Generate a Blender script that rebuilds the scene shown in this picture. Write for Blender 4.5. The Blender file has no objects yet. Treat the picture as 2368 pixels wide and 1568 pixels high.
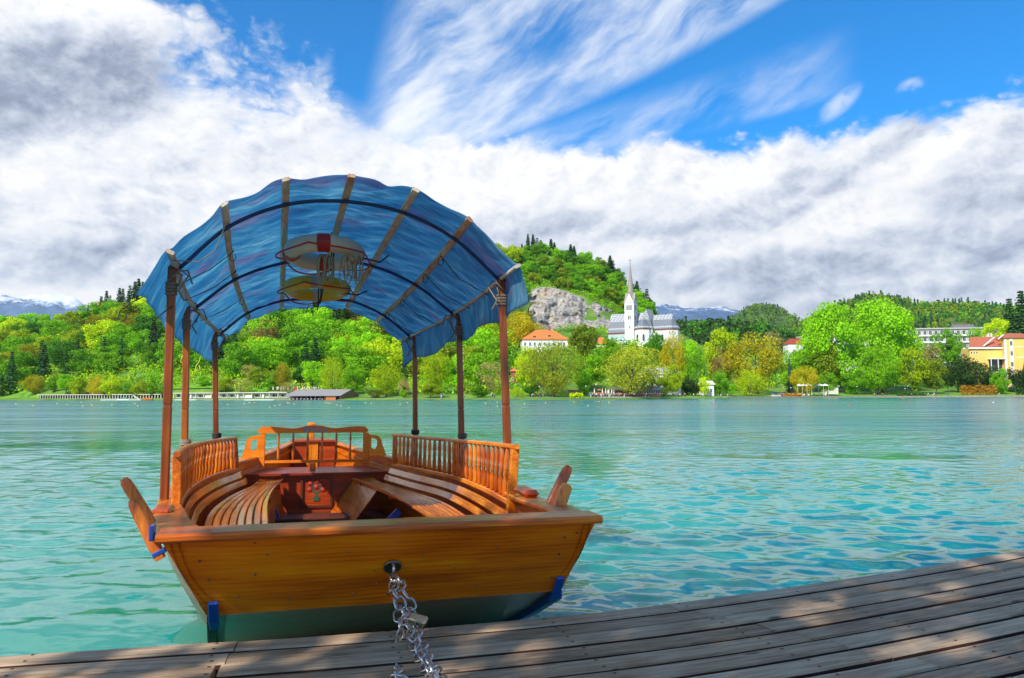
import bpy, math, random
import numpy as np
from mathutils import Vector, Matrix, noise as mnoise

# ---------------------------------------------------------------- camera
F_PX, CXP, CYP, ZC = 1730.0, 1183.5, 784.0, 1.5      # photograph measured at 2367 x 1568
PITCH, ROLL = math.atan(131.8 / F_PX), math.radians(0.18)
FW = np.array([0, math.cos(PITCH), math.sin(PITCH)])
_u0 = np.array([0, -math.sin(PITCH), math.cos(PITCH)]); _r0 = np.array([1., 0, 0])
RT = _r0 * math.cos(ROLL) - _u0 * math.sin(ROLL)
UP = _u0 * math.cos(ROLL) + _r0 * math.sin(ROLL)
CAM = np.array([0, 0, ZC])
scene = bpy.context.scene
cd = bpy.data.cameras.new('camera'); cam = bpy.data.objects.new('camera', cd)
scene.collection.objects.link(cam); scene.camera = cam
cam.matrix_world = Matrix(((RT[0], UP[0], -FW[0], 0), (RT[1], UP[1], -FW[1], 0), (RT[2], UP[2], -FW[2], ZC), (0, 0, 0, 1)))
cd.sensor_width = 36; cd.lens = 36 * F_PX / 2367; cd.clip_start = 0.05; cd.clip_end = 40000

# ---------------------------------------------------------------- light and exposure
SUN_DIR = Vector((-0.40, -0.64, 0.655)).normalized()    # towards the sun: high, behind the camera to the left
sd = bpy.data.lights.new('sun', 'SUN'); sun = bpy.data.objects.new('sun', sd)
scene.collection.objects.link(sun)
sd.energy = 4.2; sd.angle = math.radians(0.5); sd.color = (1.0, 0.95, 0.86)
sun.rotation_euler = (-SUN_DIR).to_track_quat('-Z', 'Y').to_euler()
sun.location = (-20, -20, 30)
vs = scene.view_settings
vs.view_transform = 'Standard'; vs.look = 'None'; vs.gamma = 1; vs.exposure = 0.40
scene.cycles.max_bounces = 6; scene.cycles.transparent_max_bounces = 6
scene.cycles.volume_bounces = 0
scene.cycles.use_denoising = True
scene.cycles.sample_clamp_indirect = 4

# ---------------------------------------------------------------- node helpers
class X:
    """wraps a node socket so that formulas can be written in Python"""
    nt = None
    def __init__(s, sock): s.s = sock
    @staticmethod
    def m(op, *a, clamp=False):
        n = X.nt.nodes.new('ShaderNodeMath'); n.operation = op; n.use_clamp = clamp
        for i, v in enumerate(a):
            if isinstance(v, X): X.nt.links.new(v.s, n.inputs[i])
            else: n.inputs[i].default_value = v
        return X(n.outputs[0])
    def __add__(a, b): return X.m('ADD', a, b)
    __radd__ = __add__
    def __sub__(a, b): return X.m('SUBTRACT', a, b)
    def __rsub__(a, b): return X.m('SUBTRACT', b, a)
    def __mul__(a, b): return X.m('MULTIPLY', a, b)
    __rmul__ = __mul__
    def __truediv__(a, b): return X.m('DIVIDE', a, b)
    def __neg__(a): return X.m('MULTIPLY', a, -1.0)
def sstep(x, lo, hi):
    n = X.nt.nodes.new('ShaderNodeMapRange'); n.interpolation_type = 'SMOOTHSTEP'
    X.nt.links.new(x.s, n.inputs[0]); n.inputs[1].default_value = lo; n.inputs[2].default_value = hi
    return X(n.outputs[0])
def comb(x, y, z=0.0):
    n = X.nt.nodes.new('ShaderNodeCombineXYZ')
    for i, v in enumerate((x, y, z)):
        if isinstance(v, X): X.nt.links.new(v.s, n.inputs[i])
        else: n.inputs[i].default_value = v
    return n.outputs[0]
def nz(vec, scale, detail=4, rough=.5, dist=0.0, dim='3D'):
    n = X.nt.nodes.new('ShaderNodeTexNoise'); n.noise_dimensions = dim
    X.nt.links.new(vec, n.inputs['Vector'])
    n.inputs['Scale'].default_value = scale; n.inputs['Detail'].default_value = detail
    n.inputs['Roughness'].default_value = rough; n.inputs['Distortion'].default_value = dist
    return X(n.outputs[0])
def mapping(vec, scale=(1, 1, 1), loc=(0, 0, 0), rot=(0, 0, 0)):
    n = X.nt.nodes.new('ShaderNodeMapping'); X.nt.links.new(vec, n.inputs[0])
    n.inputs['Scale'].default_value = scale; n.inputs['Location'].default_value = loc; n.inputs['Rotation'].default_value = rot
    return n.outputs[0]
def mixc(f, a, b, mode='MIX'):
    n = X.nt.nodes.new('ShaderNodeMix'); n.data_type = 'RGBA'; n.blend_type = mode
    if isinstance(f, X): X.nt.links.new(f.s, n.inputs[0])
    else: n.inputs[0].default_value = f
    for v, k in ((a, 6), (b, 7)):
        if isinstance(v, (tuple, list)): n.inputs[k].default_value = (v[0], v[1], v[2], 1)
        else: X.nt.links.new(v, n.inputs[k])
    return n.outputs[2]
def ramp(f, stops, interp='LINEAR'):
    n = X.nt.nodes.new('ShaderNodeValToRGB'); X.nt.links.new(f.s, n.inputs[0])
    r = n.color_ramp; r.interpolation = interp
    while len(r.elements) < len(stops): r.elements.new(.5)
    for e, (p, c) in zip(r.elements, stops):
        e.position = p; e.color = (c[0], c[1], c[2], 1) if isinstance(c, (tuple, list)) else (c, c, c, 1)
    return n.outputs[0]
def curve(f, pts, lo, hi, ylo, yhi):
    """piecewise curve through pts (x, y) as a float curve node"""
    n = X.nt.nodes.new('ShaderNodeFloatCurve')
    X.nt.links.new(((f - lo) / (hi - lo)).s, n.inputs[1])
    c = n.mapping.curves[0]
    P = [((x - lo) / (hi - lo), (y - ylo) / (yhi - ylo)) for x, y in pts]
    while len(c.points) < len(P): c.points.new(.5, .5)
    for q, (x, y) in zip(c.points, P): q.location = (x, y)
    n.mapping.use_clip = False; n.mapping.update()
    return X(n.outputs[0]) * (yhi - ylo) + ylo

# ---------------------------------------------------------------- sky: Nishita with cloud banks by direction
def pix_dir(x, y):
    d = FW + RT * (x - CXP) / F_PX - UP * (y - CYP) / F_PX
    d = d / np.linalg.norm(d); return math.atan2(d[0], d[1]), math.asin(d[2])
world = bpy.data.worlds.new('World'); scene.world = world; world.use_nodes = True
nt = world.node_tree; nt.nodes.clear(); X.nt = nt
out = nt.nodes.new('ShaderNodeOutputWorld'); bg = nt.nodes.new('ShaderNodeBackground'); nt.links.new(bg.outputs[0], out.inputs[0])
bg.inputs[1].default_value = 0.1
sky = nt.nodes.new('ShaderNodeTexSky'); sky.sky_type = 'NISHITA'; sky.sun_disc = False
sky.sun_elevation = math.asin(SUN_DIR.z); sky.sun_rotation = math.atan2(SUN_DIR.x, SUN_DIR.y)
sky.altitude = 500; sky.air_density = 1.0; sky.dust_density = 0.3; sky.ozone_density = 2.5
blue = mixc(1.0, sky.outputs[0], (0.03, 0.98, 1.62), 'MULTIPLY')
tc = nt.nodes.new('ShaderNodeTexCoord'); sp = nt.nodes.new('ShaderNodeSeparateXYZ'); nt.links.new(tc.outputs['Generated'], sp.inputs[0])
dx, dy, dz = X(sp.outputs[0]), X(sp.outputs[1]), X(sp.outputs[2])
az = X.m('ARCTAN2', dx, dy); el = X.m('ARCSINE', X.m('MINIMUM', X.m('MAXIMUM', dz, -1.0), 1.0))
EDGE = [(0, -500), (300, -260), (430, 0), (520, 90), (620, 110), (730, 130), (790, 255), (880, 285), (960, 300), (1080, 310),
        (1220, 296), (1450, 318), (1650, 306), (1900, 288), (2100, 252), (2230, 230), (2367, 190)]
pe = [pix_dir(x, y) for x, y in EDGE]
pe = [(-3.2, .35), (-1.6, .5), (-.9, .7)] + pe + [(.8, .42), (1.6, .3), (3.2, .35)]
e_top = curve(az, pe, -3.2, 3.2, -.2, 1.0)
pa = [(-3.2, .3), (-.62, .20), (-.40, .17), (-.26, .14), (-.2, .06), (0, .045), (.2, .04), (.62, .04), (1, .1), (3.2, .3)]
amp = curve(az, pa, -3.2, 3.2, 0, .5)
P2 = comb(az * 1.0, el * 1.25, dz * .0)
warp = nz(P2, 5, 4, .55)
wv = comb(az + (warp - .5) * .06, el * 1.45 + (warp - .5) * .06)
n1 = nz(wv, 8, 10, .58)
n2 = nz(mapping(wv, loc=(.016, -.024, 0)), 8, 10, .58)        # shifted towards the light: relief
def billow(vec):
    h = None
    for sc_, w_ in ((7, .42), (15, .25), (31, .17), (64, .10), (130, .06)):
        q = X.m('ABSOLUTE', nz(vec, sc_, 1.5, .5) * 2.0 - 1.0) * (w_ * 2.2); h = q if h is None else h + q
    return h
b1 = billow(wv); b2 = billow(mapping(wv, loc=(.010, -.016, 0)))
big = nz(mapping(P2, scale=(1, 1.7, 1), rot=(0, 0, .35)), 4.5, 4, .5)
fld = e_top - el + ((n1 - .5) * 2.2 + (b1 - .42) * 1.1) * amp
lft = sstep(az, -.10, -.28)
cov = sstep(fld, -.002, .024) * (1.0 - lft) + sstep(fld, -.05, .075) * lft
rel = (n2 - n1) * 2.2 + (b2 - b1) * 1.25
def blob(x, y, rx, ry, tilt=0.0):
    a, e = pix_dir(x, y); u_, v_ = (az - a), (el - e)
    c_, s_ = math.cos(tilt), math.sin(tilt)
    p = (u_ * c_ + v_ * s_) / (rx / F_PX); q = (v_ * c_ - u_ * s_) / (ry / F_PX)
    return sstep(p * p + q * q + (n1 - .5) * 2.2, 1.35, .0)
shade = (X.m('MAXIMUM', blob(120, 210, 260, 130, .35) * .78, blob(1330, 540, 420, 60, 0) * .40))
shade = X.m('MAXIMUM', shade, blob(2060, 590, 560, 60, .06) * .60)
shade = X.m('MAXIMUM', shade, blob(1880, 420, 420, 56, .45) * .46)
shade = X.m('MAXIMUM', shade, blob(2330, 400, 170, 120, .6) * .5)
shade = X.m('MAXIMUM', shade, blob(1600, 640, 330, 60, 0) * .52)
shade = X.m('MAXIMUM', shade, blob(2000, 690, 560, 50, 0) * .40)
shade = X.m('MAXIMUM', shade, blob(200, 600, 420, 60, .1) * .36)
shade = X.m('MAXIMUM', shade, blob(250, 480, 330, 60, .2) * .22)
shade = X.m('MAXIMUM', shade, blob(520, 370, 300, 50, .2) * .26)
puff = X.m('MAXIMUM', blob(1450, 570, 90, 45, .3), blob(1800, 470, 300, 34, .5))
lum = sstep(big, .32, .60) * .13 + .84 + (1.0 - sstep(fld, .0, .07)) * .10 * (1.0 - lft) + rel * .44 - shade * .66 + puff * .10 + (n1 - .5) * .12
lum = X.m('MINIMUM', X.m('MAXIMUM', lum, .22), 1.0)
cloud = ramp(lum, [(0.0, (1.2, 1.4, 1.9)), (.35, (2.7, 3.1, 4.1)), (.60, (4.9, 5.3, 6.2)), (.80, (6.9, 7.1, 7.5)), (1.0, (8.3, 8.2, 8.1))])
# cirrus fan in the blue
ca = mapping(comb(az, el), rot=(0, 0, math.radians(-30)))
cw = nz(ca, 6, 3, .5)
cs = nt.nodes.new('ShaderNodeVectorMath'); cs.operation = 'ADD'; nt.links.new(ca, cs.inputs[0]); nt.links.new(comb((cw - .5) * .04, (cw - .5) * .07), cs.inputs[1])
cn = nz(mapping(cs.outputs[0], scale=(1, 3.4, 1)), 6, 10, .60)
def half(x0, y0, x1, y1, soft):
    """1 on the right-hand side of the line from p0 to p1"""
    a0, e0 = pix_dir(x0, y0); a1, e1 = pix_dir(x1, y1)
    tx, ty = a1 - a0, e1 - e0; L = math.hypot(tx, ty)
    return sstep((az - a0) * (ty / L) - (el - e0) * (tx / L), -soft, soft)
fan = half(860, 330, 930, 0, .03) * half(1790, 0, 1080, 345, .012)
lowb = sstep(el, pix_dir(1200, 420)[1], pix_dir(1200, 230)[1])
fan2 = half(1250, 300, 1700, 175, .02) * half(2020, 196, 1500, 330, .008)
cir = (sstep(cn, .30, .70) * .85 + sstep(el, pix_dir(1200, 60)[1], pix_dir(1200, 330)[1]) * .32) * fan
cir2 = sstep(cn, .30, .74) * fan2 * .60 * sstep(az, pix_dir(2010, 200)[0], pix_dir(1800, 200)[0])
fluff = X.m('MAXIMUM', blob(1940, 240, 60, 24, .6), blob(2105, 200, 30, 18, .2)) * sstep(n1, .50, .64) * .7
cirf = X.m('MINIMUM', X.m('MAXIMUM', X.m('MAXIMUM', cir * .92, cir2), fluff), 1.0)
c1 = mixc(cirf, blue, (7.6, 7.9, 8.3))
c2 = mixc(cov, c1, cloud)
low = sstep(el, -.02, 0.0)
nt.links.new(mixc(low, (2.6, 3.4, 2.4), c2), bg.inputs[0])

# ---------------------------------------------------------------- materials
MATS = {}
def newmat(name):
    m = bpy.data.materials.new(name); m.use_nodes = True; X.nt = m.node_tree
    b = m.node_tree.nodes['Principled BSDF']; MATS[name] = m
    return m, b
def objc():
    t = X.nt.nodes.new('ShaderNodeTexCoord'); return t.outputs['Object']
def bump(b, h, strength=.3, dist=.01):
    n = X.nt.nodes.new('ShaderNodeBump'); n.inputs['Strength'].default_value = strength; n.inputs['Distance'].default_value = dist
    X.nt.links.new(h.s, n.inputs['Height']); X.nt.links.new(n.outputs[0], b.inputs['Normal'])
def plain(name, col, rough=.6, var=.12, scale=8, metal=0., coat=0., bmp=0.):
    m, b = newmat(name)
    n = nz(objc(), scale, 5, .6)
    lo = tuple(c * (1 - var) for c in col); hi = tuple(min(1, c * (1 + var)) for c in col)
    X.nt.links.new(ramp(n, [(.3, lo), (.7, hi)]), b.inputs['Base Color'])
    b.inputs['Roughness'].default_value = rough; b.inputs['Metallic'].default_value = metal; b.inputs['Coat Weight'].default_value = coat
    if bmp: bump(b, n, bmp, .02)
    return m
def wood(name, axis, lo, mid, hi, rough=.34, coat=.2, fine=70, bmp=.25, streak=1.0):
    m, b = newmat(name); co = objc()
    s = [1, 1, 1]; s['xyz'.index(axis)] = .045
    v = mapping(co, scale=tuple(s))
    w = nz(v, 9, 3, .5, .1); g = nz(v, fine, 6, .65, .05)
    k = nz(mapping(co, scale=(1, 1, 1)), 3.2, 3, .5)
    oi = X.nt.nodes.new('ShaderNodeObjectInfo')
    f = w * .45 + g * .55 * streak + (k - .5) * .25 + (X(oi.outputs['Random']) - .5) * .10
    X.nt.links.new(ramp(f, [(.32, lo), (.50, mid), (.64, hi)]), b.inputs['Base Color'])
    X.nt.links.new((g * .25 + (rough - .12)).s, b.inputs['Roughness'])
    b.inputs['Coat Weight'].default_value = coat; b.inputs['Coat Roughness'].default_value = .12
    bump(b, g, bmp, .004)
    return m
WOODC = dict(lo=(.22, .028, .002), mid=(.56, .115, .003), hi=(.86, .27, .008))
for ax in 'xyz': wood('varnish_' + ax, ax, **WOODC)
wood('gloss_wood', 'y', (.28, .045, .003), (.62, .155, .006), (.90, .36, .02), rough=.22, coat=.8)
wood('post_wood', 'z', (.10, .016, .002), (.24, .045, .004), (.40, .095, .008), coat=.2)
for ax in 'xyz': wood('red_varnish_' + ax, ax, (.18, .016, .003), (.38, .042, .005), (.56, .10, .01))
wood('gold_varnish_x', 'x', (.56, .10, .003), (.82, .20, .005), (.90, .36, .02))
wood('batten_wood', 'y', (.45, .13, .045), (.55, .42, .32), (.74, .70, .62), rough=.75, coat=0, bmp=.5)
def transom_mat():
    m, b = newmat('transom_wood'); co = objc()
    v = mapping(co, scale=(.05, 1, 1)); wz = nz(mapping(co, scale=(.6, 1, 1)), 2.2, 2, .5)
    cs = X.nt.nodes.new('ShaderNodeSeparateXYZ'); X.nt.links.new(co, cs.inputs[0])
    z = X(cs.outputs[2])
    wv = X.m('SINE', z * 300.0 + wz * 16.0 + nz(v, 5, 4, .6) * 14.0)
    g = nz(v, 95, 5, .7)
    f = wv * .03 + .25 + g * .5 + (nz(mapping(co, scale=(.35, 1, 2.4)), 3.0, 3, .55) - .5) * .9
    base = ramp(f, [(.22, (.34, .055, .001)), (.45, (.70, .160, .001)), (.68, (.92, .33, .004))])
    # nail heads and little stains
    vo = X.nt.nodes.new('ShaderNodeTexVoronoi'); X.nt.links.new(mapping(co, scale=(1, .0, 1.25)), vo.inputs['Vector']); vo.inputs['Scale'].default_value = 6.5; vo.inputs['Randomness'].default_value = .9
    d = sstep(X(vo.outputs[0]), .050, .028)
    X.nt.links.new(mixc(d * .8, base, (.035, .02, .01)), b.inputs['Base Color'])
    b.inputs['Roughness'].default_value = .42; b.inputs['Specular IOR Level'].default_value = .3; b.inputs['Coat Weight'].default_value = .12; b.inputs['Coat Roughness'].default_value = .2
    bump(b, g * .6 + wv * .15, .35, .003)
transom_mat()
def dock_mat():
    m, b = newmat('weathered_plank')
    tcn = X.nt.nodes.new('ShaderNodeTexCoord'); oi = X.nt.nodes.new('ShaderNodeObjectInfo')
    at = X.nt.nodes.new('ShaderNodeAttribute'); at.attribute_name = 'along'
    cs = X.nt.nodes.new('ShaderNodeSeparateXYZ'); X.nt.links.new(at.outputs['Vector'], cs.inputs[0])
    al, ac = X(cs.outputs[0]), X(cs.outputs[1]); rnd = X(oi.outputs['Random'])
    v = comb(al * .9, ac * 16.0, rnd * 37.0)
    g = nz(v, 3.0, 9, .66, .5); g2 = nz(comb(al * 3.0, ac * 60.0, rnd * 11.0), 2.0, 8, .7)
    bl = nz(comb(al * 1.5, ac * 3.0, rnd * 5.0), 2.3, 5, .6)
    f = g * .45 + g2 * .35 + bl * .25 + (rnd - .5) * .10
    c = ramp(f, [(.34, (.085, .038, .018)), (.45, (.26, .155, .080)), (.54, (.41, .275, .165)), (.66, (.60, .45, .30))])
    knot = X.nt.nodes.new('ShaderNodeTexVoronoi'); X.nt.links.new(comb(al * 1.0, ac * 3.2, rnd * 9.0), knot.inputs['Vector']); knot.inputs['Scale'].default_value = 2.6
    kd = sstep(X(knot.outputs[0]), .12, .05)
    c = mixc(kd * .75, c, (.05, .032, .024))
    nail = X.nt.nodes.new('ShaderNodeTexVoronoi'); X.nt.links.new(comb(al * .9, ac * 8.0, rnd * 3.0), nail.inputs['Vector']); nail.inputs['Scale'].default_value = 3.0
    c = mixc(sstep(X(nail.outputs[0]), .05, .03) * .8, c, (.02, .015, .012))
    X.nt.links.new(c, b.inputs['Base Color']); b.inputs['Roughness'].default_value = .72
    bump(b, g2 * .6 + g, .6, .006)
dock_mat()
def fabric_mat():
    m, b = newmat('blue_canvas'); nt = m.node_tree; co = objc()
    w = nz(mapping(co, scale=(.22, 1, .22), rot=(0, 0, .25)), 26, 6, .6); w2 = nz(mapping(co, scale=(.40, 1, .40), rot=(0, 0, .35)), 4.2, 4, .55, .3)
    base = ramp(w * .55 + w2 * .45, [(.32, (.06, .25, .42)), (.5, (.15, .37, .51)), (.68, (.42, .60, .65))])
    red = sstep(nz(mapping(co, scale=(.5, 1, .5), loc=(3, 1, 0)), 3.2, 4, .6, .4), .52, .68)
    base = mixc(red * .48, base, (.40, .20, .36))
    X.nt.links.new(base, b.inputs['Base Color']); b.inputs['Roughness'].default_value = .62; b.inputs['Sheen Weight'].default_value = .1
    tr = nt.nodes.new('ShaderNodeBsdfTranslucent'); X.nt.links.new(mixc(1.0, base, (1.15, 1.25, 1.3), 'MULTIPLY'), tr.inputs[0])
    mx = nt.nodes.new('ShaderNodeMixShader'); mx.inputs[0].default_value = .66
    nt.links.new(b.outputs[0], mx.inputs[1]); nt.links.new(tr.outputs[0], mx.inputs[2])
    bn = nt.nodes.new('ShaderNodeBump'); bn.inputs['Strength'].default_value = .9; bn.inputs['Distance'].default_value = .02
    nt.links.new((w * .5 + w2).s, bn.inputs['Height'])
    for k in (b, tr): nt.links.new(bn.outputs[0], k.inputs['Normal'])
    nt.links.new(mx.outputs[0], nt.nodes['Material Output'].inputs[0])
fabric_mat()
def leaf_mat(name, col, var=.45, trans=.35):
    m, b = newmat(name); nt = m.node_tree; co = objc()
    oi = nt.nodes.new('ShaderNodeObjectInfo'); rnd = X(oi.outputs['Random'])
    n = nz(co, 9, 3, .6)
    f = n * .75 + rnd * .30
    lo = tuple(c * (1 - var) for c in col); hi = (col[0] * (1 + var * 1.3), col[1] * (1 + var), col[2] * (1 + var * .5))
    base = ramp(f, [(.32, lo), (.52, col), (.74, hi)])
    X.nt.links.new(base, b.inputs['Base Color']); b.inputs['Roughness'].default_value = .6; b.inputs['Specular IOR Level'].default_value = .2
    tr = nt.nodes.new('ShaderNodeBsdfTranslucent'); X.nt.links.new(base, tr.inputs[0])
    mx = nt.nodes.new('ShaderNodeMixShader'); mx.inputs[0].default_value = trans
    nt.links.new(b.outputs[0], mx.inputs[1]); nt.links.new(tr.outputs[0], mx.inputs[2]); nt.links.new(mx.outputs[0], nt.nodes['Material Output'].inputs[0])
LEAF = dict(bright=(.27, .58, .006), lime=(.48, .64, .005), mid=(.18, .44, .008), deep=(.07, .24, .010), olive=(.26, .36, .010), plane=(.46, .50, .022),
            golden=(.44, .40, .008), tan=(.42, .35, .10), russet=(.28, .15, .05), spruce=(.040, .13, .030), bluespruce=(.06, .12, .10), dark=(.035, .085, .012), hedge=(.46, .23, .012))
for k, c in LEAF.items(): leaf_mat('leaves_' + k, c, trans=.12 if k in ('spruce', 'dark', 'bluespruce') else .30)
plain('plank_edge', (.07, .022, .016), .85, .3, 20)
plain('bark', (.10, .075, .055), .9, .3, 6)
plain('blue_paint', (.006, .07, .42), .4, .1, 10, coat=.3)
plain('hull_grey', (.90, .23, .15), .35, .15, 5, coat=.2)
plain('navy_tube', (.005, .03, .12), .45, .1)
plain('steel', (.62, .59, .57), .33, .15, 40, metal=1.)
plain('dull_steel', (.20, .18, .15), .42, .3, 30, metal=1.)
plain('brass', (.45, .36, .25), .35, .15, 30, metal=1.)
plain('strap_web', (.20, .15, .11), .85, .2, 60)
plain('black_cord', (.012, .012, .014), .6, .2)
plain('beige_rope', (.30, .26, .19), .85, .3, 120)
plain('red_cord', (.40, .012, .015), .6, .2)
plain('ring_white', (.52, .47, .40), .5, .1, 6)
plain('ring_orange', (.70, .38, .01), .45, .15, 6)
plain('red_band', (.38, .012, .012), .5, .15)
plain('silver_band', (.42, .36, .30), .4, .15)
plain('letter_blue', (.01, .34, .50), .5, .05)
plain('flower_red', (.45, .03, .02), .5, .1)
plain('leaf_paint', (.03, .10, .05), .5, .1)
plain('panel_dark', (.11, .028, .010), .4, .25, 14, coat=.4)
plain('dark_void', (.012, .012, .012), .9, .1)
plain('white_render', (.80, .79, .76), .8, .04, .6)
plain('cream_render', (.66, .62, .52), .8, .08, .6)
plain('yellow_render', (.80, .55, .13), .8, .05, .5)
plain('grey_render', (.50, .49, .47), .8, .08, .5)
plain('stone_wall', (.30, .27, .22), .9, .25, 1.2)
plain('window_glass', (.035, .05, .06), .12, .2, 1)
plain('teal_copper', (.32, .45, .40), .6, .15, 1)
plain('brown_trim', (.32, .10, .06), .7, .1)
plain('spire_tile', (.32, .28, .23), .65, .22, 1.5)
plain('concrete', (.48, .46, .42), .85, .12, 1)
plain('grey_roof', (.16, .16, .17), .6, .2, 1.)
plain('shed_wood', (.24, .15, .085), .8, .3, 2.5)
plain('orange_wood', (.55, .17, .04), .7, .1, 2)
plain('cream_cloth', (.74, .68, .50), .8, .08)
plain('lamp_white', (.85, .85, .85), .4, .03)
plain('lamp_pole', (.08, .09, .08), .5, .1)
plain('buoy_yellow', (.85, .72, .08), .4, .05); plain('buoy_red', (.85, .08, .03), .4, .05); plain('buoy_white', (.85, .85, .82), .4, .05)
plain('car_teal', (.04, .17, .19), .3, .05, coat=.8); plain('car_blue', (.01, .07, .30), .3, .05, coat=.8)
plain('tyre', (.02, .02, .02), .8, .1)
plain('skin', (.50, .28, .20), .6, .1); plain('hair', (.05, .03, .02), .8, .2)
for k, c in dict(white=(.8, .8, .8), red=(.6, .03, .03), blue=(.03, .08, .35), black=(.02, .02, .025), pink=(.7, .25, .28), cyan=(.1, .35, .42), orange=(.7, .25, .03)).items(): plain('shirt_' + k, c, .8, .05)
plain('denim', (.03, .05, .11), .9, .15)
plain('green_tarp', (.03, .22, .08), .6, .1)
plain('sand_path', (.58, .53, .43), .9, .1, .5)
def tiles(name, a, b_, sc=(1.2, 1.2, 1.2), rough=.75):
    m, b = newmat(name); co = objc(); n = nz(co, 2.2, 6, .65)
    br = X.nt.nodes.new('ShaderNodeTexWave'); br.wave_type = 'BANDS'; br.bands_direction = 'Z'; X.nt.links.new(co, br.inputs[0]); br.inputs['Scale'].default_value = sc[0]; br.inputs['Distortion'].default_value = 1.
    X.nt.links.new(ramp(n * .7 + X(br.outputs['Fac']) * .3, [(.3, a), (.7, b_)]), b.inputs['Base Color']); b.inputs['Roughness'].default_value = rough
tiles('orange_tile', (.52, .12, .02), (.80, .25, .06)); tiles('red_tile', (.30, .07, .03), (.52, .16, .08)); tiles('maroon_tile', (.30, .03, .02), (.42, .06, .03))
tiles('shingle', (.17, .15, .14), (.38, .35, .33), (2.2, 1, 1))
def slate_pattern():
    m, b = newmat('patterned_slate'); co = objc()
    ck = X.nt.nodes.new('ShaderNodeSeparateXYZ'); X.nt.links.new(co, ck.inputs[0]); x, y, z = X(ck.outputs[0]), X(ck.outputs[1]), X(ck.outputs[2])
    def tri(t): return X.m('ABSOLUTE', X.m('FRACT', t) - .5)
    d = tri((x + y) / 2.3) * 2.0 + tri(z / 2.5) * 2.0
    line = sstep(X.m('ABSOLUTE', X.m('ABSOLUTE', d - 1.0) - .28), .20, .10)
    rim = sstep(X.m('ABSOLUTE', tri((x + y) / 1.4) * 2.0 + (z - 14.3) / .9 - .5), .45, .25)
    hi = sstep(z, 19.0, 19.4)
    n = nz(co, 1.6, 5, .6)
    base = ramp(n, [(.3, (.10, .115, .14)), (.7, (.20, .215, .24))])
    X.nt.links.new(mixc(X.m('MAXIMUM', line * hi, rim * .8), base, (.55, .56, .55)), b.inputs['Base Color']); b.inputs['Roughness'].default_value = .45
slate_pattern()
def ground_mat():
    m, b = newmat('ground_cover'); co = objc(); n = nz(co, .05, 8, .65); n2 = nz(co, .9, 5, .6)
    X.nt.links.new(ramp(n * .6 + n2 * .4, [(.38, (.06, .11, .012)), (.52, (.12, .26, .015)), (.66, (.22, .30, .05))]), b.inputs['Base Color']); b.inputs['Roughness'].default_value = .95
ground_mat()
def lawn_mat():
    m, b = newmat('lawn'); co = objc(); n = nz(co, .12, 6, .6); n2 = nz(co, 1.5, 5, .6)
    X.nt.links.new(ramp(n * .5 + n2 * .5, [(.35, (.07, .20, .008)), (.52, (.14, .34, .01)), (.68, (.24, .40, .03))]), b.inputs['Base Color']); b.inputs['Roughness'].default_value = .9
lawn_mat()
def rock_mat():
    m, b = newmat('limestone'); co = objc()
    n = nz(mapping(co, scale=(1, 1, .35)), .11, 10, .72, .6); n2 = nz(co, .35, 8, .7); n3 = nz(mapping(co, scale=(1, 1, .5)), .03, 4, .5)
    c = ramp(n * .6 + n2 * .4, [(.38, (.07, .07, .075)), (.46, (.25, .23, .22)), (.53, (.50, .44, .35)), (.64, (.74, .67, .55))])
    c = mixc(sstep(n3, .54, .66) * .5, c, (.60, .42, .22))
    X.nt.links.new(c, b.inputs['Base Color']); b.inputs['Roughness'].default_value = .9; bump(b, n * .5 + n2, 1., 2.5)
rock_mat()
def hill_mat(name, lo, mid, hi, sc, snow=None, snow_z=0):
    m, b = newmat(name); co = objc(); n = nz(co, sc, 9, .68); n2 = nz(co, sc * 6, 6, .7)
    c = ramp(n * .45 + n2 * .55, [(.36, lo), (.50, mid), (.64, hi)])
    if snow is not None:
        cs = X.nt.nodes.new('ShaderNodeSeparateXYZ'); X.nt.links.new(co, cs.inputs[0])
        f = sstep(X(cs.outputs[2]) + (n - .5) * snow[1] + (n2 - .5) * snow[1] * .8, snow[0], snow[0] + snow[1] * .25)
        c = mixc(f, c, (.80, .84, .90))
    X.nt.links.new(c, b.inputs['Base Color']); b.inputs['Roughness'].default_value = .95
hill_mat('alpine_left', (.05, .10, .17), (.08, .15, .25), (.12, .20, .32), .0016, snow=(960, 500))  # blue of the distant air is put into the rock colour
hill_mat('alpine_right', (.03, .07, .14), (.06, .12, .22), (.14, .20, .28), .004, snow=(690, 620))  # bluish distance haze painted into the slopes, besides the haze volume
hill_mat('green_hill', (.03, .06, .012), (.08, .14, .02), (.16, .22, .03), .02)
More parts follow.
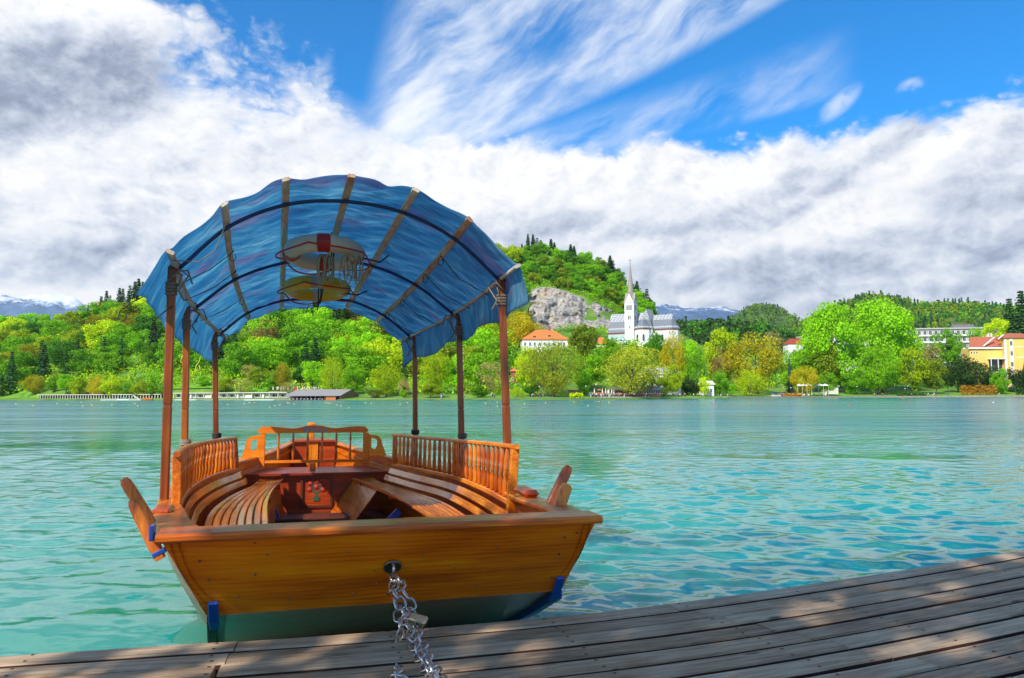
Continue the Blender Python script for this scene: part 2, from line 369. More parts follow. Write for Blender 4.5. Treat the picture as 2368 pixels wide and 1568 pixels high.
def water_mat():
    m, b = newmat('lake_water'); nt = m.node_tree
    g = nt.nodes.new('ShaderNodeNewGeometry'); pos = g.outputs['Position']
    ln = nt.nodes.new('ShaderNodeVectorMath'); ln.operation = 'LENGTH'; nt.links.new(pos, ln.inputs[0]); dist = X(ln.outputs['Value'])
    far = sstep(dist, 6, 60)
    near = 1.0 - sstep(dist, 4, 22)
    at = nt.nodes.new('ShaderNodeAttribute'); at.attribute_name = 'ruffle'
    calm = sstep(nz(mapping(pos, scale=(.35, 1, 1)), .035, 3, .5), .42, .60)
    a = nz(mapping(pos, scale=(.55, 1.0, 1)), 5.2, 4, .55, .3); c = nz(mapping(pos, scale=(.5, 1.0, 1)), .95, 5, .6, .2); d_ = nz(mapping(pos, scale=(.4, 1., 1)), .25, 4, .55)
    e_ = nz(mapping(pos, scale=(.5, 1.0, 1)), 2.6, 4, .6, .2)
    h = a * .012 * near + e_ * .060 * sstep(dist, 4, 14) + c * .26 * (far * .92 + .08) + d_ * .8 * far
    h = h * (calm * .70 + .30) * X(at.outputs['Fac'])
    bn = nt.nodes.new('ShaderNodeBump'); bn.inputs['Strength'].default_value = 1.; bn.inputs['Distance'].default_value = 1.
    nt.links.new(h.s, bn.inputs['Height']); nt.links.new(bn.outputs[0], b.inputs['Normal'])
    deep = nz(pos, .12, 2, .5)
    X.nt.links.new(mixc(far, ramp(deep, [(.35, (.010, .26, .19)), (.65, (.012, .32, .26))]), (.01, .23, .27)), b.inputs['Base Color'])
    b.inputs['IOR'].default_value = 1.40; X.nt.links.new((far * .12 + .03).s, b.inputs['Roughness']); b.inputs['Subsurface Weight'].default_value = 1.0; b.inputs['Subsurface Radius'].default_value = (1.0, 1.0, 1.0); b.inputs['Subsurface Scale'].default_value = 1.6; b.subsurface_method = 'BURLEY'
    b.inputs['Specular IOR Level'].default_value = .62
water_mat()

# ---------------------------------------------------------------- mesh helpers
def link(o): scene.collection.objects.link(o); return o
def tag(o, label=None, cat=None, group=None, kind=None):
    if label: o['label'] = label
    if cat: o['category'] = cat
    if group: o['group'] = group
    if kind: o['kind'] = kind
    return o
def empty(name, loc=(0, 0, 0), rz=0.0, label=None, cat=None, group=None, scale=None):
    o = link(bpy.data.objects.new(name, None)); o.location = loc; o.rotation_euler = (0, 0, rz); o.empty_display_size = .2
    if scale is not None: o.scale = scale
    return tag(o, label, cat, group)
class MB:
    def __init__(s): s.v = []; s.f = []; s.mi = []; s.m = 0; s.sm = []; s.smooth = False
    def add(s, vs_, fs_):
        o = len(s.v); s.v += [tuple(map(float, p)) for p in vs_]
        for f in fs_: s.f.append(tuple(i + o for i in f)); s.mi.append(s.m); s.sm.append(s.smooth)
    def box(s, x0, x1, y0, y1, z0, z1, M=None, bev=0.0):
        if bev:
            b = bev; P = []
            for z, ins in ((z0, b), (z0 + b, 0), (z1 - b, 0), (z1, b)):
                xa, xb, ya, yb = x0 + ins, x1 - ins, y0 + ins, y1 - ins
                if ins: P.append([(xa, ya, z), (xb, ya, z), (xb, yb, z), (xa, yb, z)])
                else: P.append([(xa + b, ya, z), (xb - b, ya, z), (xb, ya + b, z), (xb, yb - b, z), (xb - b, yb, z), (xa + b, yb, z), (xa, yb - b, z), (xa, ya + b, z)])
            V = P[0] + P[1] + P[2] + P[3]
            Fc = [(3, 2, 1, 0), (20, 21, 22, 23)]
            for k in range(8): Fc.append((4 + k, 4 + (k + 1) % 8, 12 + (k + 1) % 8, 12 + k))
            q = [(0, 1, 4, 5), (1, 2, 6, 7), (2, 3, 8, 9), (3, 0, 10, 11)]
            for k in range(4):
                a, b2 = k, (k + 1) % 4; e0, e1 = 4 + 2 * k, 4 + 2 * k + 1; nx = 4 + (2 * k + 2) % 8
                Fc.append((a, b2, e1, e0)); Fc.append((b2, nx, e1))
                t0, t1 = 20 + k, 20 + (k + 1) % 4; g0, g1 = 12 + 2 * k, 12 + 2 * k + 1; gn = 12 + (2 * k + 2) % 8
                Fc.append((g0, g1, t1, t0)); Fc.append((g1, gn, t1))
        else:
            V = [(x0, y0, z0), (x1, y0, z0), (x1, y1, z0), (x0, y1, z0), (x0, y0, z1), (x1, y0, z1), (x1, y1, z1), (x0, y1, z1)]
            Fc = [(3, 2, 1, 0), (4, 5, 6, 7), (0, 1, 5, 4), (1, 2, 6, 5), (2, 3, 7, 6), (3, 0, 4, 7)]
        if M is not None: V = [tuple(M @ Vector(p)) for p in V]
        s.add(V, Fc)
    def tube(s, pts, r, n=8, cap=True, closed=False):
        pts = [Vector(p) for p in pts]; N = len(pts)
        rs = r if hasattr(r, '__len__') else [r] * N
        t0 = (pts[1] - pts[0]).normalized(); up = Vector((0, 0, 1)) if abs(t0.z) < .9 else Vector((1, 0, 0))
        side = t0.cross(up).normalized(); V = []
        for i, p in enumerate(pts):
            a = pts[i - 1] if (i > 0 or closed) else p; b = pts[(i + 1) % N] if (i < N - 1 or closed) else p
            t = (b - a).normalized() if (b - a).length > 1e-9 else t0
            side = (side - t * side.dot(t)).normalized(); u = side.cross(t)
            for k in range(n):
                an = 2 * math.pi * k / n; V.append(p + (side * math.cos(an) + u * math.sin(an)) * rs[i])
        Fc = []
        for i in range(N if closed else N - 1):
            j = (i + 1) % N
            for k in range(n): Fc.append((i * n + k, i * n + (k + 1) % n, j * n + (k + 1) % n, j * n + k))
        if cap and not closed: Fc.append(tuple(range(n))[::-1]); Fc.append(tuple((N - 1) * n + k for k in range(n)))
        o = s.smooth; s.smooth = True; s.add(V, Fc); s.smooth = o
    def sweep(s, frames, prof, cap=True):
        """frames: (origin, axis a, axis b); prof: (a, b) pairs, closed"""
        n = len(prof); V = []
        for o, a, b in frames:
            for p, q in prof: V.append(tuple(o[i] + a[i] * p + b[i] * q for i in range(3)))
        Fc = []
        for i in range(len(frames) - 1):
            for k in range(n): Fc.append((i * n + k, i * n + (k + 1) % n, (i + 1) * n + (k + 1) % n, (i + 1) * n + k))
        if cap: Fc.append(tuple(range(n))[::-1]); Fc.append(tuple((len(frames) - 1) * n + k for k in range(n)))
        s.add(V, Fc)
    def lathe(s, prof, o=(0, 0, 0), n=10, ax=None):
        """prof (r, z) along +z or along ax"""
        a = Vector(ax).normalized() if ax is not None else Vector((0, 0, 1))
        x = a.orthogonal().normalized(); y = a.cross(x); O = Vector(o); V = []
        for r, z in prof:
            for k in range(n):
                t = 2 * math.pi * k / n; V.append(O + a * z + (x * math.cos(t) + y * math.sin(t)) * max(r, 1e-4))
        Fc = [(i * n + k, i * n + (k + 1) % n, (i + 1) * n + (k + 1) % n, (i + 1) * n + k) for i in range(len(prof) - 1) for k in range(n)]
        Fc += [tuple(range(n))[::-1], tuple((len(prof) - 1) * n + k for k in range(n))]
        sm = s.smooth; s.smooth = True; s.add(V, Fc); s.smooth = sm
    def prism(s, poly, h, M):
        """poly (x, y) extruded 0..h, placed with M"""
        n = len(poly); V = [M @ Vector((x, y, 0)) for x, y in poly] + [M @ Vector((x, y, h)) for x, y in poly]
        s.add(V, [tuple(range(n))[::-1], tuple(range(n, 2 * n))] + [(k, (k + 1) % n, n + (k + 1) % n, n + k) for k in range(n)])
    def grid(s, G):
        """G[i][j] points"""
        a, b = len(G), len(G[0]); V = [p for r in G for p in r]
        sm = s.smooth; s.smooth = True
        s.add(V, [(i * b + j, i * b + j + 1, (i + 1) * b + j + 1, (i + 1) * b + j) for i in range(a - 1) for j in range(b - 1)]); s.smooth = sm
    def build(s, name, mats, parent=None, label=None):
        me = bpy.data.meshes.new(name); me.from_pydata(s.v, [], s.f)
        for m in (mats if isinstance(mats, (list, tuple)) else [mats]): me.materials.append(MATS[m])
        me.polygons.foreach_set('material_index', s.mi); me.polygons.foreach_set('use_smooth', s.sm); me.update()
        o = link(bpy.data.objects.new(name, me)); o.parent = parent
        if label: o['label'] = label
        return o
def np_mesh(name, V, Fq, mats, smooth=False, mi=None):
    me = bpy.data.meshes.new(name); V = np.asarray(V, np.float32); Fq = np.asarray(Fq, np.int32); k = Fq.shape[1]
    me.vertices.add(len(V)); me.vertices.foreach_set('co', V.ravel())
    me.loops.add(Fq.size); me.loops.foreach_set('vertex_index', Fq.ravel())
    me.polygons.add(len(Fq)); me.polygons.foreach_set('loop_start', np.arange(len(Fq), dtype=np.int32) * k)
    me.polygons.foreach_set('loop_total', np.full(len(Fq), k, np.int32))
    for m in (mats if isinstance(mats, (list, tuple)) else [mats]): me.materials.append(MATS[m])
    if mi is not None: me.polygons.foreach_set('material_index', mi)
    me.polygons.foreach_set('use_smooth', np.full(len(Fq), smooth)); me.update(calc_edges=True)
    return me
def herm(xs, ys):
    xs = np.array(xs, float); ys = np.array(ys, float)
    d = np.diff(ys) / np.diff(xs); m = np.empty_like(ys); m[0] = d[0]; m[-1] = d[-1]
    m[1:-1] = (d[:-1] + d[1:]) / 2
    def f(x):
        x = np.clip(x, xs[0], xs[-1]); i = np.clip(np.searchsorted(xs, x) - 1, 0, len(xs) - 2)
        h = xs[i + 1] - xs[i]; t = (x - xs[i]) / h
        return ((2*t**3-3*t**2+1)*ys[i] + (t**3-2*t**2+t)*h*m[i] + (-2*t**3+3*t**2)*ys[i+1] + (t**3-t**2)*h*m[i+1])
    return f
def ray(x, y): return FW + RT * (x - CXP) / F_PX - UP * (y - CYP) / F_PX
def at_z(x, y, z): d = ray(x, y); return Vector(CAM + d * (z - ZC) / d[2])
def at_y(x, y, Y): d = ray(x, y); return Vector(CAM + d * Y / d[1])
# ---------------------------------------------------------------- jetty of weathered planks
DZ = .60
DE = [(-12, .55), (-6, 1.78), (-3.2, 2.42), (-1.797, 2.698), (-1.49, 2.762), (-1.065, 2.845), (-.45, 2.985), (.152, 3.145), (.671, 3.335), (1.278, 3.60), (2.08, 3.985), (2.989, 4.456), (6, 6.15), (14, 10.8)]
def dock_curve():
    f = herm([p[0] for p in DE], [p[1] for p in DE]); xs = np.linspace(-12, 14, 900); ys = np.array([float(f(x)) for x in xs])
    k = np.ones(31) / 31; ys = np.convolve(np.pad(ys, 15, mode='edge'), k, 'valid'); ys[:20] = [float(f(x)) for x in xs[:20]]
    return xs, ys
DX, DY = dock_curve(); ds = np.hypot(np.diff(DX), np.diff(DY)); DS = np.concatenate([[0], np.cumsum(ds)])
tx, ty = np.gradient(DX, DS), np.gradient(DY, DS); tl = np.hypot(tx, ty); tx, ty = tx / tl, ty / tl
k = np.ones(61) / 61; tx = np.convolve(np.pad(tx, 30, mode='edge'), k, 'valid'); ty = np.convolve(np.pad(ty, 30, mode='edge'), k, 'valid'); NXd, NYd = ty, -tx      # towards the camera
def s_of(x): return float(np.interp(x, DX, DS))
jt = empty('jetty', (0, 0, 0), 0, 'weathered grey plank jetty curving across the foreground', 'jetty')
PITCHW, PW = .128, .104
def plank(r, s0, s1, rs_):
    ss = np.arange(s0, s1, .14).tolist(); ss = ss + ([s1] if s1 - ss[-1] > .02 else [])
    V, uv = [], []; b = .006; o0 = .004 + r * PITCHW + (.006 * math.sin(r * 2.1) if r else 0); o1 = o0 + PW + rs_.uniform(-.001, .001); dz = rs_.uniform(-.002, .0015); ph = rs_.random() * 9
    prof = [(o0, -.038), (o0, -b), (o0 + b, 0), (o0 + PW * .5, .0006), (o1 - b, 0), (o1, -b), (o1, -.038)]
    if r == 0: prof[1] = (o0, -.012); prof[2] = (o0 + .012, 0)
    for s in ss:
        x, y, nx, ny = (np.interp(s, DS, q) for q in (DX, DY, NXd, NYd)); w = .0014 * math.sin(s * 5 + ph) + .001 * math.sin(s * 17 + ph)
        for o_, z in prof: V.append((x + nx * (o_ + w), y + ny * (o_ + w), DZ + z + dz)); uv.append((s, o_ + (z < -.01) * .4, 0))
    n = len(prof); F_ = [(i * n + k_, i * n + k_ + 1, (i + 1) * n + k_ + 1, (i + 1) * n + k_) for i in range(len(ss) - 1) for k_ in range(n - 1)]
    F_ += [tuple(range(n))[::-1], tuple((len(ss) - 1) * n + k_ for k_ in range(n))]
    nf = len(F_)
    for q_ in range(int(s0 / .62), int(s1 / .62) + 1):       # nail heads over the joists, in pairs
        for dd in (.022, PW - .022):
            s = q_ * .62 + rs_.uniform(-.012, .012)
            if not s0 + .02 < s < s1 - .02: continue
            x, y, nx, ny = (np.interp(s, DS, q) for q in (DX, DY, NXd, NYd)); o_ = o0 + dd + rs_.uniform(-.004, .004); b0 = len(V)
            for k_ in range(6): V.append((x + nx * o_ + .0065 * math.cos(k_ * 1.047), y + ny * o_ + .0065 * math.sin(k_ * 1.047), DZ + dz + .0016)); uv.append((s, o_, 0))
            F_.append(tuple(range(b0, b0 + 6)))
    me = bpy.data.meshes.new('plank'); me.from_pydata(V, [], F_); me.materials.append(MATS['weathered_plank']); me.materials.append(MATS['plank_edge'])
    me.polygons.foreach_set('material_index', [1 if (j >= nf or (j < (len(ss) - 1) * (n - 1) and j % (n - 1) in (0, n - 2))) else 0 for j in range(len(F_))])
    at = me.attributes.new('along', 'FLOAT_VECTOR', 'POINT'); at.data.foreach_set('vector', np.array(uv, np.float32).ravel()); me.update()
    o = link(bpy.data.objects.new('plank', me)); o.parent = jt
rp = random.Random(5)
for r_ in range(30):
    cuts = [s_of(-9), s_of(-1.02 - r_ * .01), s_of(.66 + r_ * .052), s_of(9)]
    for a, b in zip(cuts[:-1], cuts[1:]): plank(r_, a + .0015, b - .0015, rp)
m = MB()
for o0, o1, zt, zb in ((.03, .13, -.05, -.20), (.9, 1.0, -.05, -.20), (2.2, 2.3, -.05, -.2)):
    m.sweep([((np.interp(s, DS, DX), np.interp(s, DS, DY), DZ), (np.interp(s, DS, NXd), np.interp(s, DS, NYd), 0), (0, 0, 1)) for s in np.linspace(s_of(-9), s_of(9), 90)], [(o0, zt), (o0, zb), (o1, zb), (o1, zt)])
m.build('stringer', 'bark', jt)
for x in (-7, -4.5, -2.2, 0.1, 2.3, 4.6, 7):
    for o_ in (.16, 1.6, 2.9):
        s = s_of(x); m = MB(); px_, py_ = np.interp(s, DS, DX) + o_ * np.interp(s, DS, NXd), np.interp(s, DS, DY) + o_ * np.interp(s, DS, NYd)
        m.tube([(px_, py_, -1.2), (px_, py_, DZ - .045)], .07, 10); m.build('pile', 'bark', jt)
m = MB(); A = [[(x, float(np.interp(x, DX, DY)) - 3.95 - d, z) for x in np.linspace(-9, 9, 25)] for d, z in ((-.35, -.6), (-.1, .30), (.4, .52), (2, .60), (8, .8), (20, 1.2))]
m.grid(A[::-1]); near_bank = m.build('near_bank', 'lawn'); tag(near_bank, kind='structure')
# ---------------------------------------------------------------- the wooden lake boat (local x = across, y = towards the bow, z = up)
BO = (-.481, 3.0972, -.0077); BYAW = math.radians(16.4); BHEEL = math.radians(.5)
boat = empty('wooden_boat', BO, 0, 'varnished wooden passenger boat with blue canopy moored stern-first at the jetty', 'boat')
BM = Matrix.Translation(BO) @ Matrix.Rotation(BYAW, 4, 'Z') @ Matrix.Rotation(BHEEL, 4, 'Y')
boat.matrix_world = BM
def BW(x, y, z): return BM @ Vector((x, y, z))
uG = [0, .75, 1.4, 2.1, 2.8, 3.8, 5.3, 6.3, 7.3, 8.4]
GL = herm(uG, [-.875, -1.03, -1.13, -1.22, -1.29, -1.32, -1.15, -.86, -.61, -.37]); GR = herm(uG, [.875, 1.05, 1.13, 1.18, 1.22, 1.20, .97, .67, .42, .15])
GZ = herm(uG, [.985, .925, .875, .838, .812, .792, .79, .805, .842, .885])
uC = [.25, 1.0, 1.9, 4, 5.5, 7, 8.3]
CL = herm(uC, [-.71, -.77, -.82, -.95, -.84, -.52, -.26]); CRr = herm(uC, [.79, .87, .92, .95, .68, .33, .06]); CZ = herm(uC, [.61, .31, -.02, -.14, -.12, .06, .52])
def uc(u): return .25 + (u) * (8.3 - .25) / 8.4
def side_pt(u, t, s, inset=0.0):
    g, c = (GL, CL) if s < 0 else (GR, CRr); q = uc(u); zg = float(GZ(u)) - .034
    x = float(g(u)) * (1 - t) + float(c(q)) * t + s * .035 * math.sin(t * math.pi); y = u * (1 - t) + q * t; z = zg * (1 - t) + float(CZ(q)) * t
    return (x - s * inset, y, z)
US = np.linspace(0, 8.4, 60)
def hull():
    m = MB()
    for s in (-1, 1):
        G = [[side_pt(u, t, s, .025) for u in US] for t in np.linspace(0, 1, 7)]; G2 = [[side_pt(u, t, s, .055) for u in US] for t in np.linspace(0, 1, 7)]
        m.grid(G if s > 0 else [r[::-1] for r in G]); m.grid([r[::-1] for r in G2] if s > 0 else G2)
        m.grid([G[0], G2[0]]); m.grid([G[-1], G2[-1]])
    m.build('hull_side', 'varnish_y', boat)
    m = MB(); L_ = [side_pt(u, 1, -1, .0) for u in US]; R_ = [side_pt(u, 1, 1, .0) for u in US]
    A = [[tuple(np.array(l) * (1 - t) + np.array(r) * t) for l, r in zip(L_, R_)] for t in np.linspace(0, 1, 5)]
    B = [[(p[0], p[1], p[2] + .03) for p in r] for r in A]; m.grid(A); m.grid([r[::-1] for r in B])
    n = len(L_); m.sweep([((0, 0, 0), (1, 0, 0), (0, 0, 1))] * 0 + [], [(0, 0)], False) if False else None
    m.add([A[0][0], A[-1][0], B[-1][0], B[0][0]], [(0, 1, 2, 3)]); m.build('hull_bottom', 'hull_grey', boat)
    # bow end board
    m = MB(); a, b, c, d = side_pt(8.4, 0, -1, .02), side_pt(8.4, 0, 1, .02), side_pt(8.4, 1, 1, .02), side_pt(8.4, 1, -1, .02)
    m.add([a, b, c, d] + [(p[0], p[1] + .04, p[2]) for p in (a, b, c, d)], [(0, 1, 2, 3), (7, 6, 5, 4), (0, 4, 5, 1), (1, 5, 6, 2), (2, 6, 7, 3), (3, 7, 4, 0)]); m.build('bow_board', 'varnish_x', boat)
hull()
def transom():
    m = MB(); m.smooth = False; zt = .952; rows = []
    n = 9
    for i in range(n):
        t = i / (n - 1); f = lambda L, q: L + (q - L) * t
        z = f(zt, .612); y = f(.012, .25); xl = f(-.875, -.735); xr = f(.875, .805); rows.append((xl, xr, y, z))
    V = []; K = 14
    for xl, xr, y, z in rows:
        for k in range(K + 1): V.append((xl + (xr - xl) * k / K, y - .010 * math.sin(k / K * math.pi), z))
    off = len(V); V += [(p[0], p[1] + .035, p[2] + .004) for p in V]
    F_ = [(i * (K + 1) + k, (i + 1) * (K + 1) + k, (i + 1) * (K + 1) + k + 1, i * (K + 1) + k + 1) for i in range(n - 1) for k in range(K)]
    F_ += [tuple(q + off for q in f)[::-1] for f in F_]
    for i in range(n - 1):
        a, b = i * (K + 1), (i + 1) * (K + 1); F_.append((a, a + off, b + off, b)); F_.append((a + K, b + K, b + K + off, a + K + off))
    b = (n - 1) * (K + 1)
    for k in range(K): F_.append((b + k, b + k + off, b + k + 1 + off, b + k + 1)); F_.append((k, k + 1, k + 1 + off, k + off))
    m.add(V, F_); tr = m.build('transom', 'transom_wood', boat)
    BI = BM.inverted(); o_ = BI @ Vector(CAM); nrm = Vector((0, -.340, -.238)).normalized(); p0 = Vector((0, .012, .952))
    for x, y in ((755, 410), (450, 440), (490, 525), (1240, 480), (1125, 397), (1460, 407), (1790, 375), (2070, 410), (2150, 312), (1690, 550), (1140, 587), (855, 605), (1415, 580), (2035, 515), (2095, 335), (1245, 540), (620, 600), (700, 500), (1900, 470), (1600, 470)):
        d_ = (BI.to_3x3() @ Vector(ray(231.2 + .5125 * x, 1069.1 + .5125 * y))); t_ = (p0 - o_).dot(nrm) / d_.dot(nrm); c_ = o_ + d_ * t_ + nrm * .0085
        n_ = MB(); n_.lathe([(.001, -.004), (.0052, -.004), (.0046, .0016), (.001, .0020)], c_, 8, nrm); n_.build('nail_head', 'dull_steel', tr)
transom()
# stern rail and side rails (rounded planks)
RP = lambda w, h, r=.010: [(-w + r, -h), (w - r, -h), (w, -h + r), (w, h - r), (w - r, h), (-w + r, h), (-w, h - r), (-w, -h + r)]
m = MB(); m.smooth = False
m.sweep([((x, .062, .972), (0, 1, 0), (0, 0, 1)) for x in (-.897, -.887, .05)], RP(.088, .0175)); m.sweep([((x, .062, .974), (0, 1, 0), (0, 0, 1)) for x in (.046, .887, .897)], RP(.089, .0175)); m.build('stern_rail', 'varnish_x', boat)
for s, g in ((-1, GL), (1, GR)):
    m = MB(); fr = []
    for u in np.linspace(.152, 8.35, 70):
        w = .085 if u < 1.5 else .085 - .03 * min(1, (u - 1.5) / 1.0)
        x = float(g(u)) - s * w; d = (float(g(u + .02)) - float(g(u))) / .02; n = Vector((1, -d, 0)).normalized(); fr.append(((x, u, float(GZ(u)) - .016), tuple(n * (w / .085)), (0, 0, 1)))
    m.sweep(fr, RP(.084, .0165)); m.build('side_rail', 'varnish_y', boat)
# rubbing strake lip outside at the left stern corner, blue metal straps and bottom runners
def obox(m, c, ax, ay, az_, hx, hy, hz_):
    M = Matrix((tuple(ax) + (0,), tuple(ay) + (0,), tuple(az_) + (0,), (0, 0, 0, 1))).transposed(); M.translation = Vector(c); m.box(-hx, hx, -hy, hy, -hz_, hz_, M, bev=min(hx, hy, hz_) * .35)
Tn = Vector((0, .25 - .012, -.34)).normalized(); Tf = Vector((0, -Tn.z, Tn.y)) * -1
for x, zc, yc in ((-.705, .635, .222), (.775, .645, .218)):
    m = MB(); obox(m, (x, yc - .012, zc), (1, 0, 0), (0, .82, .57), (0, -.57, .82), .019, .008, .055); obox(m, (x, yc + .045, zc - .065), (1, 0, 0), (0, .75, -.66), (0, .66, .75), .019, .040, .008); m.build('corner_strap', 'blue_paint', boat)
for s, c in ((-1, CL), (1, CRr)):
    m = MB(); m.sweep([((float(c(q)) - s * .0, q, float(CZ(q)) - .016), (1, 0, 0), (0, 0, 1)) for q in np.linspace(.262, 2.6, 18)], RP(.022, .020, .004)); m.build('bottom_runner', 'blue_paint' if s > 0 else 'bark', boat)
m = MB(); m.box(-.958, -.940, .22, .28, .925, .985, bev=.004); m.build('side_block', 'blue_paint', boat)
m = MB(); m.box(1.02, 1.12, 1.50, 1.78, .868, .915, bev=.02); m.build('rail_pad', 'red_varnish_y', boat); m = MB(); m.box(-1.13, -1.03, 1.30, 1.5, .872, .90, bev=.012); m.build('rail_pad', 'red_varnish_y', boat)
# inside end of the stern deck on the right
# oar rests: two stout prongs on either side
def prong(a, b, w, name='oar_rest'):
    m = MB(); a, b = Vector(a), Vector(b); d = (b - a).normalized(); n = Vector((0, 1, 0)); s_ = d.cross(n).normalized(); n = s_.cross(d)
    L = (b - a).length; fr = []
    for t, k in ((0, .82), (.25, 1.0), (.8, 1.0), (.93, .92), (1.0, .6)): fr.append((tuple(a + d * L * t), tuple(s_ * k), tuple(n * k)))
    m.sweep(fr, RP(w, w * .62, w * .3)); m.build(name, 'varnish_z', boat)
prong((-.915, .26, .845), (-1.038, .30, 1.082), .024); prong((-1.03, .78, .90), (-1.168, .80, 1.118), .025)
prong((.965, .75, .885), (1.035, .78, 1.035), .032); prong((1.00, 1.0, .87), (1.15, 1.06, 1.105), .030)
m = MB(); obox(m, (-.922, .265, .872), (.89, 0, .46), (0, 1, 0), (-.46, 0, .89), .027, .018, .010); m.build('oar_rest_band', 'blue_paint', boat)
# posts
POSTS = [((-1.205, 2.3, .80), (-1.215, 2.3, 2.375)), ((1.145, 2.3, .79), (1.075, 2.3, 2.40)), ((-1.275, 3.8, .78), (-1.305, 3.8, 2.27)), ((1.125, 3.8, .78), (1.075, 3.8, 2.29)), ((-1.155, 5.3, .78), (-1.215, 5.3, 2.18)), ((.925, 5.3, .78), (.895, 5.3, 2.20))]
for a, b in POSTS:
    m = MB(); a, b = Vector(a), Vector(b); L = (b - a); fr = []
    for t, k in ((0, 1), (.40, 1.0), (.405, .90), (.412, .90), (.417, 1.0), (.97, .96), (1, .9)): fr.append((tuple(a + L * t), (k, 0, 0), (0, k, 0)))
    m.sweep(fr, RP(.027, .024, .007)); p = m.build('post', 'post_wood', boat)
    m = MB(); c = a + L * .955
    for k in range(4): z = k * .022; m.sweep([(tuple(c + Vector((0, 0, -z - .06))), (1, 0, 0), (0, 1, 0)), (tuple(c + Vector((0, 0, -z - .045))), (1, 0, 0), (0, 1, 0))], RP(.036, .031, .009))
    sx = -1 if a.x < 0 else 1
    m.tube([c + Vector((.03 * sx, -.03, -.05)), c + Vector((-.06 * sx, -.05, .04)), c + Vector((-.10 * sx, .02, .01)), c + Vector((-.05 * sx, -.05, -.10)), c + Vector((-.09 * sx, -.06, -.17))], .007, 6); m.build('tie_strap', 'strap_web', p)
# balustrades
def balustrade(s, us, vt, vb, zt, zb, half):
    T_, B_ = herm(us, vt), herm(us, vb); ZT, ZB = herm(us, zt), herm(us, zb); u0, u1 = us[0], us[-1]
    m = MB()
    def rail(f, z, w, h, a, b):
        fr = []
        for u in np.linspace(a, b, 30):
            d = (float(f(u + .01)) - float(f(u - .01))) / .02; n = Vector((1, -d, 0)).normalized(); fr.append(((float(f(u)), u, float(z(u))), tuple(n), (0, 0, 1)))
        m.sweep(fr, RP(w, h, .007))
    rail(T_, ZT, .021, .016, u0 - .03, u1 + .02); rail(B_, ZB, .017, .020, u0, u1)
    def post(u, w=.024, z0=None):
        a = Vector((float(B_(u)), u, (float(ZB(u)) + .0201) if z0 is None else z0)); b = Vector((float(T_(u)), u, float(ZT(u)) - .0165)); m.sweep([(tuple(a), (1, 0, 0), (0, 1, 0)), (tuple(b), (1, 0, 0), (0, 1, 0))], RP(w, w * .9, .005))
    post(u0 + .02, .028, .70); post(half, .020); post(u1 - .02, .022)
    o = m.build('balustrade', 'varnish_y', boat)
    prof = [(.0085, 0), (.010, .03), (.0135, .12), (.0145, .30), (.0095, .46), (.0135, .48), (.0095, .50), (.0135, .52), (.0095, .54), (.0135, .56), (.010, .59), (.0140, .74), (.0125, .85), (.0085, .97), (.0085, 1.0)]
    for a, b, n in ((u0 + .07, half - .05, 13), (half + .05, u1 - .07, 14)):
        for i in range(n):
            u = a + (b - a) * i / (n - 1); p = Vector((float(B_(u)), u, float(ZB(u)) + .0202)); q = Vector((float(T_(u)), u, float(ZT(u)) - .0162)); L = (q - p)
            k = MB(); k.lathe([(r * 1.45, z * L.length) for r, z in prof], p, 8, L); k.build('spindle', 'varnish_z', o)
    return T_, B_
RT_, RB_ = balustrade(1, [1.9, 2.8, 3.75, 4.5, 5.32], [1.075, 1.078, 1.030, .870, .685], [1.045, 1.078, 1.035, .865, .685], [1.168, 1.138, 1.108, 1.096, 1.085], [.782, .775, .770, .766, .752], 3.70)
LT_, LB_ = balustrade(-1, [2.05, 2.7, 3.5, 4.4, 5.25], [-1.105, -1.150, -1.170, -1.090, -.970], [-1.095, -1.155, -1.185, -1.110, -.945], [1.140, 1.130, 1.110, 1.093, 1.070], [.757, .760, .760, .764, .750], 3.4)
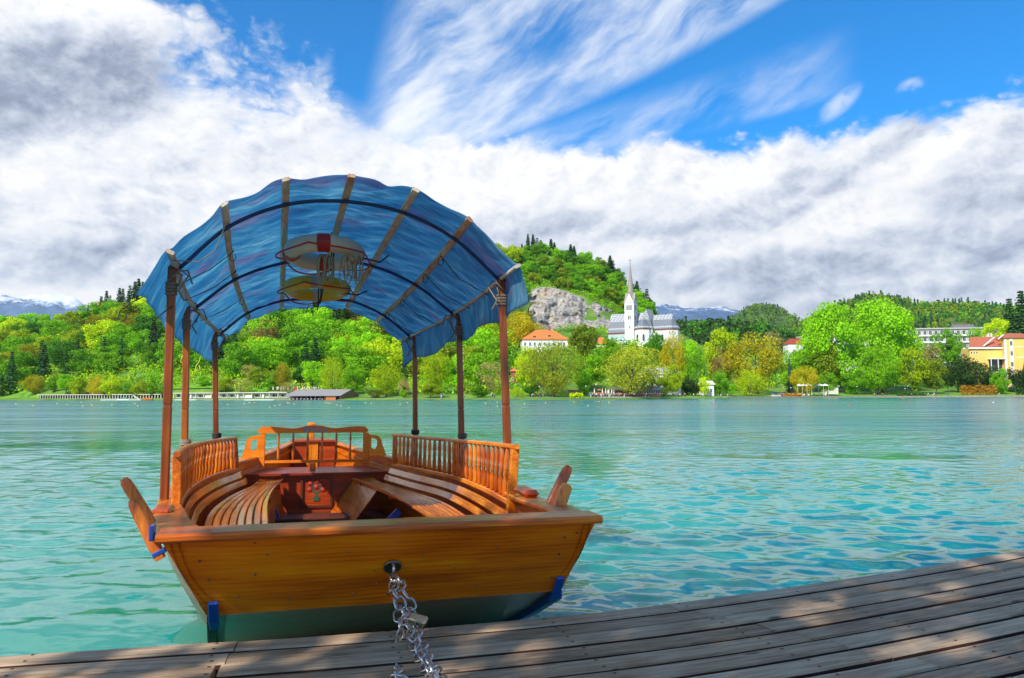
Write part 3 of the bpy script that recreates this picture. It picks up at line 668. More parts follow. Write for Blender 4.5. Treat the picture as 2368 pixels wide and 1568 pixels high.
# slatted benches
IR = herm([.30, 1.5, 2.85, 4, 5.0, 5.78], [.56, .62, .625, .54, .40, .255]); IL = herm([.30, 1.5, 2.85, 4, 5, 5.88], [-.40, -.51, -.560, -.590, -.56, -.48])
def outer(s, u): 
    f = RB_ if s > 0 else LB_
    if u < 2.05: return (1.05 - (2.05 - u) * .10 if s > 0 else -1.095 + (2.05 - u) * .12) - s * .15
    return float(f(u)) - s * .15
for s, inn, u1 in ((-1, IL, 5.86), (1, IR, 5.76)):
    n = 8
    for k in range(n):
        m = MB(); fr = []
        for u in np.linspace(1.0, u1 - .00 * k, 34):
            a, b = float(inn(u)), outer(s, min(u, 5.3)) if u <= 5.3 else outer(s, 5.3) * (1 - (u - 5.3) * .12)
            g = .009 if s < 0 else .016; w = abs(b - a) / n; x = a + s * (k + .5) * w; h = .565 - .012 * math.sin((k + .5) / n * math.pi) + .0015 * (k % 2)
            fr.append(((x, u, h), (max(w / 2 - g / 2, .006) / .03, 0, 0), (0, 0, 1)))
        m.sweep(fr, RP(.03, .014, .009)); m.build('bench_slat', 'gloss_wood', boat)
    for k, (t, z, w) in enumerate(((.085, .618, .030), (.035, .690, .032))):
        m = MB(); fr = []
        for u in np.linspace(.9 if s > 0 else 1.2, 5.35, 34):
            x = outer(s, u) + s * (.15 - t); fr.append(((x, u, z), (s * .35, 0, .93), (-.93, 0, s * .35)))
        m.sweep(fr, RP(w, .010, .004)); m.build('backrest_slat', 'gloss_wood', boat)
    m = MB()
    A = [[(float(inn(u)) + s * (.05 - .30 * (1 - t) * (.85 if s > 0 else .2)), u, .18 + .36 * t) for u in np.linspace(4.9 if s > 0 else 4.4, 5.95, 10)] for t in (0, .5, 1)]
    m.grid(A); m.grid([[(p[0] + s * .02, p[1], p[2]) for p in r][::-1] for r in A]); m.build('bench_panel', 'varnish_y', boat)
    for u, w in ((4.05, .035), (5.25, .018), (2.9, .035)):
        m = MB(); x0 = float(inn(u)) - s * (.22 if s > 0 else .05); x1 = float(inn(u)) + s * .10; d = Vector((x1 - x0, 0, .34)).normalized(); obox(m, ((x0 + x1) / 2, u, .33), (d.z, 0, -d.x), (0, 1, 0), d, w, .012, .15); m.build('bench_brace', 'blue_paint', boat)
    for u in (1.4, 2.9, 4.4, 5.5):
        m = MB(); a, b = float(inn(u)), outer(s, min(u, 5.3)); m.box(min(a, b) + .03, max(a, b), u - .02, u + .02, .505, .548); m.build('bench_bearer', 'red_varnish_x', boat)
# floor boards, step, bulkhead with painted panel, thwart
for k in range(19):
    u = 1.7 + k * .228; q = u; zl = .155 if u > 1.6 else .155 + (1.6 - u) * .45
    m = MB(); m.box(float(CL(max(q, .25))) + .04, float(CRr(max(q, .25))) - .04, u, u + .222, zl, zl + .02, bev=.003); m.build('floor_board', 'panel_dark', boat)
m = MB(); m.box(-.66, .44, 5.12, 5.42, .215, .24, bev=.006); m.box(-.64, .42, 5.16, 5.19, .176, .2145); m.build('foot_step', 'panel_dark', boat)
m = MB(); m.add([(-.95, 6.0, .6), (.73, 6.0, .6), (.60, 6.0, .12), (-.80, 6.0, .12), (-.95, 6.03, .6), (.73, 6.03, .6), (.60, 6.03, .12), (-.80, 6.03, .12)], [(3, 2, 1, 0), (4, 5, 6, 7), (0, 1, 5, 4)]); bk = m.build('bulkhead', 'red_varnish_x', boat)
m = MB()
for b in ((-.295, -.27, .225, .575), (.04, .065, .225, .575), (-.27, .04, .225, .25), (-.27, .04, .55, .575)): m.box(b[0], b[1], 5.975, 5.998, b[2], b[3])
m.build('panel_frame', 'panel_dark', bk)
def disc(m, x, z, rx, rz, y, n=9, rot=0.): m.add([(x + rx * math.cos(a) * math.cos(rot) - rz * math.sin(a) * math.sin(rot), y, z + rz * math.sin(a) * math.cos(rot) + rx * math.cos(a) * math.sin(rot)) for a in [2 * math.pi * k / n for k in range(n)]], [tuple(range(n))])
m = MB()
for x, z in ((-.185, .50), (-.105, .525), (-.045, .49), (-.19, .43), (-.04, .425), (-.115, .46)): m.lathe([(.001, 0), (.030, .003), (.022, .008), (.001, .010)], (x, 5.999, z), 9, (0, -1, 0))
m.build('painted_flower', 'flower_red', bk)
m = MB()
for x, z, r_ in ((-.15, .475, .6), (-.08, .485, 2.2), (-.15, .41, 2.4), (-.08, .405, .8), (-.115, .37, 1.57), (-.115, .50, 1.4), (-.16, .44, .1), (-.07, .445, 3.0)): disc(m, x, z, .036, .012, 5.9965, 8, r_)
m.box(-.15, -.08, 5.990, 5.9975, .30, .345); m.build('painted_leaf', 'leaf_paint', bk)
def hw(u, z, s):   # inner face of the hull side at height z
    t = (float(GZ(u)) - .034 - z) / (float(GZ(u)) - .034 - float(CZ(uc(u)))); return side_pt(u, min(max(t, 0), 1), s, .062)[0]
m = MB(); P = [(hw(u, .62, -1), u) for u in (5.93, 6.3, 6.72)] + [(hw(u, .62, 1), u) for u in (6.72, 6.3, 5.93)]; m.prism(P, .025, Matrix.Translation((0, 0, .602))); m.build('thwart', 'red_varnish_x', boat)
m = MB(); m.box(-.19, -.12, 6.335, 6.365, .628, .705, bev=.004); m.build('brace', 'gold_varnish_x', boat)
# bow floor, deck, stem post
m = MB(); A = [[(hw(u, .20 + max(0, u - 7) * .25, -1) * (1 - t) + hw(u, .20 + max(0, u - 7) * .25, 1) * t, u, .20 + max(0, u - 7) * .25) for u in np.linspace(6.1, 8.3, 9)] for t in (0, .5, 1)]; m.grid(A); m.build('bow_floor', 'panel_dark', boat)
m = MB(); P = [(float(GL(7.75)) + .09, 7.75), (float(GR(7.75)) - .09, 7.75), (float(GR(8.4)) - .05, 8.43), (float(GL(8.4)) + .05, 8.43)]; m.prism(P, .022, Matrix.Translation((0, 0, .878))); m.build('bow_deck', 'red_varnish_x', boat)
m = MB(); m.box(float(GL(7.78)) + .12, float(GR(7.78)) - .12, 7.80, 7.82, .30, .876); m.build('bow_bulkhead', 'red_varnish_x', boat)
m = MB(); m.box(-.20, -.05, 7.78, 7.797, .32, .872); m.build('bow_pillar', 'varnish_z', boat)
m = MB(); m.sweep([((-.125, 8.50, z), (k, 0, 0), (0, k, 0)) for z, k in ((.30, 1), (1.04, 1), (1.055, 1.3), (1.10, 1.35), (1.125, .9))], RP(.042, .04, .012)); m.build('stem_post', 'varnish_z', boat)
# small ledge along the bow sides under the rail
for s in (-1, 1):
    m = MB(); m.sweep([((side_pt(u, .13, s, .07)[0], u, side_pt(u, .13, s)[2]), (1, 0, 0), (0, 0, 1)) for u in np.linspace(5.5, 8.1, 16)], RP(.010, .030, .003)); m.build('inner_ledge', 'varnish_y', boat)
# rower's backrest with the boat's name
Yb = 6.20
def crest():
    top = []; bot = []
    xs = np.linspace(-.795, .490, 60); c = -.1525
    for x in xs:
        d = abs(x - c) / .6425; z = 1.138
        if d < .14: z = 1.165 - .004 * (d / .14)
        elif d < .42: z = 1.161 - .033 * math.sin((d - .14) / .28 * math.pi / 2)
        elif d < .47: z = 1.128 + .008 * math.sin((d - .42) / .05 * math.pi)
        elif d < .9: z = 1.132 + .020 * math.sin((d - .47) / .43 * math.pi * .62)
        else: z = 1.150 - .048 * ((d - .9) / .1) ** 2
        top.append((x, z)); bot.append((x, 1.075 + (.022 * ((d - .93) / .07) ** 2 if d > .93 else 0)))
    P = top + bot[::-1]; m = MB(); m.prism([(x, -z) for x, z in P], .034, Matrix.Translation((0, Yb - .017, 0)) @ Matrix.Rotation(math.radians(-90), 4, 'X')); return m.build('crest_board', 'gold_varnish_x', boat)
cb = crest()
def letter(strokes, x, m):
    for pts in strokes:
        P = [Vector((-.152 + (x + .152 + (px_ + py_ * .22) * .046) * 1.2, Yb - .0190, 1.0870 + py_ * .050)) for px_, py_, *_ in pts]; W_ = [p[2] if len(p) > 2 else .11 for p in pts]
        for (a, wa), (b, wb) in zip(zip(P[:-1], W_[:-1]), zip(P[1:], W_[1:])):
            d = (b - a); n = Vector((-d.z, 0, d.x)); n = n.normalized() if n.length > 1e-6 else Vector((1, 0, 0)); e = d.normalized() * .0008
            V = [a - n * wa * .062 - e, b - n * wb * .062 + e, b + n * wb * .062 + e, a + n * wa * .062 - e]; V2 = [p + Vector((0, -.0016, 0)) for p in V]
            m.add([tuple(p) for p in V + V2], [(0, 1, 2, 3), (7, 6, 5, 4), (0, 4, 5, 1), (1, 5, 6, 2), (2, 6, 7, 3), (3, 7, 4, 0)])
K_, H_ = .12, .05
Sx = [(.70, .82, H_), (.52, .98, .08), (.25, .96, .10), (.12, .78, K_), (.22, .60, K_), (.50, .46, K_), (.66, .28, K_), (.54, .06, .10), (.28, .0, .08), (.04, .16, H_)]
m = MB()
letter([Sx, [(.22, 1.30, .07), (.40, 1.14, .08), (.60, 1.30, .07)], [(.70, .80, .05), (.70, .98, .05)], [(.04, .0, .05), (.04, .2, .05)]], -.262, m)
letter([[(.14, 0, K_), (.14, 1, K_)], [(0, 0, H_), (.30, 0, H_)], [(0, 1, H_), (.45, 1, H_), (.66, .90, .09), (.70, .72, K_), (.60, .54, .09), (.36, .47, H_), (.14, .48, H_)]], -.212, m)
letter([[(.14, 0, K_), (.14, 1, K_)], [(0, 0, H_), (.66, 0, H_), (.70, .22, H_)], [(0, 1, H_), (.62, 1, H_), (.66, .80, H_)], [(.14, .52, H_), (.46, .52, H_)], [(.46, .38, H_), (.46, .64, H_)]], -.162, m)
letter([[(.14, 0, K_), (.14, 1, K_)], [(0, 0, H_), (.60, 0, H_), (.66, .26, H_)], [(0, 1, H_), (.30, 1, H_)]], -.112, m)
letter([[(.02, 0, H_), (.42, 1, H_)], [(.42, 1, H_), (.66, 0, .15)], [(-.08, 0, H_), (.14, 0, H_)], [(.52, 0, H_), (.80, 0, H_)], [(.16, .34, H_), (.56, .34, H_)]], -.068, m)
m.build('name_lettering', 'letter_blue', cb)
m = MB(); m.box(-.745, .48, Yb - .012, Yb + .012, .722, .756, bev=.004)
for x0, x1, z0 in ((-.765, -.705, .68), (.425, .495, .70)): m.box(x0, x1, Yb - .016, Yb + .018, z0, 1.0745, bev=.005)
m.build('backrest_frame', 'gold_varnish_x', boat)
for k in range(6):
    x = -.555 + k * .166; m = MB(); m.lathe([(r * .9, .3185 * z) for r, z in ((.011, 0), (.012, .04), (.017, .2), (.0165, .38), (.010, .50), (.015, .52), (.010, .54), (.015, .56), (.010, .58), (.015, .60), (.011, .63), (.0165, .76), (.012, .92), (.010, 1.0))], (x, Yb, .7562), 10); m.build('spindle', 'varnish_z', boat)
for s, xp, zt, zl, zb in ((-1, -.766, 1.045, .80, .86), (1, .496, 1.045, .83, .86)):
    m = MB(); w, h = .030, .017; X_ = lambda d, z: (xp + s * d, Yb, z)
    out = [(0, zt + .012), (.11, zt - .012), (.145, zt - .05), (.165, zl + .09), (.215, zl - .01), (.205, zl - .045), (.0, zb - .07)]; hole = [(.03, zt - .035), (.085, zt - .05), (.10, zt - .075), (.10, zl + .09), (.075, zb + .01), (.03, zb + .03)]
    # board with a hand hole: strips between the outline and the hole
    out2 = [(0, zt + .012), (.11, zt - .012), (.15, zt - .055), (.165, zl + .09), (.215, zl - .03), (.0, zb - .07)]
    for y0 in (-.015, .015):
        V = [X_(d, z) for d, z in out2] + [X_(d, z) for d, z in hole]; V = [(a, b + y0, c) for a, b, c in V]; F_ = [(k, (k + 1) % 6, 6 + (k + 1) % 6, 6 + k) for k in range(6)]
        m.add(V, F_ if (y0 < 0) == (s > 0) else [f[::-1] for f in F_])
    for ring in (out2, hole):
        V = [X_(d, z) for d, z in ring]; V = [(a, b - .015, c) for a, b, c in V] + [(a, b + .015, c) for a, b, c in V]; m.add(V, [(k, (k + 1) % 6, 6 + (k + 1) % 6, 6 + k) for k in range(6)])
    m.build('hand_grip', 'gold_varnish_x', boat)

# canopy: hoops, battens, cloth
F1 = [(-1.172, 1.95, 2.395), (-.868, 1.95, 2.722), (-.498, 1.95, 2.914), (-.080, 1.95, 2.974), (.352, 1.95, 2.916), (.732, 1.95, 2.738), (1.080, 1.95, 2.430)]
F2 = [(-1.145, 5.65, 2.158), (-.900, 5.65, 2.380), (-.558, 5.65, 2.527), (-.186, 5.65, 2.555), (.174, 5.65, 2.557), (.526, 5.65, 2.408), (.810, 5.65, 2.178)]
def bpt(i, u):
    a, b = F1[i], F2[i]; t = (u - 1.95) / 3.70; q = np.array(a) * (1 - t) + np.array(b) * t; k = math.sin(min(max(t, 0), 1) * math.pi)
    if i == 0: q[0] -= .10 * k
    if i == 6: q[0] += .10 * k
    if i in (1, 5): q[0] += (-.05 if i == 1 else .05) * k
    return Vector(q)
for i in range(7):
    m = MB(); c = Vector((-.1, 0, 1.75)); fr = []
    for u in np.linspace(1.90, 5.72, 16):
        p = bpt(i, u); n = (p - Vector((-.1, u, 1.9))).normalized(); s_ = n.cross(Vector((0, 1, 0))).normalized()
        if i in (0, 6): n, s_ = s_, -n
        fr.append((tuple(p), tuple(s_), tuple(n)))
    m.sweep(fr, RP(.026, .012, .006)); b = m.build('canopy_batten', 'batten_wood', boat)
for u in (2.3, 3.8, 5.3):
    th = np.linspace(0, 6, 49); f = [herm(range(7), [bpt(i, u)[k] for i in range(7)]) for k in (0, 2)]; P = []
    for t in th:
        p = Vector((float(f[0](t)), u, float(f[1](t)))); n = (p - Vector((-.1, u, 1.9))).normalized(); P.append(p - n * .030)
    m = MB(); m.tube(P, .0135, 8); m.build('canopy_hoop', 'navy_tube', boat)
def canopy():
    Us = np.linspace(1.925, 5.86, 116); rows = []
    for u in Us:
        r = []; w0 = .03 * max(0, (2.1 - u) / .18)
        # left flap
        p0 = bpt(0, u); n = (p0 - Vector((-.1, u, 1.9))).normalized()
        tt = (u - 1.8) / 4.13
        Lf = .29 + .015 * math.sin(u * 5.1) ; Rf = .30 + .022 * math.sin(u * 5.3 + 1) - .04 * math.sin(tt * math.pi)
        for k in range(8, 0, -1):
            t = k / 8; wv = .016 * math.sin(u * 5.5 + t * 2) * t + .006 * math.sin(u * 17 + 1) * t
            r.append((p0.x - .035 - .10 * t * (1 - tt * .1) - wv - (.16 * t * w0 / .1 if w0 > 0 else 0), u, p0.z - Lf * t + .012))
        for i in range(6):
            a, b = bpt(i, u), bpt(i + 1, u); na = (a - Vector((-.1, u, 1.9))).normalized(); nb = (b - Vector((-.1, u, 1.9))).normalized(); S = 14
            for k in range(S):
                t = k / S; p = a.lerp(b, t); n = na.lerp(nb, t).normalized(); off = .0165 if i or k else .03
                sag = -.013 * math.sin(t * math.pi) * (1 + .5 * math.sin(u * 2.3 + i * 1.7))
                hoop = min(abs(u - q) for q in (2.3, 3.8, 5.3)); sag += .010 * math.exp(-(hoop / .12) ** 2) * math.sin(t * math.pi)
                wr = .007 * mnoise.noise(Vector((p.x * 3 + t, u * 9, i * 3.1))) * 2 + .010 * mnoise.noise(Vector((t * 2 + i * 5, u * 2.6, 4))) * 2
                # slanting tension folds from batten to batten
                wr += .010 * math.sin(u * 26 + t * 7 + i * 2 + 2.2 * mnoise.noise(Vector((t * 2, u * 1.5, i)))) * math.sin(t * math.pi) ** .7
                q = p + n * (off + sag + wr * math.sin(t * math.pi) ** .5 if k else off); r.append(tuple(q))
        p0 = bpt(6, u); r.append((p0.x + .016, u, p0.z + .022))
        for k in range(1, 9):
            t = k / 8; wv = .018 * math.sin(u * 6.5 + t * 3) * t + .006 * math.sin(u * 19) * t
            r.append((p0.x + .025 + .035 * t + wv + (.10 * t * w0 / .1 if w0 > 0 else 0), u, p0.z - Rf * t + .012))
        rows.append(r)
    m = MB(); m.grid(rows); o = m.build('canopy_cover', 'blue_canvas', boat); so = o.modifiers.new('t', 'SOLIDIFY'); so.thickness = .0025; so.offset = 1
    return rows
CV = canopy()
# elastic cords with hooks
def cord(P, mat='black_cord', r=.0035, n=6): m = MB(); m.tube([Vector(p) for p in P], r, n); return m.build('elastic_cord', mat, boat)
def hook(p, d=(0, 0, 1), mat='black_cord'):
    P = [Vector(p) + Vector((x, 0, z)) for x, z in ((0, 0), (-.02, -.03), (-.025, -.07), (0, -.085), (.02, -.06), (.01, -.03))]; m = MB(); m.tube(P, .0035, 6); m.build('cord_hook', mat, boat)
cord([(-1.30, 1.82, 2.10), (-1.36, 1.80, 2.06), (-1.40, 1.80, 2.02)]); hook((-1.40, 1.80, 2.03)); cord([(-1.28, 2.15, 2.0), (-1.24, 2.2, 2.05), (-1.19, 2.3, 2.12)])
for u in (2.8, 3.4, 4.4, 5.1):
    a, b = bpt(0, u), bpt(1, u); cord([a + Vector((-.02, 0, -.03)), a.lerp(b, .5) + Vector((.04, 0, -.05)), b + Vector((.03, .1, -.04))], 'black_cord' if u < 4 else 'strap_web'); hook(b + Vector((.03, .1, -.03)))
    a, b = bpt(6, u), bpt(5, u); cord([a + Vector((.02, 0, -.03)), a.lerp(b, .5) + Vector((-.04, 0, -.05)), b + Vector((-.03, -.1, -.04))]); hook(b + Vector((-.03, -.1, -.03)))
    cord([(bpt(0, u).x - .13, u, bpt(0, u).z - .30), (bpt(0, u).x - .15, u, bpt(0, u).z - .36)], 'buoy_yellow' if u > 4 else 'black_cord'); hook((bpt(0, u).x - .15, u, bpt(0, u).z - .35), mat='buoy_yellow' if u > 4 else 'black_cord')
hook((1.17, 1.85, 2.16)); hook((.80, 5.4, 1.93)); hook((1.05, 4.3, 2.0))
cord([bpt(0, 2.0) + Vector((0, 0, -.03)), (-1.02, 2.0, 2.36), (-.92, 2.0, 2.44), (-.86, 1.98, 2.62)], 'strap_web', .004)
for i, u in ((0, 2.32), (0, 3.84), (0, 5.34), (6, 2.32), (6, 3.84), (6, 5.34), (3, 5.62)):     # webbing ties at the edge battens
    p = bpt(i, u); sx = -1 if i == 0 else 1; m = MB()
    for k in range(3):
        P = [p + Vector((.034 * math.cos(a), -.02 + .014 * k, .034 * math.sin(a))) for a in [2 * math.pi * q / 12 for q in range(12)]]; m.tube(P, .006, 5, closed=True)
    m.tube([p + Vector((0, -.02, -.03)), p + Vector((-.05 * sx, -.04, -.06)), p + Vector((-.03 * sx, -.05, -.14))], .006, 5); m.tube([p + Vector((0, 0, -.03)), p + Vector((-.08 * sx, 0, -.02)), p + Vector((-.11 * sx, .02, -.11))], .006, 5); m.build('tie_strap', 'strap_web', boat)
for a, mt in (((-1.275, 3.8, 1.10), 'beige_rope'), ((1.122, 3.8, 1.13), 'dull_steel'), ((-1.16, 5.3, 1.08), 'black_cord'), ((.918, 5.3, 1.10), 'black_cord')):
    m = MB()
    for k in range(4): m.tube([Vector(a) + Vector((.042 * math.cos(q), .036 * math.sin(q), .012 * k + .004 * math.sin(q))) for q in [2 * math.pi * j / 14 for j in range(14)]], .0055, 6, closed=True)
    m.build('post_lashing', mt, boat)

# life rings hung under the roof (things of their own)
def life_ring(c, R_, r_, tilt, body, band, rope, label):
    C0 = BW(*c); root = link(bpy.data.objects.new('life_ring', None)); root.matrix_world = Matrix.Translation(C0) @ Matrix.Rotation(BYAW, 4, 'Z') @ Matrix.Rotation(tilt, 4, 'X'); tag(root, label, 'life ring')
    m = MB(); m.tube([(R_ * math.cos(a), R_ * math.sin(a), 0) for a in [2 * math.pi * k / 48 for k in range(48)]], r_, 16, closed=True); m.build('ring_body', body, root)
    for a0 in (-1.62, 0.02, 1.52, 3.16):
        m = MB(); m.tube([(R_ * math.cos(a0 + q), R_ * math.sin(a0 + q), 0) for q in np.linspace(-.17, .17, 6)], r_ + .003, 16, cap=False); m.build('ring_band', band, root)
    m = MB(); N = 64; m.tube([((R_ + r_ + .012 + .05 * abs(math.sin(2 * a + .8)) ** 2) * math.cos(a), (R_ + r_ + .012 + .05 * abs(math.sin(2 * a + .8)) ** 2) * math.sin(a), -.02 - .05 * abs(math.sin(2 * a + .8))) for a in [2 * math.pi * k / N for k in range(N)]], .0065, 6, closed=True); m.build('grab_rope', rope, root)
    return root
life_ring((-.205, 3.02, 2.655), .250, .070, -.14, 'ring_white', 'red_band', 'red_cord', 'white life ring with red bands and red rope under the blue canopy')
life_ring((-.215, 4.30, 2.545), .255, .062, -.12, 'ring_orange', 'silver_band', 'red_cord', 'yellow-orange life ring with silver bands under the blue canopy')
def hang(c, n, seed, label):
    rr = random.Random(seed); m = MB()
    for k in range(n):
        x = c[0] + rr.uniform(-.07, .07); y = c[1] + rr.uniform(-.03, .03); h = rr.uniform(.12, .25); w = rr.uniform(.018, .035)
        P = [BW(x + w * math.sin(a), y + .01 * math.sin(a * 2), c[2] - h / 2 + h / 2 * math.cos(a)) for a in [2 * math.pi * j / 18 for j in range(18)]]; m.tube(P, .0048, 6, closed=True)
    o = m.build('rope_bundle', 'beige_rope'); tag(o, label, 'rope')
hang((-.20, 2.80, 2.60), 9, 3, 'looped beige rope hanging below the white life ring, left bunch'); hang((.0, 2.80, 2.60), 10, 4, 'looped beige rope hanging below the white life ring, right bunch')
for z0, u, x in ((2.72, 2.80, -.16), (2.62, 4.10, -.19), (2.6, 4.5, -.2)):
    cord([(x, u, z0 + .06), (x + .005, u - .01, z0 - .1), (x, u - .0, z0 - .24), (x + .03, u + .02, z0 - .06)], 'black_cord', .006)
cord([(.05, 3.0, 2.64), (.25, 3.1, 2.62), (.33, 3.2, 2.70)], 'black_cord', .007); cord([(.02, 4.2, 2.50), (.17, 4.3, 2.50), (.27, 4.4, 2.56)], 'black_cord', .007)

# mooring ring, chains, padlock
m = MB(); m.lathe([(.037, 0), (.038, .006), (.030, .011), (.022, .009), (.018, .004), (.001, .004)], (-.001, .100, .800), 24, (0, -.82, -.57)); rp_ = m.build('mooring_plate', 'dull_steel', boat)
m = MB(); m.tube([(-.001 + .0, .085 - .030 * math.sin(a), .795 + .022 * math.cos(a)) for a in [math.pi * k / 10 for k in range(11)]], .0065, 8); m.build('mooring_eye', 'steel', rp_)
def link_mesh(L, W, r):
    m = MB(); P = []
    for k in range(20):
        a = 2 * math.pi * k / 20; P.append((W / 2 * math.sin(a), 0, (L - W) / 2 * (1 if math.cos(a) > 1e-6 else -1 if math.cos(a) < -1e-6 else 0) + W / 2 * math.cos(a)))
    m.tube(P, r, 8, closed=True); me = bpy.data.meshes.new('link'); me.from_pydata(m.v, [], m.f); me.materials.append(MATS['steel']); me.polygons.foreach_set('use_smooth', [True] * len(m.f)); me.update(); return me
LM = link_mesh(.060, .039, .0043)
def chain(P, label, step=.0500, seed=1):
    P = [Vector(p) for p in P]; D = [0]
    for a, b in zip(P[:-1], P[1:]): D.append(D[-1] + (b - a).length)
    rr = random.Random(seed); root = empty('mooring_chain', P[0], 0, label, 'chain', 'mooring chains'); n = int(D[-1] / step)
    f = [herm(D, [p[k] for p in P]) for k in range(3)]
    for i in range(n):
        s = (i + .5) * step; c = Vector([float(f[k](s)) for k in range(3)]); t = (Vector([float(f[k](min(s + .01, D[-1]))) for k in range(3)]) - Vector([float(f[k](max(s - .01, 0))) for k in range(3)])).normalized()
        q = t.to_track_quat('Z', 'X'); o = link(bpy.data.objects.new('chain_link', LM)); o.parent = root
        M = Matrix.Translation(c - P[0]) @ q.to_matrix().to_4x4() @ Matrix.Rotation((i % 2) * math.pi / 2 + .6 + rr.uniform(-.35, .35), 4, 'Z') @ Matrix.Rotation(rr.uniform(-.12, .12), 4, 'X'); o.matrix_local = M
def at_d(x, y, Y): return at_y(x, y, Y)
R0 = BW(0, .062, .770)
chain([R0, at_d(912, 1365, 3.06), at_d(928, 1400, 3.00), at_d(941, 1440, 2.90), at_d(953, 1480, 2.78), at_d(970, 1520, 2.63), at_z(998, 1566, .612), at_z(1024, 1610, .608)], 'shiny steel chain running from the stern ring past the padlock', seed=2)
chain([R0 + Vector((.02, -.01, -.004)), at_d(932, 1362, 3.06), at_d(950, 1402, 3.0), at_d(958, 1440, 2.90), at_d(970, 1478, 2.78), at_d(988, 1520, 2.64), at_z(1008, 1568, .622), at_z(1034, 1612, .612)], 'second strand of steel chain doubled beside the padlocked one', seed=5)
chain([at_d(911, 1385, 3.03), at_d(922, 1425, 2.98), at_d(925, 1465, 2.90), at_d(921, 1505, 2.80), at_d(922, 1540, 2.66), at_z(918, 1566, .61), at_z(925, 1600, .606)], 'duller steel chain hanging straight down at the left of the padlock', seed=9)
chain([at_z(906, 1571, .608), at_z(935, 1573, .608), at_z(962, 1578, .608)], 'short end of chain lying on the planks at the bottom edge', seed=7)
m = MB(); e = R0 + Vector((0, -.005, -.012)); m.tube([e + Vector((.014 * math.sin(a), 0, .020 * math.cos(a) - .012)) for a in [2 * math.pi * k / 14 for k in range(14)]], .0055, 8, closed=True); m.tube([e + Vector((-.004, -.004, -.03)), e + Vector((-.012, -.012, -.052)), e + Vector((-.024, -.010, -.062))], .0055, 8); o = m.build('shackle', 'dull_steel'); tag(o, 'dull steel hooked shackle at the mooring ring on the transom', 'shackle')
PC = at_d(965, 1433, 2.86); pr = link(bpy.data.objects.new('padlock', None)); pr.matrix_world = Matrix.Translation(PC) @ Matrix.Rotation(-.15, 4, 'Z') @ Matrix.Rotation(.22, 4, 'Y') @ Matrix.Rotation(.30, 4, 'X'); tag(pr, 'brass padlock joining the doubled mooring chains', 'padlock')
m = MB(); m.box(-.034, .036, -.022, .022, -.012, .012, bev=.005); m.build('lock_body', 'brass', pr)
m = MB(); m.tube([(-.026, -.011, 0), (-.046, -.011, 0), (-.053, 0, 0), (-.046, .011, 0), (-.026, .011, 0)], .0032, 8); m.build('lock_shackle', 'steel', pr)
m = MB(); m.lathe([(.0045, 0), (.0045, .001), (.001, .0012)], (.006, -.0221, -.001), 10, (0, -1, 0)); m.build('keyhole', 'dark_void', pr)
# ---------------------------------------------------------------- terrain round the lake
random.seed(7); RNG = np.random.default_rng(7)
SHORE = herm([-1500, -600, 0, 300, 600, 900, 1183, 1450, 1618, 1800, 2023, 2367, 2900, 3600], [560, 500, 425, 385, 335, 300, 290, 305, 335, 365, 395, 400, 420, 440])
PROF = {   # photograph column: (distance, height in the photograph) up the slope
    -1500: [(620, 900), (700, 860), (800, 820), (900, 790), (1000, 770), (1200, 780)],
    -300: [(510, 905), (580, 880), (640, 850), (700, 815), (760, 800), (900, 800)],
    0: [(470, 906), (540, 870), (600, 835), (660, 800), (720, 782), (900, 790)],
    100: [(430, 907), (500, 872), (570, 830), (640, 795), (700, 777), (900, 785)],
    200: [(400, 908), (470, 872), (540, 825), (620, 785), (690, 756), (850, 756)],
    280: [(390, 907), (450, 868), (520, 815), (600, 765), (680, 722), (850, 722)],
    350: [(375, 905), (440, 860), (510, 805), (590, 750), (680, 700), (850, 700)],
    600: [(370, 899), (430, 858), (500, 800), (600, 725), (700, 650), (850, 650)],
    900: [(345, 902), (410, 856), (480, 800), (600, 715), (720, 625), (850, 625)],
    1100: [(335, 905), (400, 858), (480, 805), (600, 715), (740, 608), (850, 608)],
    1180: [(325, 905), (400, 852), (500, 800), (610, 720), (740, 604), (850, 596)],
    1230: [(320, 905), (400, 845), (520, 800), (640, 765), (690, 660), (760, 590)],
    1300: [(320, 905), (440, 824), (520, 800), (650, 768), (690, 675), (760, 592)],
    1380: [(330, 905), (450, 816), (540, 798), (650, 768), (690, 690), (770, 612)],
    1440: [(340, 905), (450, 813), (550, 798), (650, 766), (710, 715), (780, 652)],
    1500: [(350, 905), (460, 810), (560, 800), (640, 785), (720, 745), (790, 704)],
    1560: [(370, 905), (460, 812), (560, 806), (650, 800), (740, 780), (820, 760)],
    1650: [(390, 905), (480, 862), (560, 840), (660, 822), (760, 815), (860, 812)],
    1850: [(430, 905), (500, 885), (600, 860), (700, 845), (800, 835), (1000, 830)],
    2100: [(450, 904), (510, 885), (600, 860), (700, 842), (800, 830), (1000, 825)],
    2400: [(450, 903), (510, 880), (600, 858), (700, 842), (800, 830), (1000, 825)],
    3600: [(500, 900), (560, 880), (650, 858), (750, 842), (850, 830), (1000, 825)],
}
PX = sorted(PROF)
PYs = [herm(PX, [PROF[x][k][0] for x in PX]) for k in range(6)]
def _z_at(x, y, Y): return float(at_y(x, y, Y).z)
PZs = [herm(PX, [_z_at(x, PROF[x][k][1], PROF[x][k][0]) for x in PX]) for k in range(6)]
def hz(x, y, s, o=0.0): return mnoise.fractal(Vector((x * s + o, y * s, o)), 1.0, 2.0, 4)
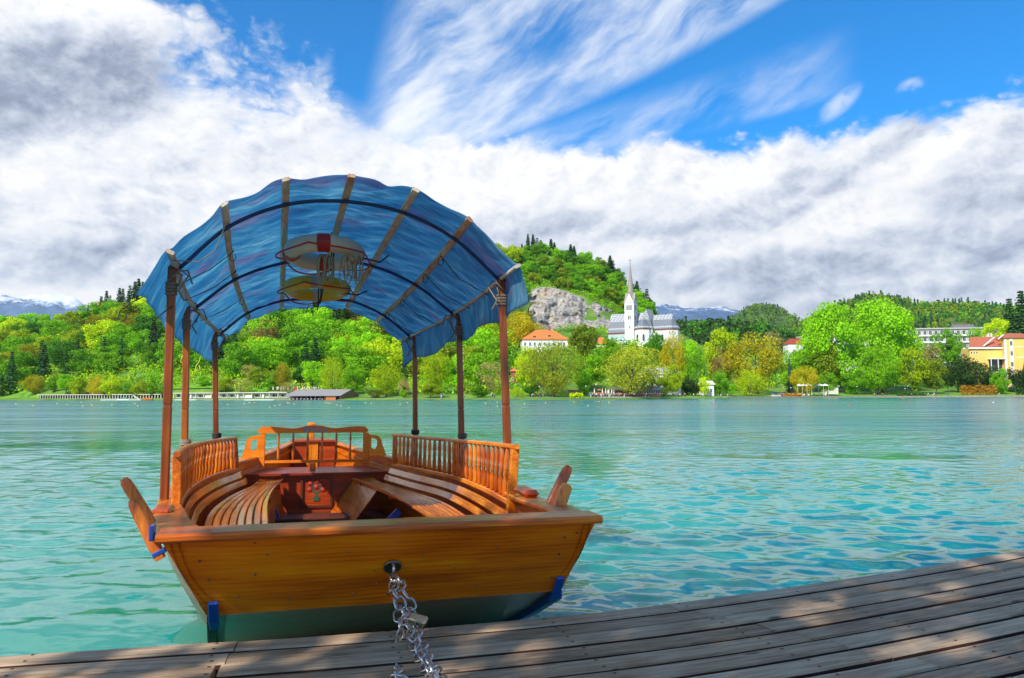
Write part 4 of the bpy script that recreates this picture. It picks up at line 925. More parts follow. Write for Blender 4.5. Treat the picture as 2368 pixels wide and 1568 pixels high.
def ground_z(col, Y):
    s = float(SHORE(col)); ys = [s - 30, s, s + 2.0, s + 14] + [max(float(f(col)), s + 16 + 8 * i) for i, f in enumerate(PYs)]
    zs = [-4, -.35, .5, 1.2] + [float(f(col)) for f in PZs]
    ys.append(ys[-1] + 700); zs.append(zs[-1] - 60)
    return float(np.interp(Y, ys, zs))
def col_of(x, Y): return CXP + F_PX * x / (Y * math.cos(PITCH))
def ground_at(x, Y):
    c = min(max(col_of(x, Y), -1500), 3600); z = ground_z(c, Y)
    d = Y - float(SHORE(c)); return z + (hz(x, Y, .012) * min(max((d - 60) / 120, 0), 1) * 9 if d > 60 else 0)
cols = list(np.linspace(-1500, 3600, 256))
G = []
for c in cols:
    s = float(SHORE(c)); row = []
    Ys = [s - 30, s - .5, s, s + .6, s + 2, s + 5, s + 9, s + 14] + list(np.linspace(s + 22, s + 120, 14)) + list(np.linspace(s + 130, 860, 46)) + [900, 950, 1050, 1200, 1400, 1600]
    for Y in Ys:
        x = (c - CXP) / F_PX * Y * math.cos(PITCH)
        row.append((x, Y, ground_at(x, Y) if Y > s + .1 or Y < s - 1 else ground_z(c, Y)))
    G.append(row)
mb = MB(); mb.grid([list(r) for r in zip(*G)]); land = mb.build('ground', 'ground_cover'); tag(land, kind='structure')

def strip(name, mat, c0, c1, d0, d1, lift=.06, n=60, kind='structure'):
    """sheet laid on the ground along the shore"""
    m_ = MB(); A = []
    K = max(2, int((d1 - d0) / 3) + 1)
    for j in range(K):
        r = []
        for i in range(n):
            c = c0 + (c1 - c0) * i / (n - 1); Y = float(SHORE(c)) + d0 + (d1 - d0) * j / (K - 1); x = (c - CXP) / F_PX * Y * math.cos(PITCH)
            r.append((x, Y, ground_at(x, Y) + lift))
        A.append(r)
    m_.grid(A); o = m_.build(name, mat); tag(o, kind=kind); return o
strip('shore_lawn', 'lawn', 1040, 1700, 4, 26, .10, 120)
strip('shore_lawn', 'lawn', 1700, 2600, 4, 46, .10, 120)
strip('shore_lawn', 'lawn', -200, 90, 5, 60, .10, 50)
strip('hillside_meadow', 'lawn', 392, 640, 20, 60, .25, 60)
strip('lakeside_path', 'sand_path', 1640, 2600, 2.2, 4.6, .14, 120)
strip('lakeside_path', 'sand_path', 830, 1640, 2.2, 3.6, .14, 100)
strip('terrace_paving', 'sand_path', 1380, 1500, 4, 10, .2, 40)
strip('boat_ramp', 'sand_path', 1782, 1806, 3, 24, .22, 12)

def far_hill(name, pts, Y, thick, mat, kind='structure', rough=.06, nr=26):
    f = herm([p[0] for p in pts], [at_y(p[0], p[1], Y).z for p in pts])
    A = []; N = 220; x0, x1 = pts[0][0], pts[-1][0]
    for j in range(nr):
        t = j / (nr - 1) * 1.35; r = []
        for i in range(N):
            c = x0 + (x1 - x0) * i / (N - 1); Yj = Y - thick * (1 - t); x = (c - CXP) / F_PX * Yj
            z = float(f(c)); prof = math.sin(min(t, 1) * math.pi / 2) ** 1.15 if t <= 1 else 1 - (t - 1) * 1.2
            zz = z * prof + mnoise.fractal(Vector((x / thick * 5, Yj / thick * 5, 3.)), .8, 2.1, 7) * z * rough * 1.6 * min(1, t * 2)
            r.append((x, Yj, zz - 4))
        A.append(r)
    m_ = MB(); m_.grid(A); o = m_.build(name, mat); tag(o, kind=kind); return o, f
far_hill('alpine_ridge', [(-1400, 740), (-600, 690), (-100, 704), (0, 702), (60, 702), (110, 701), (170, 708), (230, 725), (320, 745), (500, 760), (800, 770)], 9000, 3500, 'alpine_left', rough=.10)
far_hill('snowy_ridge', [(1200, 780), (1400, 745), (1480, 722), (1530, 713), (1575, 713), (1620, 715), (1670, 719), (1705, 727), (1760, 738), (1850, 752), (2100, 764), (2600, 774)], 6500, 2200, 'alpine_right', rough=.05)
hillA, fA = far_hill('rounded_green_hill', [(x, y + 9) for x, y in [(1560, 790), (1640, 762), (1690, 738), (1715, 722), (1742, 709), (1775, 706), (1800, 712), (1838, 731), (1880, 748), (1960, 765), (2100, 790)]], 2400, 700, 'green_hill')
hillB, fB = far_hill('long_green_hill', [(x, y + 14) for x, y in [(1700, 790), (1790, 772), (1850, 750), (1900, 722), (1960, 698), (2010, 684), (2050, 685), (2110, 695), (2170, 703), (2230, 700), (2300, 706), (2367, 712), (2600, 700), (3000, 725), (3600, 760)]], 1700, 620, 'green_hill')
hillC, fC = far_hill('dark_wooded_ridge', [(x, y + 12) for x, y in [(1480, 800), (1540, 772), (1560, 752), (1620, 747), (1690, 745), (1760, 752), (1800, 764), (1850, 780), (1900, 792), (2000, 800), (2200, 806)]], 1000, 210, 'green_hill')

# limestone cliff under the wooded summit
def cliff():
    m_ = MB(); A = []
    top = herm([1195, 1212, 1235, 1270, 1310, 1350, 1390, 1420, 1450, 1480], [712, 690, 668, 664, 674, 690, 706, 722, 742, 766])
    bot = herm([1195, 1230, 1300, 1400, 1480], [790, 792, 796, 800, 800])
    yb = 628; yt = 684
    for j in range(64):
        t = j / 63; r = []
        for i in range(130):
            c = 1195 + 285 * i / 129
            py = float(bot(c)) + (float(top(c)) - float(bot(c))) * t
            k = abs(i / 129 * 2 - 1) ** 4; Y = yb + (yt - yb) * (t ** 1.3) + k * 14
            n = mnoise.ridged_multi_fractal(Vector((c * .022, py * .030, 1.3)), .9, 2.2, 6, 1.0, 2.0)
            n2 = mnoise.fractal(Vector((c * .012, py * .02, 7.)), 1., 2., 4)
            Y -= (n - 1.0) * 7.5 + n2 * 10 + mnoise.noise(Vector((c * .11, py * .035, 5.))) * 3.0
            if j == 0 or j == 63: Y += 6
            # rounded buttress low in the middle
            b = max(0, 1 - ((c - 1340) / 62) ** 2 - ((py - 778) / 34) ** 2); Y -= math.sqrt(b) * 16 if b > 0 else 0
            r.append(tuple(at_y(c, py, Y)))
        A.append(r)
    m_.grid(A); o = m_.build('limestone_cliff', 'limestone'); tag(o, kind='structure')
cliff()
m_ = MB(); A = []
for j in range(10):
    r = []
    for i in range(14):
        c = 540 + 52 * i / 13; py = 812 - 50 * j / 9; Y = 560 + 30 * (j / 9) - 10 * math.sin(i / 13 * math.pi) - hz(c, py, .08) * 6
        r.append(tuple(at_y(c, py, Y)))
    A.append(r)
m_.grid(A); o = m_.build('rock_outcrop', 'limestone'); tag(o, kind='structure')

# stone lake wall on the right
def lake_wall(c0, c1, h, name, label):
    m_ = MB(); fr = []
    for i in range(40):
        c = c0 + (c1 - c0) * i / 39; Y = float(SHORE(c)) + 1.2; x = (c - CXP) / F_PX * Y * math.cos(PITCH)
        fr.append(((x, Y, 0), (0, 1, 0), (0, 0, 1)))
    m_.sweep(fr, [(0, -1), (1.0, -1), (1.0, h), (-.05, h)]); o = m_.build(name, 'stone_wall'); tag(o, label, 'wall')
lake_wall(1690, 2600, .95, 'lake_wall', 'low grey stone wall holding the bank along the right of the lake')
lake_wall(380, 690, .55, 'quay_wall', 'pale low quay edge in front of the lakeside bathhouse')

# ---------------------------------------------------------------- lake
def lake():
    az_ = np.concatenate([np.linspace(-180, -44, 40)[:-1], np.linspace(-44, 44, 620), np.linspace(44, 180, 40)[1:-1]]) * math.pi / 180
    r = [.4]; 
    while r[-1] < 640: r.append(r[-1] * (1.0058 if 2.2 < r[-1] < 34 else 1.02))
    r = np.array(r); A, Rr = np.meshgrid(az_, r); Xc = np.sin(A) * Rr; Yc = np.cos(A) * Rr
    Z = np.zeros_like(Xc); rs = np.random.default_rng(3)
    dr = Rr * .0058
    side = np.clip((Xc / np.maximum(Rr, .1) + .12) / .22, 0, 1); side = side * side * (3 - 2 * side)     # calmer in the lee left of the boat
    side = np.maximum(side, np.clip((Rr - 4.2) / 8, 0, 1))
    gust = np.array([[0.0]])
    for i in range(84):
        L = .09 * (.95 / .09) ** rs.random(); k = 2 * math.pi / L
        th = math.radians(rs.normal(84, 34)); kx, ky = k * math.cos(th), k * math.sin(th)
        a = L * .0125 * (.6 + .8 * rs.random()); w = np.clip(L / (2.6 * dr) - 1, 0, 1)
        ph = rs.random() * 6.28 + .8 * np.sin(Xc * .31 + i) + .8 * np.sin(Yc * .27 + i * 2)
        Z += a * w * np.sin(kx * Xc + ky * Yc + ph) * (.10 + .90 * side) * .34
    for i in range(9):       # long smooth ripples running towards the jetty on the left
        L = .3 + .8 * rs.random(); k = 2 * math.pi / L; th = math.radians(rs.normal(88, 5))
        w = np.clip(L / (3.2 * dr) - 1, 0, 1)
        Z += L * .0062 * w * np.sin(k * math.cos(th) * Xc + k * math.sin(th) * Yc + rs.random() * 6 + 1.2 * np.sin(Xc * .9 + i) * .6) * (1 - side * .8)
    ruf = np.ones_like(Xc)
    for px_, py_, hx_, hy_, s_ in ((250, 1034, 150, 13, .8), (60, 1030, 90, 9, .6), (1330, 1078, 130, 24, .75), (2070, 1062, 270, 9, .8), (1700, 1056, 210, 7, .6), (2340, 1090, 70, 20, .5), (300, 1062, 170, 6, .5)):
        c_ = at_z(px_, py_, 0); e_ = at_z(px_, py_ - hy_, 0); rx = hx_ / F_PX * c_.y; ry = abs(e_.y - c_.y)
        wob = .35 * np.sin(Xc * .9 + px_) + .3 * np.sin(Xc * 2.3 + Yc * .7)
        ruf -= s_ * np.exp(-((Xc - c_.x) / rx) ** 2 - ((Yc - c_.y) / ry + wob) ** 2) 
    ruf = np.clip(ruf, .08, 1); Z *= ruf
    n0, n1_ = Xc.shape; V = np.stack([Xc.ravel(), Yc.ravel(), Z.ravel()], 1)
    I = np.arange(n0 - 1)[:, None] * n1_; J = np.arange(n1_)[None, :]; J2 = (J + 1) % n1_
    Fq = np.stack([I + J, I + J2, I + n1_ + J2, I + n1_ + J], -1).reshape(-1, 4)[:, ::-1]
    me = np_mesh('lake_water', V, Fq, 'lake_water', True); at_ = me.attributes.new('ruffle', 'FLOAT', 'POINT'); at_.data.foreach_set('value', ruf.ravel().astype(np.float32)); o = link(bpy.data.objects.new('lake_water', me)); tag(o, kind='structure')
    V2 = [(-.5, -.5, .0), (.5, -.5, 0), (.5, .5, 0), (-.5, .5, 0)]
lake()
# ---------------------------------------------------------------- trees
def leaf_quads(C, N, size, rs, tilt=.8):
    """leaf clumps: a bent quad at every centre C, facing roughly N"""
    n = len(C); R = rs.normal(size=(n, 3)); Nn = N + R * tilt; Nn /= np.linalg.norm(Nn, axis=1)[:, None]
    T = np.cross(Nn, rs.normal(size=(n, 3))); T /= np.linalg.norm(T, axis=1)[:, None]; B = np.cross(Nn, T)
    s = (size * (.55 + .9 * rs.random(n)))[:, None]; a = (.5 + .5 * rs.random(n))[:, None]
    V = np.stack([C - T * s, C - B * s * a, C + T * s, C + B * s * a], 1).reshape(-1, 3)
    return V, np.arange(4 * n).reshape(n, 4)
def crown_broad(name, mat, seed, n=5200, w=.42, base=.16, lobes=34, top=.98, size=.019, sparse=.0, droop=0., flat=1.0, squeeze=0.):
    """crown in a unit-high tree: lobes spread over an uneven egg, leaves round each lobe"""
    rs = np.random.default_rng(seed); L = []
    hc = (base + top) / 2; hh = (top - base) / 2
    while len(L) < lobes:
        p = rs.normal(size=3); p /= np.linalg.norm(p); r = .35 + .62 * rs.random() ** .5
        z = p[2] * r; wz = w * (1 - squeeze * max(0, z)) * (1.0 - .25 * max(0, -z))
        q = np.array([p[0] * r * wz, p[1] * r * wz, hc + z * hh * flat])
        L.append((q, (.085 + .085 * rs.random()) * (w / .42) ** .5))
    Cs, Ns = [], []
    for q, r in L:
        k = int(n / lobes * (r / .125) ** 2 * (.75 + .5 * rs.random())); d = rs.normal(size=(k, 3)); d /= np.linalg.norm(d, axis=1)[:, None]
        rad = r * (.62 + .5 * rs.random(k) ** .6)[:, None]; d2 = d * np.array([1, 1, .78])
        c = q + d2 * rad
        if droop: c[:, 2] -= droop * rs.random(k) ** 2 * .5
        Cs.append(c); Ns.append(d)
    C = np.concatenate(Cs); N = np.concatenate(Ns)
    m = C[:, 2] > .05; C, N = C[m], N[m]
    if sparse: m = rs.random(len(C)) > sparse; C, N = C[m], N[m]
    V, Fq = leaf_quads(C, N, size, rs)
    return np_mesh(name, V, Fq, mat)
def crown_conifer(name, mat, seed, n=3600, w=.17, base=.10, layers=20, size=.017, ragged=.25):
    rs = np.random.default_rng(seed); Cs, Ns = [], []
    for i in range(layers):
        t = i / layers; z = base + (1 - base) * t; R = w * (1 - t) ** .85 * (1 + ragged * (rs.random() - .5)) + .008
        nb = max(5, int(13 * (1 - t) + 4))
        for b in range(nb):
            a = 2 * math.pi * (b + rs.random() * .6) / nb; l = R * (1 - ragged * rs.random()); k = max(4, int(n / layers / nb * (1.5 - t)))
            u = rs.random(k); rad = l * u; zz = z - .30 * rad * (1 + .3 * u) + rs.normal(size=k) * .006 + .02 * u
            sp = rs.normal(size=k) * .018 * (1 - u * .5); c = np.stack([np.cos(a) * rad - np.sin(a) * sp, np.sin(a) * rad + np.cos(a) * sp, zz], 1)
            Cs.append(c); Ns.append(np.tile([np.cos(a) * .5, np.sin(a) * .5, .8], (k, 1)))
    C = np.concatenate(Cs); N = np.concatenate(Ns); V, Fq = leaf_quads(C, N, size, rs, .5)
    return np_mesh(name, V, Fq, mat)
def trunk_mesh(seed, limbs=7, r=.022, lean=0.0, h=.72, spread=.26, fork=.22):
    rs = random.Random(seed); m_ = MB(); pts = [(lean * t * t + .01 * math.sin(t * 7 + seed), .008 * math.sin(t * 5 + seed), t * h - .02 * (t == 0)) for t in [i / 7 for i in range(8)]]
    m_.tube(pts, [r * (1.5 if i == 0 else 1) * (1 - .8 * i / 7) for i in range(8)], 7)
    for k in range(limbs):
        t = fork + (.92 - fork) * k / limbs; p = Vector(pts[min(7, int(t * 7))]); a = k * 2.4 + rs.random(); L = spread * (1 - .5 * t) * (.8 + .4 * rs.random())
        q = [p, p + Vector((math.cos(a) * L * .4, math.sin(a) * L * .4, L * .35)), p + Vector((math.cos(a) * L, math.sin(a) * L, L * .9))]
        m_.tube(q, [r * .45 * (1 - .5 * t), r * .3, r * .08], 5)
    me = bpy.data.meshes.new('trunk'); me.from_pydata(m_.v, [], m_.f); me.materials.append(MATS['bark']); me.update(); return me
TR = [trunk_mesh(s) for s in (1, 2, 3)]; TR_CON = trunk_mesh(9, limbs=0, r=.014, h=.92); TR_LEAN = trunk_mesh(5, lean=-.28, limbs=6, spread=.2); TR_BIG = trunk_mesh(6, limbs=9, r=.03, spread=.4, fork=.12)
TR_THIN = trunk_mesh(8, limbs=12, r=.012, h=.95, spread=.16, fork=.25)
CR = {}
for k in ('bright', 'lime', 'mid', 'deep', 'olive'):
    CR[k] = [crown_broad('crown', 'leaves_' + k, 10 + i + 7 * len(CR), w=.40 + .05 * i, base=.12 - .03 * i, lobes=34 + 4 * i, n=6200) for i in range(2)]
CR['golden'] = [crown_broad('crown', 'leaves_golden', 61, n=7000, w=.50, base=.08, lobes=46, size=.015)]
CR['tan'] = [crown_broad('crown', 'leaves_tan', 62, n=2600, w=.40, base=.14, lobes=26, size=.014)]
CR['russet'] = [crown_broad('crown', 'leaves_russet', 63, n=2200, w=.36, base=.16, lobes=24, size=.013)]
CR['plane'] = [crown_broad('crown', 'leaves_plane', 64, n=8200, w=.50, base=.10, lobes=60, size=.0115, sparse=.1), crown_broad('crown', 'leaves_plane', 65, n=8600, w=.60, base=.07, lobes=66, size=.0115, sparse=.1)]
CR['dark'] = [crown_broad('crown', 'leaves_dark', 66, n=5200, w=.46, base=.03, lobes=30, size=.017)]
CR['willow'] = [crown_broad('crown', 'leaves_lime', 67, n=6000, w=.46, base=.05, lobes=34, size=.013, droop=.5)]
CR['birch'] = [crown_broad('crown', 'leaves_mid', 68, n=5000, w=.22, base=.08, lobes=30, size=.013, droop=.3)]
CR['poplar'] = [crown_broad('crown', 'leaves_bright', 69, n=17000, w=.40, base=.06, lobes=60, size=.0125, squeeze=.25), crown_broad('crown', 'leaves_bright', 70, n=17000, w=.40, base=.03, lobes=60, size=.0125, squeeze=.2)]
CR['hero'] = [crown_broad('crown', 'leaves_bright', 71, n=9000, w=.46, base=.08, lobes=56, size=.0125), crown_broad('crown', 'leaves_lime', 72, n=9000, w=.46, base=.08, lobes=52, size=.0125)]
CR['spruce'] = [crown_conifer('crown', 'leaves_spruce', 80), crown_conifer('crown', 'leaves_spruce', 81, w=.21, ragged=.45, layers=16, n=3000)]
CR['pine'] = [crown_conifer('crown', 'leaves_spruce', 83, w=.24, base=.35, layers=9, n=1800, ragged=.6)]
CR['bluespruce'] = [crown_conifer('crown', 'leaves_bluespruce', 82, w=.2)]
CRW = dict(golden=1.0, tan=.8, russet=.72, plane=1.1, dark=.92, willow=.92, birch=.44, poplar=.78, hero=.92, spruce=.36, pine=.46, bluespruce=.4)
WORD = dict(bright='bright green', lime='yellow-green', mid='mid-green', deep='deep green', olive='dull olive green', golden='golden green', tan='pale tan half-bare', russet='reddish brown half-bare',
            plane='sparse yellow-olive', dark='very dark green', willow='drooping yellow-green', birch='slender green weeping', poplar='huge bright green', hero='bright green', spruce='dark pointed', pine='dark ragged', bluespruce='blue-grey pointed')
def tree(kind, px, ytop, ybase, wpx, Y, label, cat='tree', group=None, name=None, var=0, trunk=None, bare=False, zbase=None):
    if zbase is None:
        b = at_y(px, ybase, Y); g = ground_at(b.x, Y); z0 = min(b.z, g) if g < b.z + 3 else g
        z0 = g if abs(g - b.z) < 6 else b.z
    else: z0 = zbase; b = at_y(px, ybase, Y)
    topz = at_y(px, ytop, Y).z; h = max(topz - z0, 2.0); wd = wpx / F_PX * Y
    C = CR[kind][var % len(CR[kind])]; base_w = CRW.get(kind, .82) * 1.12; sx = 1.16 * wd / base_w
    con = kind in ('spruce', 'pine', 'bluespruce')
    nm = name or ('spruce_tree' if con else 'willow_tree' if kind == 'willow' else 'birch_tree' if kind == 'birch' else 'broadleaf_tree')
    r = empty(nm, (b.x, Y, z0 - .2), random.random() * 6.28, label, cat, group, (sx, sx, h / .985 if con else h / 1.04))
    c = link(bpy.data.objects.new('crown', C)); c.parent = r
    if not bare:
        t = link(bpy.data.objects.new('trunk', trunk or (TR_CON if con else TR[int(px) % 3]))); t.parent = r
    return r
T = []   # (kind, x, top, base, width, distance, label)
def shore_y(c, d): return float(SHORE(c)) + d
for row in [
    ('spruce', 24, 812, 916, 38, 30, 'tall dark spruce at the left edge of the far shore, beside the yellowish tree'),
    ('spruce', 3, 866, 920, 26, 22, 'small dark conifer cut by the left edge of the picture at the water'),
    ('golden', 80, 866, 921, 50, 20, 'ochre-green round tree standing right of the tall spruce on the left shore'),
    ('mid', 124, 868, 921, 30, 20, 'narrow mid-green tree between the ochre tree and the row of bathhouse trees'),
    ('bright', 153, 862, 922, 40, 16, 'first bright green tree over the left bathhouse roof'),
    ('lime', 182, 868, 923, 38, 12, 'yellow-green tree, second of the row over the left bathhouse'),
    ('golden', 221, 866, 923, 44, 14, 'golden green tree with fine twigs, middle of the left bathhouse row'),
    ('lime', 257, 865, 923, 50, 11, 'fullest yellow-green round tree of the left bathhouse row'),
    ('mid', 292, 884, 922, 32, 14, 'low green tree above the green covered boat'),
    ('lime', 325, 878, 922, 42, 12, 'lime green tree above the moored wooden boat'),
    ('bright', 360, 879, 922, 40, 13, 'green tree just left of the nearest left canopy post'),
    ('bright', 354, 857, 905, 28, 30, 'upright green tree behind the row near the left canopy post'),
    ('mid', 470, 868, 905, 34, 26, 'green tree on the meadow between the two left canopy posts'),
    ('olive', 521, 872, 911, 38, 20, 'rounded olive tree behind the bathhouse, right of the third canopy post'),
    ('tan', 556, 872, 911, 44, 18, 'pale tan leafless tree behind the bathhouse'),
    ('tan', 572, 838, 900, 30, 50, 'blossoming pale tree up the slope left of the green bathhouse trees'),
    ('olive', 598, 845, 908, 46, 34, 'broad olive green tree on the slope over the bathhouse'),
    ('mid', 628, 855, 905, 34, 30, 'mid-green tree left of the orange-tinted tree above the boathouse'),
    ('golden', 655, 838, 900, 44, 34, 'orange-tinted tree above the row of closed parasols'),
    ('tan', 662, 880, 908, 30, 22, 'small pale tree among the closed parasols'),
    ('deep', 694, 846, 896, 34, 46, 'deep green tree behind the parasol row'),
    ('bright', 722, 824, 893, 44, 44, 'vivid green tree behind the boathouse ridge'),
    ('willow', 768, 818, 908, 54, 26, 'tall drooping tree behind the boathouse gable'),
    ('bright', 817, 838, 910, 46, 24, 'vivid green tree right of the boathouse gable'),
    ('olive', 868, 898, 925, 36, 8, 'low olive willow bush at the water right of the boathouse'),
    ('hero', 893, 836, 921, 70, 16, 'large bright chestnut tree between the boathouse and the right canopy post'),
    ('spruce', 934, 828, 903, 30, 26, 'dark spruce directly left of the farthest right canopy post'),
    ('tan', 935, 872, 921, 34, 12, 'brown twiggy tree in front of the dark spruce by the canopy post'),
    ('bright', 932, 896, 926, 18, 6, 'small green sapling at the water near the farthest right post'),
    ('hero', 1005, 800, 908, 66, 28, 'tall bright green tree between the two farther right canopy posts'),
    ('bright', 1050, 806, 906, 50, 32, 'bright tree crossed by the middle right canopy post'),
    ('olive', 995, 886, 924, 48, 8, 'rounded olive bush on the lawn between the right canopy posts'),
    ('mid', 1106, 886, 927, 42, 8, 'low green willow at the water just right of the middle right post'),
    ('tan', 1133, 828, 908, 56, 18, 'tan and russet tree left of the nearest right canopy post'),
    ('bright', 1112, 800, 900, 66, 34, 'bright full tree behind the russet one by the nearest right post'),
    ('willow', 1196, 892, 926, 34, 7, 'small weeping willow at the water right of the nearest right post'),
    ('deep', 1226, 888, 915, 34, 14, 'low dark green bush between the weeping willow and the first plane tree'),
    ('lime', 1218, 795, 906, 50, 34, 'lime green tree in front of the orange-roofed house corner'),
    ('plane', 1279, 783, 921, 124, 10, 'wide yellow-olive plane tree below the orange-roofed house'),
    ('olive', 1350, 745, 830, 60, 110, 'tall dark olive tree between the orange-roofed house and the church'),
    ('bright', 1411, 777, 860, 48, 70, 'bright tree at the foot of the church nave'),
    ('bright', 1358, 806, 906, 78, 30, 'bright green tree between the two plane trees'),
    ('mid', 1350, 853, 909, 38, 16, 'small mid-green tree right of the first plane trunk'),
    ('plane', 1462, 793, 920, 165, 8, 'widest yellow-olive plane tree in front of the church, leaning trunk'),
    ('deep', 1519, 763, 850, 48, 90, 'deep green tree against the church choir'),
    ('golden', 1560, 767, 885, 56, 40, 'tall golden tree right of the church choir'),
    ('bright', 1592, 770, 880, 44, 60, 'green tree behind the golden tree right of the church'),
    ('lime', 1535, 868, 912, 44, 14, 'yellow-green bush beside the white lakeside house'),
    ('lime', 1556, 838, 912, 44, 18, 'yellow-green tree hiding the right end of the white villa'),
    ('olive', 1500, 850, 914, 34, 14, 'thin olive tree before the left end of the white villa'),
    ('lime', 1628, 868, 914, 26, 9, 'little yellow-green tree before the white pavilion'),
    ('birch', 1610, 785, 890, 38, 30, 'slender weeping birch left of the white pavilion'),
    ('dark', 1590, 866, 914, 30, 18, 'very dark yew right of the white lakeside house'),
    ('dark', 1608, 872, 914, 28, 15, 'dark round yew directly left of the white pavilion'),
    ('lime', 1672, 750, 890, 76, 60, 'large yellow-green tree rising behind the pavilion'),
    ('russet', 1661, 790, 890, 40, 28, 'reddish bare tree with a straight tall trunk above the pavilion'),
    ('mid', 1664, 852, 916, 44, 14, 'rounded green tree right of the white pavilion'),
    ('bright', 1690, 882, 917, 24, 10, 'small round green bush left of the lakeside willow'),
    ('willow', 1736, 850, 919, 66, 9, 'yellow-green weeping willow at the water beside the ramp'),
    ('golden', 1748, 772, 908, 128, 30, 'broad golden-olive oak behind the weeping willow'),
    ('tan', 1787, 756, 850, 50, 90, 'pale tan tree rising behind the golden oak'),
    ('bluespruce', 1826, 828, 895, 20, 26, 'narrow blue-grey spruce right of the golden oak'),
    ('bright', 1858, 796, 880, 76, 50, 'bright tree between the blue spruce and the huge poplars'),
    ('golden', 1862, 846, 916, 58, 14, 'ochre spreading tree over the white awnings'),
    ('bright', 1914, 853, 915, 42, 12, 'green tree right of the white awnings'),
    ('poplar', 1928, 690, 905, 128, 40, 'huge bright green poplar, left of the tallest pair'),
    ('olive', 1905, 800, 896, 76, 40, 'olive green tree under the left huge poplar'),
    ('poplar', 2036, 681, 905, 150, 40, 'huge bright green poplar, right of the tallest pair'),
    ('mid', 1975, 850, 912, 50, 22, 'shaded green tree low between the two huge poplars'),
    ('hero', 2030, 778, 908, 96, 18, 'dense bright tree in front of the right huge poplar'),
    ('lime', 2112, 796, 908, 64, 18, 'yellow-green tree left of the bare leaning trunks'),
    ('mid', 2190, 756, 850, 64, 120, 'green tree in front of the grey hotel balconies'),
    ('tan', 2156, 785, 880, 44, 60, 'tan tree between the yellow-green tree and the hotel'),
    ('mid', 2128, 778, 880, 46, 90, 'tree before the left end of the grey hotel'),
    ('deep', 2150, 800, 890, 50, 70, 'deep green tree low before the grey hotel'),
    ('mid', 2222, 782, 880, 44, 70, 'mid-green tree before the right end of the grey hotel'),
    ('bright', 1828, 796, 890, 46, 40, 'bright tree before the dark red roofed house'),
    ('olive', 2165, 830, 912, 46, 20, 'brown-trunked leaning tree right of the yellow-green lakeside tree'),
    ('dark', 2214, 808, 896, 64, 34, 'dark olive tree left of the broad dark cedar by the yellow house'),
    ('dark', 2258, 815, 896, 84, 32, 'broad dark cedar in front of the yellow house'),
    ('mid', 2313, 848, 908, 36, 20, 'small green tree below the yellow house'),
    ('dark', 2362, 826, 896, 56, 30, 'very dark tree cut by the right edge of the picture'),
    ('spruce', 2338, 690, 800, 56, 190, 'tall dark spruce behind the yellow house roof'),
    ('spruce', 2366, 672, 800, 64, 185, 'tallest dark spruce at the right edge above the yellow house'),
    ('spruce', 2396, 690, 800, 44, 185, 'dark spruce just outside the right edge above the yellow house'),
    ('lime', 2303, 732, 800, 48, 180, 'rounded yellow-green tree above the yellow house roof'),
    ('bright', 2254, 752, 800, 26, 170, 'small bright tree between the grey hotel and the yellow house'),
]:
    k, x, yt, yb, w_, d, lab = row
    tk = TR_BIG if k == 'plane' else TR_LEAN if 'leaning tree' in lab else TR_THIN if k in ('russet', 'tan', 'birch') else None
    tree(k, x, yt, yb, w_, shore_y(x, d), lab, var=int(x) % 2, trunk=tk)

# wooded hillside and castle hill: individual trees, the largest in view
WOODS = []
def wood_spot(px, Y, hgt, kind, zone): WOODS.append((px, Y, hgt, kind, zone))
rs = random.Random(21)
def pick(px, t):
    r = rs.random()
    n = mnoise.noise(Vector((px * .012, t * 3.0, 2.))) + (.5 - r) * .5
    if n > .40: return 'spruce'
    if n > .12: return rs.choice(['deep', 'mid', 'mid'])
    if n > -.22: return rs.choice(['bright', 'mid', 'bright', 'lime'])
    return rs.choice(['lime', 'bright', 'golden', 'olive', 'lime'])
def zone_of(px):
    if px < 60: return 'behind the leftmost spruce'
    if px < 200: return 'above the left bathhouse'
    if px < 385: return 'left of the boat'
    if px < 500: return 'between the left posts'
    if px < 650: return 'above the lakeside bathhouse'
    if px < 830: return 'above the boathouse'
    if px < 965: return 'left of the farthest right post'
    if px < 1170: return 'between the right posts'
    if px < 1300: return 'at the castle hill left'
    if px < 1420: return 'amid the castle hill'
    return 'at the castle hill right'
# castle hill crown trees above the cliff
for t in np.linspace(0, 1, 6):
    for c in np.arange(1186, 1560, 17 - 2 * t):
        cc = c + rs.uniform(-6, 6); Y = 676 + t * 96 + rs.uniform(-7, 7)
        if (t < .3 and cc > 1500) or (1205 < cc < 1470 and Y < 692 + 5 * math.sin(cc)): continue
        x_ = (cc - CXP) / F_PX * Y; g = ground_at(x_, Y); py = 916 - (g - ZC) / Y * F_PX
        if py > 745: continue
        k = rs.choice(['mid', 'bright', 'mid', 'deep', 'olive', 'bright', 'mid'])
        wood_spot(cc, Y, rs.uniform(10, 14), k, 'castle')
for c, hh in ((1208, 15), (1222, 19), (1234, 21), (1243, 20), (1252, 18), (1276, 20), (1284, 17), (1322, 17), (1330, 16), (1414, 20), (1421, 18), (1476, 20), (1489, 15), (1499, 22), (1505, 16)):
    wood_spot(c, 768 if c < 1400 else 760, hh, 'pine' if rs.random() < .35 else 'spruce', 'castle')
